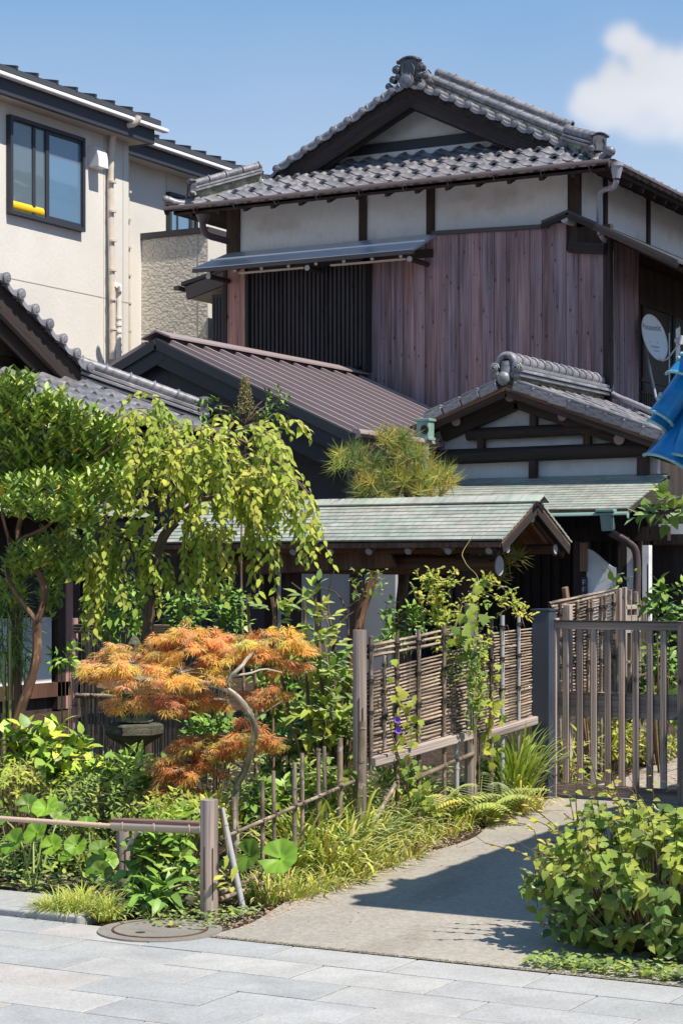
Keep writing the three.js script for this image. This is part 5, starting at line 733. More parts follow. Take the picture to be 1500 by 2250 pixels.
// ---------- foliage ----------
const leafMat = new THREE.MeshPhysicalMaterial({ vertexColors: true, roughness: 0.92, transmission: 0.5, thickness: 0, side: THREE.DoubleSide });
const glossMat = new THREE.MeshStandardMaterial({ vertexColors: true, roughness: 0.5, side: THREE.DoubleSide });
const grassMat = new THREE.MeshPhysicalMaterial({ vertexColors: true, roughness: 0.9, transmission: 0.4, thickness: 0, side: THREE.DoubleSide });
class Leaves {
  constructor() { this.p = []; this.c = []; this.i = []; }
  v(q, c) { this.p.push(q.x, q.y, q.z); this.c.push(c[0], c[1], c[2]); return this.p.length / 3 - 1; }
  leaf(p, d, n, L, W, c, o = {}) {                // midrib folded, tip bent down
    const s = new THREE.Vector3().crossVectors(d, n).normalize(), m = new THREE.Vector3().crossVectors(s, d).normalize(), bend = o.bend ?? 0.18, fold = o.fold ?? 0.16, q = V3(0, 0, 0);
    const pt = (t, x) => this.v(q.copy(p).addScaledVector(d, L * t * (1 - 0.25 * bend * t)).addScaledVector(s, x * W / 2).addScaledVector(m, Math.abs(x) * fold * W / 2 - bend * L * t * t), c);
    if (o.fine) {                                   // rounder outline for leaves seen close
      let L0, M0, R0; const b = pt(0, 0), e = pt(1, 0), rows = o.fine.map(([t, w]) => [pt(t, -w), pt(t + 0.03, 0), pt(t, w)]);
      this.i.push(b, rows[0][1], rows[0][0], b, rows[0][2], rows[0][1]); for (let k = 1; k < rows.length; k++) { const [a0, m0, r0] = rows[k - 1], [a1, m1, r1] = rows[k]; this.i.push(a0, m0, a1, m0, m1, a1, m0, r0, r1, m0, r1, m1); } const z = rows[rows.length - 1]; this.i.push(z[0], z[1], e, z[1], z[2], e); return;
    }
    const [t1, w1, t2, w2] = o.shape ?? [0.28, 0.92, 0.62, 0.82], a = pt(0, 0), l1 = pt(t1, -w1), m1 = pt(t1 + 0.03, 0), r1 = pt(t1, w1), l2 = pt(t2, -w2), m2 = pt(t2 + 0.03, 0), r2 = pt(t2, w2), e = pt(1, 0);
    this.i.push(a, m1, l1, a, r1, m1, l1, m1, l2, m1, m2, l2, m1, r1, r2, m1, r2, m2, l2, m2, e, m2, r2, e);
  }
  blade(p, d, L, W, c, droop = 1.2, segs = 6) {    // arching strap
    const hx = V3(d.x, 0, d.z); if (hx.lengthSq() < 1e-5) hx.set(1, 0, 0); hx.normalize(); const s = V3(-hx.z, 0, hx.x), q = p.clone(), a0 = Math.asin(clamp(d.y, -1, 1)); let prev;
    for (let k = 0; k <= segs; k++) { const t = k / segs, a = a0 - droop * t * t, w = W * (k === segs ? 0.05 : 0.55 + 0.45 * Math.sin(Math.PI * Math.min(0.9, t + 0.25))) / 2, cc = c.map((x) => x); const l = this.v(q.clone().addScaledVector(s, -w).add(V3(0, w * 0.35, 0)), cc), r = this.v(q.clone().addScaledVector(s, w).add(V3(0, w * 0.35, 0)), cc); if (prev) this.i.push(prev[0], prev[1], l, prev[1], r, l); prev = [l, r]; q.addScaledVector(hx, Math.cos(a) * L / segs).add(V3(0, Math.sin(a) * L / segs, 0)); }
  }
  needle(p, d, L, W, c) { const s = new THREE.Vector3().crossVectors(d, V3(0.3, 0.2, 1)).normalize().multiplyScalar(W / 2), e = p.clone().addScaledVector(d, L), a = this.v(p.clone().add(s), c), b = this.v(p.clone().sub(s), c), f = this.v(e, c); this.i.push(a, b, f); }
  lace(p, d, n, L, c, lobes = 7) {                 // finely cut maple leaf, lobes hanging
    const s = new THREE.Vector3().crossVectors(d, n).normalize();
    for (let k = 0; k < lobes; k++) { const a = (k / (lobes - 1) - 0.5) * 3.1 + rr(-0.12, 0.12), dd = d.clone().multiplyScalar(Math.cos(a)).addScaledVector(s, Math.sin(a)).addScaledVector(rdir(), 0.16).add(V3(0, -0.12, 0)).normalize(), l = L * (1 - 0.32 * Math.abs(a) / 1.55) * rr(0.85, 1.15), side = new THREE.Vector3().crossVectors(dd, n).normalize().multiplyScalar(L * 0.042), mid = p.clone().addScaledVector(dd, l * 0.55), e = p.clone().addScaledVector(dd, l).add(V3(0, -l * 0.12, 0)), x = c.map((y) => y * rr(0.85, 1.15)), A0 = this.v(p, x), b = this.v(mid.clone().add(side), x), f = this.v(mid.clone().sub(side), x), g = this.v(e, x); this.i.push(A0, b, f, b, g, f); const sp = p.clone().addScaledVector(dd, l * 0.4), q1 = sp.clone().addScaledVector(dd, l * 0.3).addScaledVector(side, 3.4), q2 = sp.clone().addScaledVector(dd, l * 0.3).addScaledVector(side, -3.4), h = this.v(sp, x), w = side.clone().multiplyScalar(0.7), i1 = this.v(q1, x), i2 = this.v(sp.clone().addScaledVector(dd, l * 0.12).add(w), x), i3 = this.v(q2, x), i4 = this.v(sp.clone().addScaledVector(dd, l * 0.12).sub(w), x); this.i.push(h, i1, i2, h, i4, i3); }
  }
  lobed(p, d, n, L, c, pts = [[0.12, 0.28], [0.3, 0.52], [0.42, 0.36], [0.62, 0.46], [0.7, 0.2]]) {
    const s = new THREE.Vector3().crossVectors(d, n).normalize(), m = new THREE.Vector3().crossVectors(s, d).normalize(), pt = (t, x) => this.v(p.clone().addScaledVector(d, L * t).addScaledVector(s, x * L).addScaledVector(m, Math.abs(x) * 0.12 * L - 0.22 * L * t * t), c), a = pt(0.06, 0), mm = pt(0.4, 0), e = pt(1, 0); const R = pts.map(([t, x]) => pt(t, x)), Lf = pts.map(([t, x]) => pt(t, -x));
    for (const [S, f] of [[R, 0], [Lf, 1]]) { const ring = [a, ...S, e]; for (let k = 0; k + 1 < ring.length; k++) f ? this.i.push(mm, ring[k + 1], ring[k]) : this.i.push(mm, ring[k], ring[k + 1]); }
  }
  geo() { const g = new THREE.BufferGeometry(); g.setAttribute('position', new THREE.Float32BufferAttribute(this.p, 3)); g.setAttribute('color', new THREE.Float32BufferAttribute(this.c, 3)); g.setAttribute('uv', new THREE.Float32BufferAttribute(new Float32Array(this.p.length / 3 * 2), 2)); g.setIndex(this.i); g.computeVertexNormals(); return g; }
}
const tone = (cols, k = 0.22) => { const a = pick(cols), b = pick(cols), t = rnd() * 0.5, f = rr(1 - k, 1 + k); return [0, 1, 2].map((i) => mix(a[i], b[i], t) * f); };
const jig = (c, f) => c.map((v, k) => v * f * (k === 0 ? rr(0.92, 1.1) : 1));
const rdir = () => { const y = rr(-1, 1), a = rr(0, 6.283), r = Math.sqrt(1 - y * y); return V3(r * Math.cos(a), y, r * Math.sin(a)); };
const normTo = (d, up) => { const n = up.clone().addScaledVector(d, -up.dot(d)); return n.lengthSq() < 1e-4 ? V3(1, 0, 0) : n.normalize(); };
const C = {
  mid: [[0.15, 0.28, 0.04], [0.20, 0.34, 0.045], [0.11, 0.22, 0.04]],
  fresh: [[0.33, 0.46, 0.045], [0.40, 0.50, 0.05], [0.26, 0.40, 0.045], [0.47, 0.53, 0.07]], lime: [[0.50, 0.56, 0.04], [0.42, 0.53, 0.045], [0.58, 0.58, 0.08]],
  yellow: [[0.64, 0.59, 0.055], [0.53, 0.55, 0.05], [0.40, 0.49, 0.05], [0.70, 0.61, 0.11]], dry: [[0.68, 0.55, 0.19], [0.58, 0.40, 0.14], [0.70, 0.60, 0.30]],
  ever: [[0.17, 0.27, 0.045], [0.23, 0.34, 0.05], [0.11, 0.20, 0.04], [0.34, 0.42, 0.07]],
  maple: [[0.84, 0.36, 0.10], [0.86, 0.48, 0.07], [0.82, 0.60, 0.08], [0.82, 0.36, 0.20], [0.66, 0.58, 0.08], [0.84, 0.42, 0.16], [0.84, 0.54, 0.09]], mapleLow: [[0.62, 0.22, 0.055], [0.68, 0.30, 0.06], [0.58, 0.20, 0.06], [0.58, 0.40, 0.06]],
};
const SH = { ov: [0.28, 0.95, 0.62, 0.8], heart: [0.2, 1.0, 0.55, 0.85], lance: [0.3, 0.85, 0.65, 0.75], ob: [0.4, 0.7, 0.7, 0.95] };
function inBall(shell = 0.55) { const d = rdir(); return d.multiplyScalar(Math.pow(rr(shell ** 3, 1), 1 / 3)); }
// a bush filling an ellipsoid seen at (px, py) with radii in photograph pixels at distance Z
function bush(name, label, category, px, py, rx, ry, Z, N, o) {
  const c = at(px, py, Z), k = Z / F, R = V3(rx * k, ry * k, (o.depth ?? rx * 0.8) * k), b = ground(c), t = thing(name, label, category, b, o.group), lv = new Leaves(), stems = [];
  const toW = (q) => V3(c.x + (q.x * CA - q.z * -SA * 0) * R.x, c.y + q.y * R.y, c.z + q.z * R.z);
  const nc = o.clusters ?? Math.ceil(N / 9), per = Math.ceil(N / nc);
  for (let i = 0; i < nc; i++) {
    const q = inBall(o.shell ?? 0.5), p = toW(q), out = V3(q.x, q.y * 0.8 + (o.lift ?? 0.35), q.z).normalize();
    if (p.y < gy(-p.z) + 0.02) continue;
    if (i % 3 === 0 && o.stems !== 0) stems.push(tube([V3(mix(b.x, p.x, 0.25), gy(-b.z) - 0.02, mix(b.z, p.z, 0.25)), V3(mix(b.x, p.x, 0.7), mix(b.y, p.y, 0.55), mix(b.z, p.z, 0.7)), p], (o.stem ?? 0.005) * 1.4, (o.stem ?? 0.005) * 0.6, 5, 0.12));
    const tw = out.clone().addScaledVector(rdir(), 0.5).normalize(), col = tone(o.cols, 0.15), len = o.L * (o.spread ?? 1.3);
    for (let j = 0; j < per; j++) {
      const f = per > 1 ? j / (per - 1) : 0.5, a = j * 2.4 + i, x = new THREE.Vector3().crossVectors(tw, V3(0.31, 0.2, 0.93)).normalize(), y = new THREE.Vector3().crossVectors(tw, x), d = x.multiplyScalar(Math.cos(a)).addScaledVector(y, Math.sin(a)).addScaledVector(tw, 0.35 + 0.5 * f).add(V3(0, o.droop ?? -0.12, 0)).normalize();
      const L = o.L * rr(0.65, 1.15), cc = jig(col, rr(0.82, 1.2)), n = normTo(d, V3(rr(-0.5, 0.6), 1, rr(-0.3, 0.6)));
      const pp = p.clone().addScaledVector(tw, (f - 0.6) * len).addScaledVector(d, 0.008);
      if (o.kind === 'blade') lv.blade(pp, d, L, o.W, cc, 1.0, 5); else if (o.kind === 'lobed') lv.lobed(pp, d, n, L, cc); else lv.leaf(pp, d, n, L, o.W * L / o.L * rr(0.85, 1.15), cc, { shape: SH[o.kind ?? 'ov'], bend: o.bend ?? 0.2 });
    }
  }
  part(t, 'foliage', lv.geo(), o.mat ?? leafMat, { kind: 'stuff' });
  if (stems.length) part(t, 'stems', merge(stems), o.bark ?? M.barkTan, { kind: 'stuff' });
  return t;
}
const pathAt = (pts, Z, dz = 0) => pts.map(([x, y, z]) => at(x, y, Z + (z ?? 0) + dz));

// broadleaf evergreen at the left edge
{
  const Z = 11.3, b = ground(at(40, 1600, Z)), t = thing('broadleaf_tree', 'glossy evergreen tree with reddish forked trunk at the left edge', 'tree', b);
  const tr = [b.clone().add(V3(-0.03, -0.1, 0)), ...pathAt([[34, 1600], [62, 1515], [77, 1466], [82, 1428], [81, 1366]], Z)], trunk = part(t, 'trunk', tube(tr, 0.034, 0.026, 9, 0.06), M.barkRed);
  for (const [pts, r0, r1] of [[[[81, 1368], [92, 1341], [99, 1304], [87, 1259], [70, 1238], [40, 1185], [60, 1100], [90, 1000, 0.1], [110, 900, 0.1]], 0.024, 0.008], [[[80, 1364], [50, 1324], [27, 1289], [15, 1249], [22, 1200], [5, 1120], [20, 1000]], 0.016, 0.006], [[[40, 1185], [90, 1165], [150, 1120], [210, 1080]], 0.012, 0.004], [[[60, 1100], [150, 1040], [220, 1000], [270, 960]], 0.012, 0.004]]) part(trunk, 'branch', tube(pathAt(pts, Z), r0, r1, 7, 0.06), M.barkRed);
  const lv = new Leaves();
  for (const [x, y, rx, ry, n, dz] of [[95, 945, 130, 85, 190, 0], [45, 890, 75, 65, 95, -0.1], [185, 965, 85, 65, 110, 0.1], [90, 1095, 135, 48, 150, -0.25], [205, 1060, 80, 45, 70, 0], [30, 1010, 80, 80, 90, 0.1], [240, 985, 45, 42, 45, 0.1], [110, 1030, 110, 50, 90, 0.2], [20, 860, 45, 40, 40, 0], [170, 1130, 60, 22, 30, -0.1], [60, 1230, 55, 35, 34, -0.1], [110, 1290, 30, 70, 22, 0.2], [125, 1215, 60, 50, 55, 0.15], [25, 1290, 40, 60, 34, 0.3], [180, 1120, 60, 40, 44, 0.25]]) {
    const c = at(x, y, Z + dz), k = Z / F;
    for (let i = 0; i < n; i++) {
      const q = inBall(0.5), p = V3(c.x + q.x * rx * k, c.y + q.y * ry * k, c.z + q.z * Math.min(rx, 100) * k * 0.9), tw = V3(q.x * 0.5, 0.75, q.z * 0.5).addScaledVector(rdir(), 0.35).normalize(), col = tone(C.ever, 0.2), m = 6 + Math.floor(rnd() * 4);
      for (let j = 0; j < m; j++) { const a = j * 2.4, d = V3(Math.cos(a), 0.25 + 0.7 * j / m, Math.sin(a)).addScaledVector(tw, 0.5).normalize(); lv.leaf(p.clone().addScaledVector(tw, 0.07 * (j / m - 0.5)), d, normTo(d, V3(rr(-0.3, 0.5), 1, rr(-0.3, 0.3))), rr(0.05, 0.078), rr(0.02, 0.028), (rnd() < 0.012 ? [0.5, 0.28, 0.03] : jig(col, rr(0.8, 1.25))), { shape: SH.lance, bend: 0.12 }); }
    }
  }
  part(t, 'crown', lv.geo(), glossMat, { kind: 'stuff' });
}
// weeping tree with hanging sprays
{
  const Z = 12.0, b = ground(at(322, 1700, Z)), t = thing('weeping_cherry_tree', 'weeping tree with long hanging sprays of light green leaves', 'tree', b);
  const trunk = part(t, 'trunk', tube([b.clone().add(V3(0, -0.1, 0)), ...pathAt([[318, 1500], [326, 1380], [336, 1260], [362, 1175], [386, 1146]], Z)], 0.045, 0.03, 9, 0.06), M.bark);
  const limbs = [[[[336, 1235], [302, 1193], [333, 1170], [332, 1143], [343, 1113], [352, 1075], [313, 1023], [283, 1040]], 0.022, 0.009], [[[386, 1146], [392, 1090], [372, 1040], [400, 992], [455, 972], [500, 962], [560, 985], [640, 1045], [680, 1085]], 0.026, 0.006], [[[386, 1146], [430, 1105], [500, 1085], [580, 1090], [650, 1130]], 0.018, 0.005], [[[302, 1193], [250, 1180], [215, 1200]], 0.01, 0.004], [[[400, 992], [370, 940], [345, 880]], 0.012, 0.003], [[[500, 962], [560, 930], [600, 940]], 0.01, 0.003], [[[372, 1040], [330, 985], [290, 975]], 0.012, 0.004], [[[340, 1113], [300, 1105], [240, 1115]], 0.008, 0.003], [[[232, 1130], [228, 1095], [233, 1150], [210, 1200], [205, 1270]], 0.014, 0.008]];
  for (const [p, r0, r1] of limbs) part(trunk, 'branch', tube(pathAt(p, Z), r0, r1, 7, 0.05), M.bark);
  const lv = new Leaves(), tw = [];
  const spray = (x, y, len, lean, n, dz, cols = [...C.fresh, ...C.lime]) => {   // twig that arches out and hangs
    const p0 = at(x, y, Z + dz), k = Z / F, o = V3(CA, 0, -SA).multiplyScalar(lean * k).add(V3(0.483, 0, 0.8756).multiplyScalar(rr(-0.02, 0.09))), p1 = p0.clone().addScaledVector(o, 0.5).add(V3(0, rr(4, 22) * k, 0)), p2 = p0.clone().addScaledVector(o, 1).add(V3(0, -len * rr(0.3, 0.5) * k, 0)), p3 = p0.clone().addScaledVector(o, 1.2).add(V3(rr(-0.03, 0.03), -len * k, rr(-0.05, 0.05))), cv = new THREE.CatmullRomCurve3([p0, p1, p2, p3]);
    tw.push(new THREE.TubeGeometry(cv, 8, 0.0028, 4)); const col = tone(cols, 0.14);
    for (let i = 0; i < n; i++) { const s = (i + rnd()) / n, q = cv.getPointAt(Math.min(1, s)), tg = cv.getTangentAt(Math.min(1, s)), ang = i * 2.5 + x, sd = V3(Math.cos(ang), 0, Math.sin(ang)).addScaledVector(rdir(), 0.4), d = tg.clone().multiplyScalar(0.45).addScaledVector(sd, 0.8).add(V3(0, -0.55, 0)).normalize(); lv.leaf(q, d, normTo(d, V3(0.5 + rr(-0.4, 0.4), 0.75, rr(0, 0.8))), rr(0.042, 0.076), rr(0.024, 0.036), jig(col, rr(0.8, 1.2)), { shape: SH.ov, bend: 0.12, fold: 0.2 }); }
  };
  const area = (x0, x1, y0, y1, l0, l1, n, dz = 0.35, cols) => { for (let i = 0; i < n; i++) { const x = rr(x0, x1); spray(x, rr(y0, y1), rr(l0, l1), rr(-80, 70) + (x < 400 ? -10 : 0), 11 + Math.floor(rnd() * 8), rr(-dz, dz), cols); } };
  const hang = (x, y, w, l0, l1, n, lean = 0, dz = 0.15, cols) => { for (let i = 0; i < n; i++) spray(x + rr(-w, w), y + rr(-14, 22), rr(l0, l1), lean + rr(-22, 22), 12 + Math.floor(rnd() * 9), rr(-dz, dz), cols); };
  // sunlit top: short sprays arching out from the limbs
  area(290, 470, 930, 1010, 35, 80, 40); area(400, 570, 945, 1030, 40, 90, 38); area(520, 630, 985, 1080, 45, 90, 30); area(440, 610, 1040, 1110, 45, 95, 22); area(322, 362, 865, 930, 35, 70, 9, 0.1); area(570, 625, 925, 960, 20, 40, 5, 0.1); area(285, 400, 1000, 1050, 40, 80, 14); area(300, 350, 1100, 1160, 20, 50, 6, 0.15);
  // hanging sprays below, with gaps between them
  hang(262, 1180, 30, 90, 150, 16, -40); hang(235, 1205, 26, 60, 110, 10, -20); hang(445, 1180, 40, 70, 140, 12, 10); hang(320, 1200, 24, 50, 90, 7, 10); area(210, 320, 960, 1060, 35, 75, 16); area(240, 330, 1060, 1140, 30, 60, 9, 0.2); area(560, 650, 1010, 1100, 45, 90, 12); hang(205, 1310, 10, 60, 90, 3, 0); hang(292, 1190, 10, 110, 210, 5, 8); hang(335, 1240, 20, 60, 100, 6, 20); hang(425, 1150, 30, 90, 190, 13, 15); hang(470, 1180, 24, 80, 150, 8, 15); hang(548, 1125, 28, 100, 190, 11, 25); hang(600, 1080, 20, 60, 110, 6, 15); hang(655, 1080, 12, 90, 170, 5, 14); hang(682, 1165, 8, 60, 100, 3, 6, 0.1); hang(405, 1040, 30, 60, 110, 8, 5);
  hang(160, 1170, 10, 80, 130, 4, 0, 0.15, C.mid); hang(130, 1200, 18, 60, 110, 5, -10, 0.15, C.mid); hang(215, 1140, 14, 60, 120, 4, -10, 0.2, C.mid);
  part(t, 'crown', lv.geo(), leafMat, { kind: 'stuff' }); part(t, 'twigs', merge(tw), M.barkTan, { kind: 'stuff' });
}
// cut-leaf maple
{
  const Z = 10.1, b = ground(at(521, 1800, Z)), t = thing('weeping_maple', 'small orange cut-leaf maple with crooked pale trunk in layered tiers', 'tree', b);
  const trunk = part(t, 'trunk', tube([b.clone().add(V3(0, -0.05, 0)), ...pathAt([[516, 1770], [520, 1730], [540, 1690, -0.05], [551, 1650, -0.12], [560, 1610, -0.2], [554, 1580, -0.24], [535, 1546, -0.26], [510, 1522, -0.26], [488, 1510, -0.26]], Z)], 0.022, 0.014, 11, 0.025), M.barkGrey);
  for (const [p, r0, r1] of [[[[510, 1522, -0.26], [470, 1505, -0.26], [440, 1498, -0.22], [400, 1490, -0.1], [330, 1470, -0.1], [250, 1455, -0.1]], 0.013, 0.004], [[[495, 1512, -0.26], [508, 1485, -0.28], [530, 1465, -0.28], [545, 1445, -0.2], [580, 1420], [630, 1405]], 0.013, 0.004], [[[508, 1485, -0.27], [550, 1480, -0.24], [580, 1470, -0.2], [620, 1478, -0.2]], 0.008, 0.003], [[[540, 1690], [500, 1668], [440, 1680], [395, 1700]], 0.011, 0.004], [[[530, 1465], [480, 1425], [430, 1410], [350, 1400]], 0.010, 0.003], [[[554, 1580], [590, 1560], [620, 1540]], 0.006, 0.003], [[[470, 1505], [400, 1520], [300, 1535]], 0.006, 0.002], [[[551, 1650], [520, 1625], [480, 1615]], 0.006, 0.002]]) part(trunk, 'branch', tube(pathAt(p, Z), r0, r1, 7, 0.04), M.barkGrey);
  const twigs = [];
  const tier = (name, list, cols) => {             // each tier is a set of sprays on fine twigs
    const lv = new Leaves();
    for (const [x, y, rx, ry, n, dz] of list) {
      const c = at(x, y, Z + (dz ?? 0)), k = Z / F, m = Math.max(4, Math.round(n / 11)), foot = c.clone().add(V3(0, -ry * k * 0.4, 0));
      for (let j = 0; j < m; j++) {
        const q = inBall(0.35), p = V3(c.x + q.x * rx * k, c.y + q.y * ry * k - 0.035 * (q.x * q.x + q.z * q.z), c.z + q.z * rx * k * 0.75), out = V3(q.x, 0, q.z).addScaledVector(rdir(), 0.25).setY(-0.12).normalize(), col = tone(cols, 0.14), len = rr(0.07, 0.13);
        twigs.push(tube([foot, foot.clone().lerp(p, 0.6).add(V3(0, 0.015, 0)), p, p.clone().addScaledVector(out, len)], 0.0035, 0.0012, 4, 0.05));
        for (let i = 0; i < n / m * 1.75; i++) { const f = rnd(), pp = p.clone().addScaledVector(out, (f - 0.3) * len).add(V3(rr(-0.03, 0.03), rr(-0.014, 0.018), rr(-0.03, 0.03))), d = out.clone().multiplyScalar(0.7).add(V3(rr(-0.8, 0.8), rr(-0.5, 0.25), rr(-0.6, 0.8))).normalize(); lv.lace(pp, d, normTo(d, V3(rr(-0.7, 0.7), 1, rr(-0.3, 0.9))), rr(0.036, 0.072), col.map((v, z) => v * rr(0.82, 1.16) * (z === 1 ? rr(0.85, 1.2) : 1))); }
      }
    }
    part(t, name, lv.geo(), leafMat, { kind: 'stuff' });
  };
  tier('crown', [[290, 1445, 85, 32, 190], [240, 1462, 50, 20, 60, -0.1], [420, 1415, 90, 36, 220], [560, 1415, 100, 36, 230], [640, 1408, 42, 26, 70], [400, 1465, 100, 32, 190, -0.15], [520, 1425, 80, 24, 120, -0.05], [310, 1490, 70, 22, 90, -0.1], [620, 1450, 45, 26, 60], [390, 1385, 40, 18, 40], [455, 1395, 35, 20, 36], [415, 1378, 26, 14, 16], [275, 1418, 26, 12, 14], [580, 1392, 30, 12, 16], [210, 1478, 22, 10, 14]], C.maple);
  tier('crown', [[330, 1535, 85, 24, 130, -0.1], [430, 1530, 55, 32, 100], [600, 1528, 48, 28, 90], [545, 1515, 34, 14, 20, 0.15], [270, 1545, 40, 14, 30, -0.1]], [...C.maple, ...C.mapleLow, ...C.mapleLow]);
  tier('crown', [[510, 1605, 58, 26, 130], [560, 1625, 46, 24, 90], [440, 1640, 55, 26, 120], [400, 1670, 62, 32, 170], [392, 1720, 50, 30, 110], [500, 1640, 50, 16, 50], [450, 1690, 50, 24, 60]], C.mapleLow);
  part(t, 'twigs', merge(twigs), M.barkGrey, { kind: 'stuff' });
}
// pine behind the gate roof
{
  const Z = 16.6, b = ground(at(885, 1500, Z)), t = thing('pine_tree', 'shaped black pine with yellow-green needle tufts behind the copper gate roof', 'tree', b);
  const trunk = part(t, 'trunk', tube([b.clone().add(V3(0, -0.1, 0)), ...pathAt([[880, 1350], [890, 1230], [900, 1120], [890, 1060], [900, 1000], [880, 960]], Z)], 0.07, 0.02, 9, 0.08), M.bark);
  for (const p of [[[890, 1080], [840, 1050], [790, 1020], [750, 1010]], [[895, 1060], [930, 1055], [985, 1050]], [[900, 1010], [860, 1000], [820, 975]], [[892, 1240], [980, 1225, -0.4], [1060, 1215, -0.6], [1120, 1225, -0.7]], [[890, 1080], [850, 1075], [800, 1080]]]) part(trunk, 'branch', tube(pathAt(p, Z), 0.024, 0.008, 7, 0.08), M.bark);
  const lv = new Leaves(), tuft = (c, L, n, cols) => { const ax = V3(rr(-0.6, 0.6), rr(0.2, 1), rr(-0.4, 0.6)).normalize(), col = tone(cols, 0.15); for (let i = 0; i < n; i++) { const d = rdir().addScaledVector(ax, 0.65).normalize(); lv.needle(c.clone().addScaledVector(ax, rr(-0.03, 0.03)), d, L * rr(0.7, 1.1), 0.0085, jig(col, rr(0.7, 1.3))); } };
  const cols = [[0.26, 0.34, 0.05], [0.48, 0.44, 0.07], [0.15, 0.24, 0.05], [0.60, 0.48, 0.10], [0.12, 0.19, 0.05]];
  for (const [x, y, rx, ry, n] of [[860, 965, 60, 18, 15], [790, 1015, 65, 28, 22], [850, 1058, 85, 26, 28], [945, 1055, 55, 28, 24], [900, 1012, 50, 26, 15], [870, 1088, 110, 14, 24], [742, 1015, 30, 16, 7], [980, 1055, 25, 22, 7]]) for (let i = 0; i < n; i++) { const q = inBall(0.2), c = at(x + q.x * rx, y + q.y * ry, Z + q.z * 0.3); tuft(c, 0.17, 24, cols); }
  for (const [x, y, n] of [[1125, 1228, 3], [1085, 1215, 2], [1090, 1262, 3], [960, 1212, 2], [925, 1208, 2], [1050, 1215, 1]]) for (let i = 0; i < n; i++) tuft(at(x + rr(-14, 14), y + rr(-12, 12), Z - 0.75), 0.16, 34, cols);
  part(t, 'crown', lv.geo(), leafMat, { kind: 'stuff' });
}
// nandina with a flower plume
{
  const Z = 14.2, b = ground(at(540, 1600, Z)), t = thing('nandina_shrub', 'tall nandina with brownish flower plume and fine dark leaflets', 'shrub', b), lv = new Leaves(), st = [];
  st.push(tube([b, at(530, 1200, Z), at(540, 960, Z), at(540, 835, Z)], 0.012, 0.004, 6, 0.1));
  for (const [x, y] of [[440, 900], [470, 890], [500, 920], [590, 905], [625, 885], [600, 870], [560, 920], [455, 930], [615, 915]]) { const e = at(x, y, Z + rr(-0.2, 0.2)), s = at(540, 930, Z); st.push(tube([s, s.clone().lerp(e, 0.5).add(V3(0, 0.05, 0)), e], 0.004, 0.002, 4, 0.08)); for (let i = 0; i < 22; i++) { const d = V3(rr(-1, 1), rr(-0.4, 0.7), rr(-0.6, 0.8)).normalize(); lv.leaf(e.clone().addScaledVector(rdir(), 0.05), d, normTo(d, UP), rr(0.06, 0.09), 0.02, tone(C.mid), { shape: SH.lance }); } }
  part(t, 'foliage', lv.geo(), glossMat, { kind: 'stuff' }); part(t, 'stems', merge(st), M.barkTan, { kind: 'stuff' });
  const fl = new Leaves(); for (let i = 0; i < 700; i++) { const h = rnd(), r = (1 - h) * 0.09 + 0.02, a = rr(0, 6.28), p = at(538, 910 - h * 85, Z).add(V3(Math.cos(a) * r * rnd(), 0, Math.sin(a) * r * rnd())), d = rdir(); fl.leaf(p, d, normTo(d, UP), 0.016, 0.011, tone([[0.42, 0.36, 0.10], [0.34, 0.25, 0.10], [0.30, 0.30, 0.08]]), {}); } part(t, 'flower_plume', fl.geo(), leafMat, { kind: 'stuff' });
}

// ---------- shrubs of the garden bed ----------
bush('hydrangea_bush', 'broad-leaved dark hydrangea-like bush beneath the reddish tree trunk', 'bush', 105, 1660, 112, 62, 11.2, 380, { L: 0.1, W: 0.062, cols: [...C.mid, ...C.fresh], kind: 'ov', mat: glossMat });
bush('lance_leaf_bush', 'bush with long pointed bright leaves in front of the stone lantern', 'bush', 318, 1715, 66, 52, 10.5, 170, { L: 0.125, W: 0.048, cols: [...C.mid, ...C.fresh], kind: 'lance', mat: glossMat, clusters: 22, lift: 0.8 });
bush('azalea_bush', 'small yellow-green azalea bush at the left edge above the bamboo rail', 'bush', 40, 1735, 90, 55, 10.2, 620, { L: 0.048, W: 0.017, cols: [...C.yellow, ...C.fresh], kind: 'lance' });
bush('low_shrub', 'low light green shrub behind the round-leaved plants', 'shrub', 215, 1765, 130, 58, 10.1, 1000, { L: 0.05, W: 0.019, cols: [...C.fresh, ...C.mid], kind: 'lance' });
bush('low_shrub', 'low light green shrub left of the maple trunk', 'shrub', 400, 1790, 110, 50, 9.8, 800, { L: 0.05, W: 0.018, cols: [...C.fresh, ...C.lime], kind: 'lance' });
bush('leafy_bush', 'leafy bush with medium leaves at the middle of the bed', 'bush', 230, 1710, 100, 45, 10.7, 420, { L: 0.07, W: 0.034, cols: [...C.mid, ...C.fresh], kind: 'ov', mat: glossMat });
bush('leafy_bush', 'dark leafy bush under the left end of the bamboo rail', 'bush', 50, 1880, 110, 42, 10.0, 900, { L: 0.055, W: 0.013, cols: [...C.mid], kind: 'lance', stem: 0.003 });
bush('low_shrub', 'dark fine-leaved shrub beneath the thin bamboo cane', 'shrub', 190, 1860, 90, 42, 10.0, 700, { L: 0.05, W: 0.014, cols: [...C.mid, ...C.fresh], kind: 'lance', stem: 0.003 });
bush('broad_leaf_plant', 'dark broad-leaved plant filling the gap under the split bamboo rail', 'plant', 352, 1890, 78, 68, 9.25, 230, { L: 0.095, W: 0.056, cols: [...C.mid], kind: 'ov', mat: glossMat, depth: 45 });
bush('hosta_plant', 'bright green strap-leaved plant at the foot of the bamboo rail', 'plant', 335, 1965, 72, 36, 8.98, 100, { L: 0.14, W: 0.05, cols: [...C.mid], kind: 'lance', clusters: 8, lift: 0.9, mat: glossMat, depth: 40, bend: 0.35, stems: 0 });
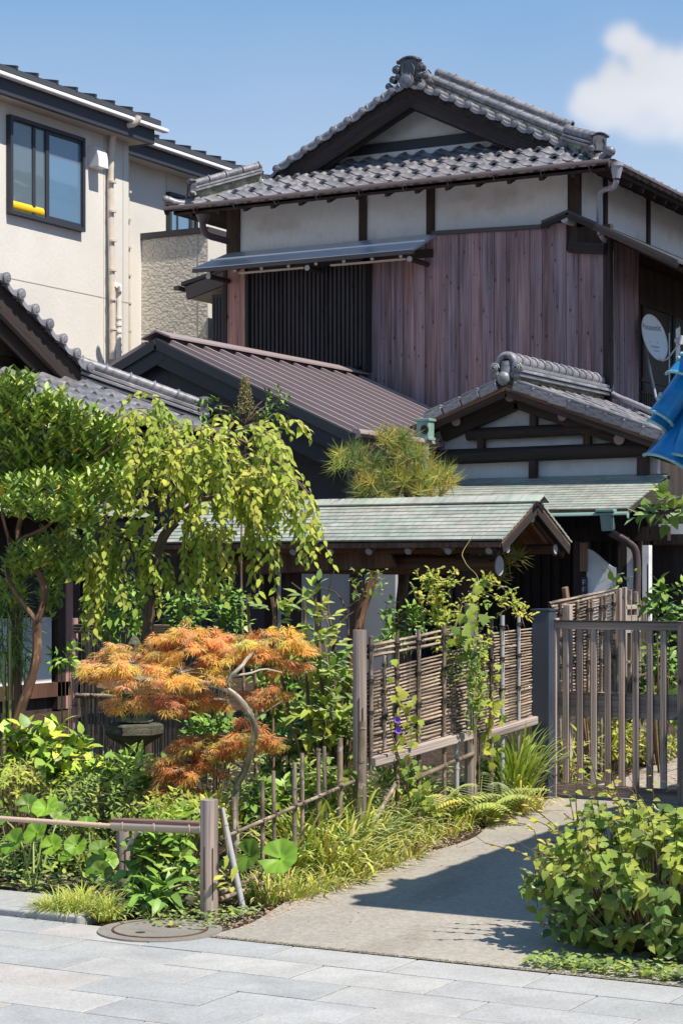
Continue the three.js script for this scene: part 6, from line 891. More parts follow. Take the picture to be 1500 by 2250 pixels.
bush('seedling', 'bright upright seedling beside the thick corner post', 'plant', 398, 1935, 16, 28, 8.9, 14, { L: 0.12, W: 0.03, cols: C.lime, kind: 'lance', clusters: 2, lift: 1, stems: 0, depth: 10 });
bush('seedling', 'yellow-green palmate seedling right of the thick corner post', 'plant', 508, 1935, 14, 8, 8.85, 9, { L: 0.085, W: 0.03, cols: C.lime, kind: 'ob', clusters: 1, lift: 1, stems: 0, depth: 8 });
bush('leafy_bush', 'shaded leafy bush between maple and low bamboo fence', 'bush', 640, 1670, 80, 75, 11.0, 420, { L: 0.075, W: 0.038, cols: [...C.mid], kind: 'ov', mat: glossMat });
bush('leafy_bush', 'low dark bush under the maple tiers', 'bush', 600, 1760, 90, 50, 10.3, 420, { L: 0.07, W: 0.034, cols: [...C.mid], kind: 'ov', mat: glossMat });
bush('vine_thicket', 'tangle of pale green vine leaves left of the tall grey log post', 'shrub', 735, 1560, 62, 120, 10.9, 520, { L: 0.06, W: 0.036, cols: [...C.mid, ...C.fresh], kind: 'ov', depth: 40, shell: 0.3 });
bush('leafy_bush', 'bush of mixed leaves behind the low bamboo stakes', 'bush', 710, 1720, 70, 60, 10.2, 320, { L: 0.065, W: 0.033, cols: [...C.mid, ...C.fresh], kind: 'ov' });
bush('dark_shrub', 'dark glossy shrub in shade behind the weeping sprays', 'shrub', 265, 1330, 90, 80, 13.0, 460, { stems: 0, L: 0.075, W: 0.035, cols: C.mid, kind: 'ov', mat: glossMat });
bush('dark_shrub', 'dark shrub in shade above the orange maple', 'shrub', 455, 1350, 110, 75, 13.0, 560, { stems: 0, L: 0.075, W: 0.035, cols: C.mid, kind: 'ov', mat: glossMat });
bush('dark_shrub', 'dark shrub behind the upright pruned stems', 'shrub', 640, 1480, 90, 90, 12.4, 520, { stems: 0, L: 0.07, W: 0.033, cols: C.mid, kind: 'ov', mat: glossMat });
bush('fan_palm_clump', 'dark spiky foliage in shade at the left edge', 'shrub', 25, 1390, 55, 95, 11.9, 520, { L: 0.15, W: 0.012, cols: C.mid, kind: 'lance', mat: glossMat, spread: 0.4 });
bush('dark_shrub', 'dark leafy twig crossing the shaded wall by the reddish trunk', 'shrub', 145, 1440, 48, 26, 11.6, 70, { L: 0.06, W: 0.026, cols: C.mid, kind: 'ov', mat: glossMat, depth: 20 });
bush('leafy_bush', 'shaded glossy bush behind the woven fence top', 'bush', 880, 1370, 60, 60, 12.2, 240, { L: 0.06, W: 0.028, cols: [...C.mid], kind: 'ov', mat: glossMat });
bush('garden_bush', 'sunlit yellow-green bush behind the gate slats', 'bush', 1335, 1635, 85, 60, 13.4, 1000, { L: 0.055, W: 0.024, cols: [...C.yellow, ...C.lime], kind: 'lance' });
bush('garden_bush', 'low yellow-green bush at the right behind the gate', 'bush', 1430, 1650, 66, 46, 13.8, 520, { L: 0.06, W: 0.024, cols: [...C.lime, ...C.fresh], kind: 'lance' });
bush('garden_bush', 'blade-leaved clump behind the hinge side of the gate', 'bush', 1250, 1680, 45, 60, 12.5, 160, { L: 0.2, W: 0.016, cols: [...C.fresh, ...C.yellow], kind: 'lance', lift: 1 });
bush('leafy_bush', 'green leafy bush showing below the nearer woven panel', 'bush', 900, 1730, 75, 45, 11.2, 300, { L: 0.07, W: 0.032, cols: [...C.mid, ...C.fresh], kind: 'ov' });
bush('leafy_bush', 'green leafy bush showing below the woven panel by the blue post', 'bush', 1090, 1690, 60, 55, 12.4, 300, { L: 0.07, W: 0.032, cols: [...C.mid, ...C.fresh], kind: 'ov' });
bush('leafy_bush', 'shaded leafy bush behind the maple, right of the stone lantern', 'bush', 470, 1610, 80, 50, 11.6, 300, { L: 0.075, W: 0.034, cols: C.mid, kind: 'ov', mat: glossMat });
bush('leafy_bush', 'mid-green bush between the pruned stems and the tall grey log post', 'bush', 610, 1560, 60, 70, 11.8, 320, { L: 0.07, W: 0.034, cols: C.mid, kind: 'ov', mat: glossMat });
bush('shade_bush', 'dark shaded bush at the right edge above the gate', 'bush', 1455, 1330, 62, 75, 13.2, 150, { L: 0.085, W: 0.05, cols: [...C.mid], kind: 'ov', mat: glossMat, depth: 40 });
bush('shade_bush', 'dark foliage seen between the right-hand gate slats', 'bush', 1450, 1500, 55, 90, 13.6, 330, { L: 0.085, W: 0.05, cols: C.mid, kind: 'ov', mat: glossMat });
bush('overhanging_branch', 'pale green leafy branch tip reaching in below the copper pent roof', 'branch', 1455, 1120, 62, 36, 12.2, 60, { L: 0.095, W: 0.06, cols: [...C.fresh, ...C.mid], kind: 'heart', depth: 25, stems: 0 });
bush('overhanging_branch', 'small leafy sprig above the woven fence by the white panel', 'branch', 1362, 1276, 42, 11, 12.4, 16, { L: 0.085, W: 0.05, cols: C.fresh, kind: 'ov', clusters: 4, depth: 15, stems: 0 });
function trail(name, label, paths, Z, per, L, cols, stem = 0.004) {   // thin stems set with small leaf tufts
  const t = thing(name, label, 'shrub', ground(at(paths[0][0][0], 1700, Z))), lv = new Leaves();
  paths.forEach((p, k) => { const q = pathAt(p, Z); if (k === 0) q.unshift(ground(q[0])); part(t, 'stem', tube(q, stem, stem * 0.5, 5, 0.05), M.barkTan); const cv = new THREE.CatmullRomCurve3(q), n = Math.round(cv.getLength() * per); for (let i = 0; i < n; i++) { const s = k === 0 ? rr(0.55, 1) : rr(0.1, 1), c = cv.getPointAt(s).addScaledVector(rdir(), 0.03), o = rdir().add(V3(0, 0.5, 0.2)).normalize(), col = tone(cols, 0.15); for (let j = 0; j < 5; j++) { const d = o.clone().addScaledVector(rdir(), 0.9).normalize(); lv.leaf(c.clone().addScaledVector(o, 0.012 * j), d, normTo(d, V3(0.3, 1, 0.4)), L * rr(0.6, 1.2), L * 0.46, jig(col, rr(0.8, 1.2)), { shape: SH.ob }); } } });
  part(t, 'foliage', lv.geo(), leafMat, { kind: 'stuff' });
}
trail('climbing_shrub', 'yellowing small-leaved climber above the woven fence', [[[978, 1420], [972, 1370], [962, 1310], [955, 1262]], [[972, 1385], [1000, 1345], [1022, 1312]], [[968, 1345], [938, 1325], [912, 1292]], [[962, 1310], [985, 1285], [1000, 1262]], [[970, 1365], [945, 1362], [925, 1350]], [[958, 1290], [935, 1272], [925, 1262]]], 11.9, 78, 0.042, [...C.yellow, ...C.fresh]);
trail('climbing_shrub', 'thin leafy trailing stems right of the vine post', [[[1052, 1340], [1050, 1300], [1066, 1280]], [[1052, 1298], [1085, 1312], [1112, 1340]], [[1066, 1280], [1100, 1290], [1135, 1322], [1158, 1352]], [[1112, 1318], [1140, 1345], [1150, 1372]]], 11.5, 46, 0.042, [...C.fresh, ...C.yellow]);
trail('climbing_shrub', 'small leafy twig crossing in front of the round vine post', [[[1040, 1420], [1030, 1400]], [[1030, 1395], [1000, 1430], [985, 1438]], [[1035, 1470], [1010, 1490], [992, 1500]]], 11.1, 60, 0.036, [...C.fresh, ...C.mid], 0.003);
// upright pruned stems with leaf tufts
{
  const Z = 10.7, t = thing('pruned_shrub', 'tall shrub of upright pruned tan stems with leafy shoots', 'shrub', ground(at(660, 1700, Z))), lv = new Leaves(), stem = (pts, r, n) => {
    const q = pathAt(pts, Z); q.unshift(V3(q[0].x, gy(-q[0].z) - 0.05, q[0].z)); part(t, 'stem', tube(q, r, r * 0.75, 8, 0.06), M.barkTan); const cv = new THREE.CatmullRomCurve3(q);
    for (let i = 0; i < n; i++) { const p = cv.getPointAt(rr(0.3, 1)), out = V3(rr(-1, 1), rr(-0.1, 0.7), rr(-0.7, 1)).normalize(), col = tone([...C.mid, ...C.fresh, ...C.lime], 0.15); for (let j = 0; j < 4; j++) { const d = out.clone().addScaledVector(rdir(), 0.7).normalize(); lv.leaf(p.clone().addScaledVector(out, 0.03 + 0.025 * j), d, normTo(d, V3(0.3, 1, 0.3)), rr(0.055, 0.095), rr(0.03, 0.046), jig(col, rr(0.8, 1.2)), { bend: 0.22 }); } } };
  stem([[658, 1650], [640, 1590], [622, 1500], [606, 1400], [603, 1345], [597, 1312]], 0.0145, 8); stem([[603, 1345], [612, 1305]], 0.008, 4); stem([[690, 1700], [680, 1600], [672, 1450], [668, 1318]], 0.0125, 34); stem([[705, 1740], [713, 1600], [704, 1480], [700, 1390], [690, 1305]], 0.0125, 44); stem([[560, 1480], [549, 1390], [543, 1308]], 0.0115, 10); stem([[720, 1700], [730, 1560], [712, 1400]], 0.008, 34);
  part(t, 'foliage', lv.geo(), leafMat, { kind: 'stuff' });
}
{
  const Z = 12.2, t = thing('bare_thorn_bush', 'nearly bare dark thorny branches above the tall grey log post', 'shrub', ground(at(740, 1700, Z))), base = ground(at(745, 1700, Z));
  for (const pts of [[[745, 1500], [730, 1400], [700, 1330], [640, 1280]], [[735, 1420], [760, 1340], [800, 1310], [830, 1275]], [[730, 1400], [720, 1310], [735, 1250]], [[740, 1380], [790, 1330], [770, 1270]], [[760, 1345], [735, 1300], [690, 1290]]]) part(t, 'branch', tube([base, ...pathAt(pts, Z)], 0.014, 0.004, 6, 0.07), M.bark);
  const lt = part(t, 'leaning_trunk', tube([ground(at(770, 1700, Z)), ...pathAt([[780, 1400], [808, 1300], [822, 1255]], Z)], 0.04, 0.03, 9, 0.07), M.barkRed);
  const lv = new Leaves(); for (let i = 0; i < 70; i++) { const p = at(rr(770, 850), rr(1250, 1310), Z + rr(-0.2, 0.2)), d = rdir(); lv.leaf(p, d, normTo(d, UP), 0.05, 0.02, tone([...C.fresh, ...C.mid]), {}); } part(t, 'foliage', lv.geo(), leafMat, { kind: 'stuff' });
}
// thin green bamboo canes in the shade at the left edge
{ const Z = 11.6, t = thing('bamboo_canes', 'thin yellow-green bamboo canes at the left edge in front of the shaded wall', 'bamboo', ground(at(22, 1600, Z))); for (const [x, y] of [[22, 1385], [9, 1440]]) bambooCane(t, ground(at(x, 1600, Z)), at(x + 1, y, Z), 0.009, mat([0.22, 0.24, 0.06], { roughness: 0.5 })); }

// ---------- round-leaved plants ----------
function roundLeaf(parent, px, py, rpx, Z, root, col, tilt, turn = 0) {
  const c = at(px, py, Z), R = rpx / F * Z, lv = new Leaves(), n = 30; const nrm = V3(tilt[0], tilt[1], tilt[2]).normalize(), x = normTo(nrm, V3(Math.cos(turn), 0, Math.sin(turn))), y = new THREE.Vector3().crossVectors(nrm, x);
  const vein = (a) => 0.5 + 0.5 * Math.cos(a * 9), ctr = lv.v(c.clone().addScaledVector(nrm, -R * 0.3), col.map((v) => v * 1.5)); let ring0, a0 = seed % 7;
  const gap = 0.22, pt = (a, r) => { const h = r * r * 0.10 * R + r * 0.05 * R * Math.cos(a * 5 + a0) - (1 - r) * 0.3 * R * (1 - r) - 0.05 * R * r * vein(a); return c.clone().addScaledVector(x, Math.cos(a) * r * R).addScaledVector(y, Math.sin(a) * r * R).addScaledVector(nrm, h * (r > 0.8 ? 0.6 : 1)); };
  for (const r of [0.35, 0.7, 0.93, 1]) { const ring = []; for (let i = 0; i <= n; i++) { const a = gap + (2 * Math.PI - 2 * gap) * i / n, v = (0.88 + 0.3 * vein(a) ** 3) * (r > 0.95 ? 0.9 : 1); ring.push(lv.v(pt(a, r * (1 + 0.04 * Math.cos(a * 7 + a0))), col.map((q) => q * v))); } for (let i = 0; i < n; i++) ring0 ? lv.i.push(ring0[i], ring[i], ring[i + 1], ring0[i], ring[i + 1], ring0[i + 1]) : lv.i.push(ctr, ring[i], ring[i + 1]); ring0 = ring; }
  const lf = part(parent, 'leaf', lv.geo(), glossMat); part(lf, 'stalk', tube([root, root.clone().lerp(c, 0.6).add(V3(0, 0.06, -0.02)), c.clone().addScaledVector(nrm, -R * 0.2)], 0.0055, 0.004, 6, 0.05), mat([0.25, 0.32, 0.08], { roughness: 0.5 }));
}
{
  const g = [[0.125, 0.235, 0.014], [0.10, 0.195, 0.014], [0.165, 0.285, 0.02], [0.09, 0.165, 0.014]];
  const plant = (label, list, rx, ry, Z) => { const r = onG(rx, ry), t = thing('leopard_plant', label, 'plant', r, 'round-leaved plants in the bed'); for (const [x, y, rad, dz, tl, k] of list) roundLeaf(t, x, y, rad, Z + dz, r.clone().add(V3(rr(-0.08, 0.08), 0, rr(-0.06, 0.06))), g[k ?? 0].map((v) => v * rr(0.9, 1.1)), tl, rr(0, 6)); };
  plant('round-leaved plant at the left, leaves standing above and below the thin cane', [[100, 1772, 31, 0.15, [0.15, 1, 0.8], 2], [78, 1828, 30, -0.05, [-0.1, 0.8, 1], 0], [28, 1848, 33, -0.08, [-0.3, 0.7, 1], 0], [113, 1856, 26, -0.1, [0.1, 0.7, 1], 2], [60, 1765, 24, 0.25, [0.2, 0.5, 0.6], 3], [135, 1785, 26, 0.25, [0.7, 0.6, 0.6], 1], [10, 1800, 20, 0.1, [-0.3, 0.7, 0.6], 1]], 80, 1950, 9.6);
  plant('round-leaved plant in the middle with drooping cup-shaped leaves', [[166, 1856, 26, -0.1, [0.4, 0.8, 1], 0], [220, 1862, 25, -0.05, [0.3, 1, 0.5], 3], [210, 1900, 34, -0.1, [-0.4, 0.5, 1], 1], [222, 1917, 27, -0.15, [0.5, 0.4, 1], 3], [145, 1880, 18, 0, [0, 0.6, 0.8], 1], [190, 1806, 22, 0.2, [0.2, 0.9, 0.4], 1], [240, 1890, 22, -0.05, [0.8, 0.5, 0.6], 2]], 195, 1952, 9.5);
  plant('round-leaved plant behind the split bamboo rail', [[403, 1778, 26, 0.1, [0.2, 0.9, 0.8], 2], [365, 1790, 24, 0.1, [-0.3, 0.8, 0.6], 2], [440, 1792, 20, 0.1, [0.4, 0.8, 0.5], 1], [330, 1785, 20, 0.2, [0, 0.8, 0.5], 1]], 390, 1940, 9.55);
  plant('large round-leaved plant between the low bamboo stakes', [[541, 1878, 38, 0.05, [-0.2, 0.5, 1], 1], [613, 1882, 44, -0.1, [0.15, 0.75, 1], 2], [500, 1895, 18, 0.1, [0.3, 0.6, 0.6], 1]], 575, 1970, 9.1);
}

// ---------- grasses, lilies, ferns ----------
function clump(name, label, category, spots, N, L, W, cols, o = {}) {
  const b = onG(spots[0][0], spots[0][1]), t = thing(name, label, category, b, o.group), lv = new Leaves();
  for (const [x, y, s = 1] of spots) { const c = onG(x, y); for (let i = 0; i < N; i++) { const a = rr(0, 6.283), e = rr(o.e0 ?? 0.6, o.e1 ?? 1.5), d = V3(Math.cos(a) * Math.cos(e), Math.sin(e), Math.sin(a) * Math.cos(e)), r = rr(0, o.base ?? 0.06), dry = o.dry && rnd() < o.dry; lv.blade(c.clone().add(V3(Math.cos(a) * r, -0.01, Math.sin(a) * r)), d, L * s * rr(0.55, 1.1), W * rr(0.7, 1.2), tone(dry ? C.dry : cols, 0.2), rr(o.d0 ?? 0.8, o.d1 ?? 2.1), 7); } }
  part(t, 'blades', lv.geo(), grassMat, { kind: 'stuff' }); return t;
}
clump('sedge_clump', 'wide clump of arching yellow-green sedge in front of the low bamboo fence', 'grass clump', [[655, 1925], [700, 1915], [745, 1900], [690, 1870, 1.1], [740, 1860, 1.1], [790, 1895], [670, 1895, 1.1], [765, 1925, 0.8], [715, 1935, 0.8], [630, 1940, 0.8], [780, 1860]], 105, 0.44, 0.0165, [...C.yellow, ...C.lime, ...C.fresh, ...C.mid], { dry: 0.05, base: 0.06, e0: 0.8, d0: 0.9, d1: 2.3 });
clump('sedge_clump', 'smaller clump of arching sedge beside the tall grey log post', 'grass clump', [[850, 1868], [885, 1850], [830, 1880, 0.9], [915, 1835, 0.9], [865, 1835]], 80, 0.37, 0.0145, [...C.yellow, ...C.fresh, ...C.mid], { dry: 0.06, base: 0.06 });
clump('sedge_clump', 'low straggling sedge fringe along the driveway edge', 'grass clump', [[820, 1915], [855, 1902], [780, 1938], [940, 1855], [985, 1836], [900, 1885], [740, 1950], [700, 1962], [655, 1975], [1020, 1822], [1075, 1808], [590, 1985], [625, 1978]], 50, 0.2, 0.009, [...C.yellow, ...C.fresh], { dry: 0.25, d0: 1.2, base: 0.07 });
clump('grass_tuft', 'bright tuft of fine grass at the edge of the pavement', 'grass clump', [[130, 2012], [165, 2015], [200, 2010], [235, 2018], [110, 2005, 0.8], [180, 2000]], 170, 0.17, 0.0055, [...C.yellow, ...C.fresh], { base: 0.06, d0: 1.2, d1: 2.4 });
clump('grass_tuft', 'thin grass tuft hanging over the manhole cover', 'grass clump', [[335, 2018], [350, 2022]], 26, 0.11, 0.004, [...C.yellow, ...C.dry], { base: 0.03, d0: 1.2 });
clump('grass_tuft', 'sparse green grass at the foot of the low bamboo fence', 'grass clump', [[560, 1985], [590, 1975], [545, 1975], [615, 1965]], 40, 0.2, 0.005, [...C.fresh, ...C.mid], { base: 0.05 });
clump('lily_plant', 'tall arching lily-like plant in front of the blue post', 'plant', [[1140, 1772], [1150, 1765, 1.1], [1128, 1775]], 80, 0.52, 0.015, [...C.fresh, ...C.lime, ...C.mid], { e0: 1.0, e1: 1.52, d0: 0.7, d1: 1.7, base: 0.04 });
clump('lily_plant', 'pale drooping half-dry lily leaves beside the driveway near the blue post', 'plant', [[1155, 1785], [1175, 1782], [1145, 1790]], 34, 0.26, 0.011, [...C.yellow, ...C.dry], { e0: 0.7, d0: 1.4, d1: 2.4, base: 0.04 });
clump('grass_fringe', 'green grass growing along the foot of the low bamboo fence', 'grass clump', [[600, 1960], [640, 1950], [560, 1975], [690, 1940], [730, 1925], [880, 1872], [930, 1845], [965, 1832], [1000, 1815], [1080, 1800]], 46, 0.2, 0.007, [...C.fresh, ...C.mid, ...C.yellow], { base: 0.09, d0: 1.0 });
clump('iris_plant', 'bright yellow-green strap leaves behind the maple trunk', 'plant', [[470, 1845], [500, 1840], [445, 1850], [520, 1845], [485, 1850]], 34, 0.36, 0.016, [...C.lime, ...C.yellow], { e0: 0.9, d0: 0.9, d1: 2.0 });
clump('iris_plant', 'green strap leaves between woven fence and driveway', 'plant', [[820, 1850], [860, 1820], [800, 1850]], 30, 0.26, 0.013, [...C.mid, ...C.fresh], { e0: 0.9 });
function fern(label, px, py, n, L, cols, turn0 = 0, arc = 6.283) {
  const c = onG(px, py), t = thing('fern', label, 'fern', c, 'ferns along the driveway');
  for (let k = 0; k < n; k++) {
    const a = turn0 + arc * (k + rr(-0.25, 0.25)) / n, h = V3(Math.cos(a), 0, Math.sin(a)), side = V3(-h.z, 0, h.x), l = L * rr(0.8, 1.15), e0 = rr(0.75, 1.2), q = c.clone(), pts = [q.clone()], lv = new Leaves(), col = tone(cols, 0.14), S = 20;
    for (let i = 1; i <= S; i++) { const s = i / S, e = e0 - 1.75 * s * s * 0.85; q.addScaledVector(h, Math.cos(e) * l / S).add(V3(0, Math.sin(e) * l / S, 0)); pts.push(q.clone()); const w = l * 0.27 * Math.sin(Math.PI * Math.min(0.97, 0.16 + 0.82 * s)) ; if (i > 2) for (const f of [-1, 1]) { const d = side.clone().multiplyScalar(f).addScaledVector(h, 0.35).add(V3(0, -0.15, 0)).normalize(); lv.leaf(q, d, normTo(d, UP), w, l / S * 1.05, jig(col, rr(0.9, 1.1)), { shape: [0.2, 0.9, 0.6, 0.7], bend: 0.12, fold: 0.1 }); } }
    const fr = part(t, 'frond', lv.geo(), leafMat); part(fr, 'stalk', tube(pts.filter((_, i) => i % 4 === 0), 0.003, 0.0012, 5, 0.04), mat([0.25, 0.28, 0.08]));
  }
}
fern('bright fern left of the round vine post', 985, 1812, 10, 0.42, [...C.fresh, ...C.lime]);
fern('fern with flat fronds at the foot of the round vine post', 1052, 1806, 9, 0.44, [...C.fresh, ...C.lime], 0.2);
fern('yellow-green fern spreading under the woven fence panel', 920, 1828, 10, 0.42, [...C.lime, ...C.yellow]);
fern('small darker fern between vine post and lily', 1105, 1792, 8, 0.34, [...C.mid, ...C.fresh], 0.5);
fern('small fern seen behind the lowest gate slats', 1235, 1725, 6, 0.2, C.fresh, 0.4);

// ---------- vines on the woven fence ----------
function vine(label, paths, spread, N, L, cols, u = FU + 0.05, flowers = []) {
  const t = thing('climbing_vine', label, 'vine', ground(onU(paths[0][0][0], 1700, u)));
  for (const p of paths) {
    const pts = p.map(([x, y]) => onU(x, y, u + rr(-0.02, 0.02))), cv = new THREE.CatmullRomCurve3(pts); part(t, 'stem', tube(pts, 0.004, 0.003, 5, 0.05), mat([0.2, 0.2, 0.07]));
    for (let i = 0; i < N; i++) { const q = cv.getPointAt((i + rnd()) / N).add(V3(rr(-0.02, 0.09), rr(-1, 1) * spread * 0.6, rr(-1, 1) * spread)), lv = new Leaves(), d = V3(rr(-0.3, 0.7), rr(-1, -0.25), rr(-0.6, 0.6)).normalize(), f = rr(0.65, 1.2); lv.lobed(V3(0, 0, 0), d, normTo(d, V3(0.9, 0.7, 0.8 + rr(-0.5, 0.5))), L * f, tone(cols, 0.18)); part(t, 'leaf', lv.geo(), leafMat, { m: new THREE.Matrix4().setPosition(q) }); }
  }
  for (const [x, y] of flowers) { const c = onU(x, y, u + 0.07), f = part(t, 'flower', new THREE.CylinderGeometry(0.019, 0.003, 0.024, 7, 1, true).rotateX(1.2).rotateY(0.6), mat([0.20, 0.10, 0.50], { roughness: 0.7 }), { m: new THREE.Matrix4().setPosition(c) }); }
}
vine('lime green vine with purple flowers on the woven fence panel', [[[905, 1790], [890, 1700], [868, 1640], [850, 1560], [845, 1480], [848, 1445]], [[868, 1640], [895, 1590], [880, 1540], [882, 1505]]], 0.035, 17, 0.055, [...C.lime, ...C.fresh], FU + 0.05, [[872, 1583], [874, 1606]]);
vine('green vine running from the foot of the woven panel into the ferns', [[[930, 1790], [915, 1740], [885, 1690], [870, 1660]], [[905, 1780], [890, 1720]]], 0.045, 20, 0.046, [...C.fresh, ...C.mid]);
vine('large-leaved vine climbing the top of the round vine post', [[[1035, 1560], [1030, 1480], [1022, 1400], [1035, 1330], [1045, 1270]], [[1015, 1440], [1000, 1380], [1015, 1330]]], 0.045, 17, 0.068, [...C.mid, ...C.fresh], FU + 0.07);
vine('lime leaves cascading down right of the round vine post', [[[1055, 1450], [1072, 1510], [1066, 1580], [1075, 1640], [1078, 1690]], [[1050, 1520], [1075, 1560], [1060, 1660]]], 0.03, 15, 0.056, [...C.lime, ...C.fresh], FU + 0.07);
{ const t = thing('vine_shoot', 'single thin vine shoot climbing from the lintel eave to the vine post', 'vine', ground(onU(1040, 1700, FU))); part(t, 'stem', tube([onV(1042, 1172, GV - 0.02), onV(1015, 1215, GV - 0.1), onV(1020, 1232, GV - 0.2), onV(1045, 1262, 12.5), onU(1048, 1290, FU + 0.06)], 0.0028, 0.002, 5, 0.04), mat([0.32, 0.3, 0.1])); }

// ---------- the bush in the right foreground ----------
{
  const c = P(-2.76, 0.29, 7.68), b = ground(c), t = thing('foreground_bush', 'rounded green vine-like bush at the pavement edge, lower right', 'bush', b), all = [], stems = [];
  const R = V3(0.54, 0.34, 0.38);
  const put = (p, d, L, W, col) => all.push([p, d, L, W, col]);
  for (let i = 0; i < 430; i++) {
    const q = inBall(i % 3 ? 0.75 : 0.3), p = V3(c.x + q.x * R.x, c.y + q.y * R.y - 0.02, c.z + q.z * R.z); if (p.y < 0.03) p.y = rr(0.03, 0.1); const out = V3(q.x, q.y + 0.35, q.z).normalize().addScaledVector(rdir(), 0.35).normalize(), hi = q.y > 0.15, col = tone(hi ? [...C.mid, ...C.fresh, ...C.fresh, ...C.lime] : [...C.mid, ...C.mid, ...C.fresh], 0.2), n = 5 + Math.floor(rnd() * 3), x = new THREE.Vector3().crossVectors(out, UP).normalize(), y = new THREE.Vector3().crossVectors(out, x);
    stems.push(tube([V3(mix(b.x, p.x, 0.3), 0, mix(b.z, p.z, 0.3)), V3(mix(b.x, p.x, 0.8), mix(0, p.y, 0.6), mix(b.z, p.z, 0.8)), p.clone().addScaledVector(out, 0.05)], 0.004, 0.0022, 4, 0.12));
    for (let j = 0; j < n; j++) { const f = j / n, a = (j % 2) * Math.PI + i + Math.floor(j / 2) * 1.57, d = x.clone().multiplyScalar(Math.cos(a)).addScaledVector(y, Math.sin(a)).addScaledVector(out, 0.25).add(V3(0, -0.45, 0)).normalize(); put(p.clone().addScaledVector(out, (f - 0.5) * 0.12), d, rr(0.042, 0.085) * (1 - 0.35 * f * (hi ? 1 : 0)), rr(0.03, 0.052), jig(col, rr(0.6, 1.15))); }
  }
  for (let i = 0; i < 26; i++) {                    // upright shoots and tendrils along the top and the left flank
    const left = i % 3 === 0, p0 = left ? V3(c.x - R.x * rr(0.6, 0.95), rr(0.25, 0.5), c.z + rr(-0.1, 0.25)) : V3(c.x + rr(-0.5, 0.55), 0.5 + rr(0, 0.1), c.z + rr(-0.2, 0.25)), d0 = left ? V3(-0.8, 0.5, 0.2).addScaledVector(rdir(), 0.3) : V3(-0.25, 1, 0.1).addScaledVector(rdir(), 0.35), L = rr(0.12, 0.24), p1 = p0.clone().addScaledVector(d0, L * 0.6), p2 = p0.clone().addScaledVector(d0, L).add(V3(rr(-0.02, 0.02), -0.01, 0)), cv = new THREE.CatmullRomCurve3([p0.clone().add(V3(0.03, -0.2, 0)), p0, p1, p2]); stems.push(new THREE.TubeGeometry(cv, 10, 0.0024, 4)); if (i % 2) stems.push(tube([p2, p2.clone().add(V3(rr(-0.08, 0.02), rr(0.02, 0.06), 0.01)), p2.clone().add(V3(rr(-0.14, 0), rr(-0.03, 0.1), 0.03)), p2.clone().add(V3(rr(-0.18, 0), rr(-0.08, 0.06), 0.03))], 0.0014, 0.0008, 4, 0.02)); const col = tone([...C.lime, ...C.yellow], 0.1);
    for (let j = 0; j < 7; j++) { const s = 0.3 + 0.68 * j / 7, q = cv.getPointAt(s), d = V3((j % 2 ? 1 : -1), 0.1, rr(-0.4, 0.7)).addScaledVector(rdir(), 0.4).normalize(); put(q, d, rr(0.035, 0.055) * (1.15 - 0.6 * s), 0.024, jig(col, rr(0.85, 1.15))); }
  }
  const eye = camera.position; all.sort((m, n) => m[0].distanceTo(eye) / m[2] - n[0].distanceTo(eye) / n[2]);
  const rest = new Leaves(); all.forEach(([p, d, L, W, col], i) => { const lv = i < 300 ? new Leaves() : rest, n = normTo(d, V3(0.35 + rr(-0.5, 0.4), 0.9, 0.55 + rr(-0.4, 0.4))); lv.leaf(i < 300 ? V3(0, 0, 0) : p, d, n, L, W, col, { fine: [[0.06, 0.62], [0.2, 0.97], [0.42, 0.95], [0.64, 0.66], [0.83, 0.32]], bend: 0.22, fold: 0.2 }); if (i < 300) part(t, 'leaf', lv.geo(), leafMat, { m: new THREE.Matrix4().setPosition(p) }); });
  part(t, 'foliage', rest.geo(), leafMat, { kind: 'stuff' }); part(t, 'stems', merge(stems), M.barkTan, { kind: 'stuff' });
}

// ---------- what lies on the ground ----------
function scatter(name, label, category, fn, N, L, W, cols, o = {}) { const lv = new Leaves(); for (let i = 0; i < N; i++) { const [u, v, h = 0] = fn(i), a = rr(0, 6.28), d = V3(Math.cos(a), o.flat ? rr(-0.1, 0.15) : rr(0.1, 0.9), Math.sin(a)).normalize(); lv.leaf(P(u, gy(v) + 0.006 + h, v), d, normTo(d, V3(rr(-0.4, 0.4), 1, rr(-0.4, 0.4))), L * rr(0.5, 1.3), W * rr(0.6, 1.3), tone(cols, 0.25), { bend: o.bend ?? 0.15 }); } const m = new THREE.Mesh(lv.geo(), o.mat ?? leafMat); return struct(name, label, category, m.geometry, m.material, 'stuff'); }
scatter('ground_cover', 'low green ground cover between the shrubs of the bed', 'ground cover', () => { const v = 7.55 + 4.2 * Math.pow(rnd(), 1.3); return [rr(-9.5, -4.95), v, rr(0, 0.1)]; }, 9000, 0.05, 0.024, [...C.mid, ...C.fresh]);
scatter('ground_ivy', 'small ivy leaves around the foot of the foreground bush', 'ground cover', () => [rr(-3.12, -2.1), 7.12 + Math.abs(rr(-0.12, 0.24)), rr(0, 0.03)], 800, 0.03, 0.026, [...C.mid, ...C.fresh]);
scatter('weeds', 'small weeds round the foot of the corner post and along the garden edge', 'weeds', (i) => i % 2 ? [rr(-5.15, -4.6), rr(7.3, 7.65), rr(0, 0.03)] : [rr(-5.6, -4.6), rr(7.12, 7.5), rr(0, 0.05)], 620, 0.03, 0.02, [...C.mid, ...C.fresh]);
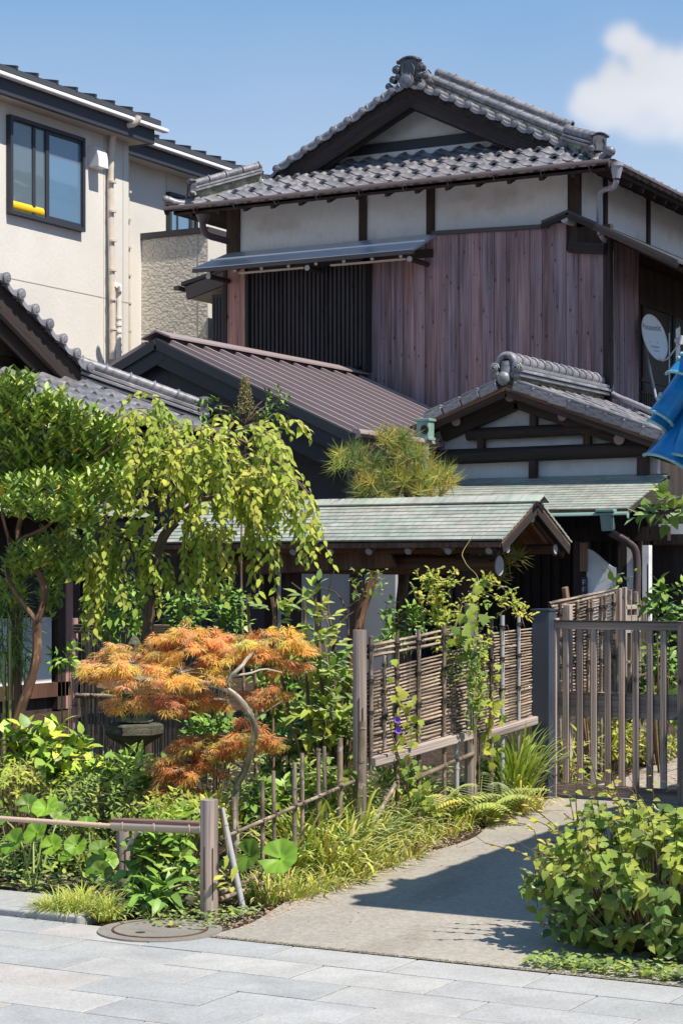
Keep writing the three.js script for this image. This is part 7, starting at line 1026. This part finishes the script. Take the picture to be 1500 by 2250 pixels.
scatter('leaf_litter', 'dry brown leaf litter along the edge of the driveway', 'leaf litter', () => { const v = rr(7.2, 11.4); return [-4.64 + 0.15 * (rnd() + rnd() - 1) - 0.12 * sstep(8.6, 10.6, v) + (rnd() < 0.04 ? rr(0, 0.5) : 0), v]; }, 2600, 0.022, 0.009, [[0.62, 0.42, 0.25], [0.50, 0.34, 0.20], [0.70, 0.52, 0.33], [0.40, 0.27, 0.18]], { flat: true });
scatter('leaf_litter', 'brown leaf litter on the soil of the bed by the kerb', 'leaf litter', () => [rr(-7.6, -4.8), rr(7.36, 8.1)], 1800, 0.026, 0.012, [[0.50, 0.32, 0.18], [0.40, 0.26, 0.16], [0.58, 0.41, 0.25]], { flat: true });
scatter('leaf_litter', 'reddish dry leaves on the ground behind the gate', 'leaf litter', () => [rr(-4.7, -2.6), rr(11.6, 14.5)], 2200, 0.04, 0.018, [[0.62, 0.38, 0.22], [0.52, 0.32, 0.19], [0.7, 0.48, 0.28]], { flat: true });
scatter('debris', 'thin line of earth and moss in the joint between driveway and paving', 'debris', () => [rr(-4.55, -2.2), 7.085 + rr(-0.008, 0.014) * (1 + (rnd() < 0.1))], 1500, 0.012, 0.008, [[0.30, 0.24, 0.16], [0.22, 0.18, 0.13], [0.20, 0.24, 0.09]], { flat: true });
{ const gs = [], base = new THREE.IcosahedronGeometry(1, 0); for (let i = 0; i < 1500; i++) { const p = onG(rr(40, 265), rr(1915, 1972)), s = rr(0.004, 0.010); gs.push(base.clone().scale(s * rr(0.8, 1.4), s * 0.7, s).rotateY(rr(0, 6)).translate(p.x, p.y + s * 0.3, p.z)); } struct('gravel', 'grey gravel on the bare soil by the kerb', 'gravel', merge(gs), M.stone, 'stuff'); }
for (const [x, y, r, l] of [[262, 1998, 0.055, 'rounded grey stone at the left edge of the garden bed'], [385, 1992, 0.08, 'dark rounded stone in front of the corner post'], [1497, 2155, 0.035, 'small brown stone at the right edge of the pavement']]) { const p = onG(x, y), t = thing('rock', l, 'rock', p), g = new THREE.IcosahedronGeometry(r, 3), q = g.attributes.position; for (let i = 0; i < q.count; i++) { const k = 0.85 + 0.3 * vn(q.getX(i) / r * 1.5 + 9, q.getY(i) / r * 1.5 + q.getZ(i) / r * 1.3 + 9, 99, 99, 5); q.setXYZ(i, q.getX(i) * k * 1.2, q.getY(i) * k * 0.75, q.getZ(i) * k); } part(t, 'stone', mergeVertices(g).translate(p.x, p.y + r * 0.3, p.z), M.stoneDark); t.children[0].geometry.computeVertexNormals(); }
renderer.render(scene, camera);
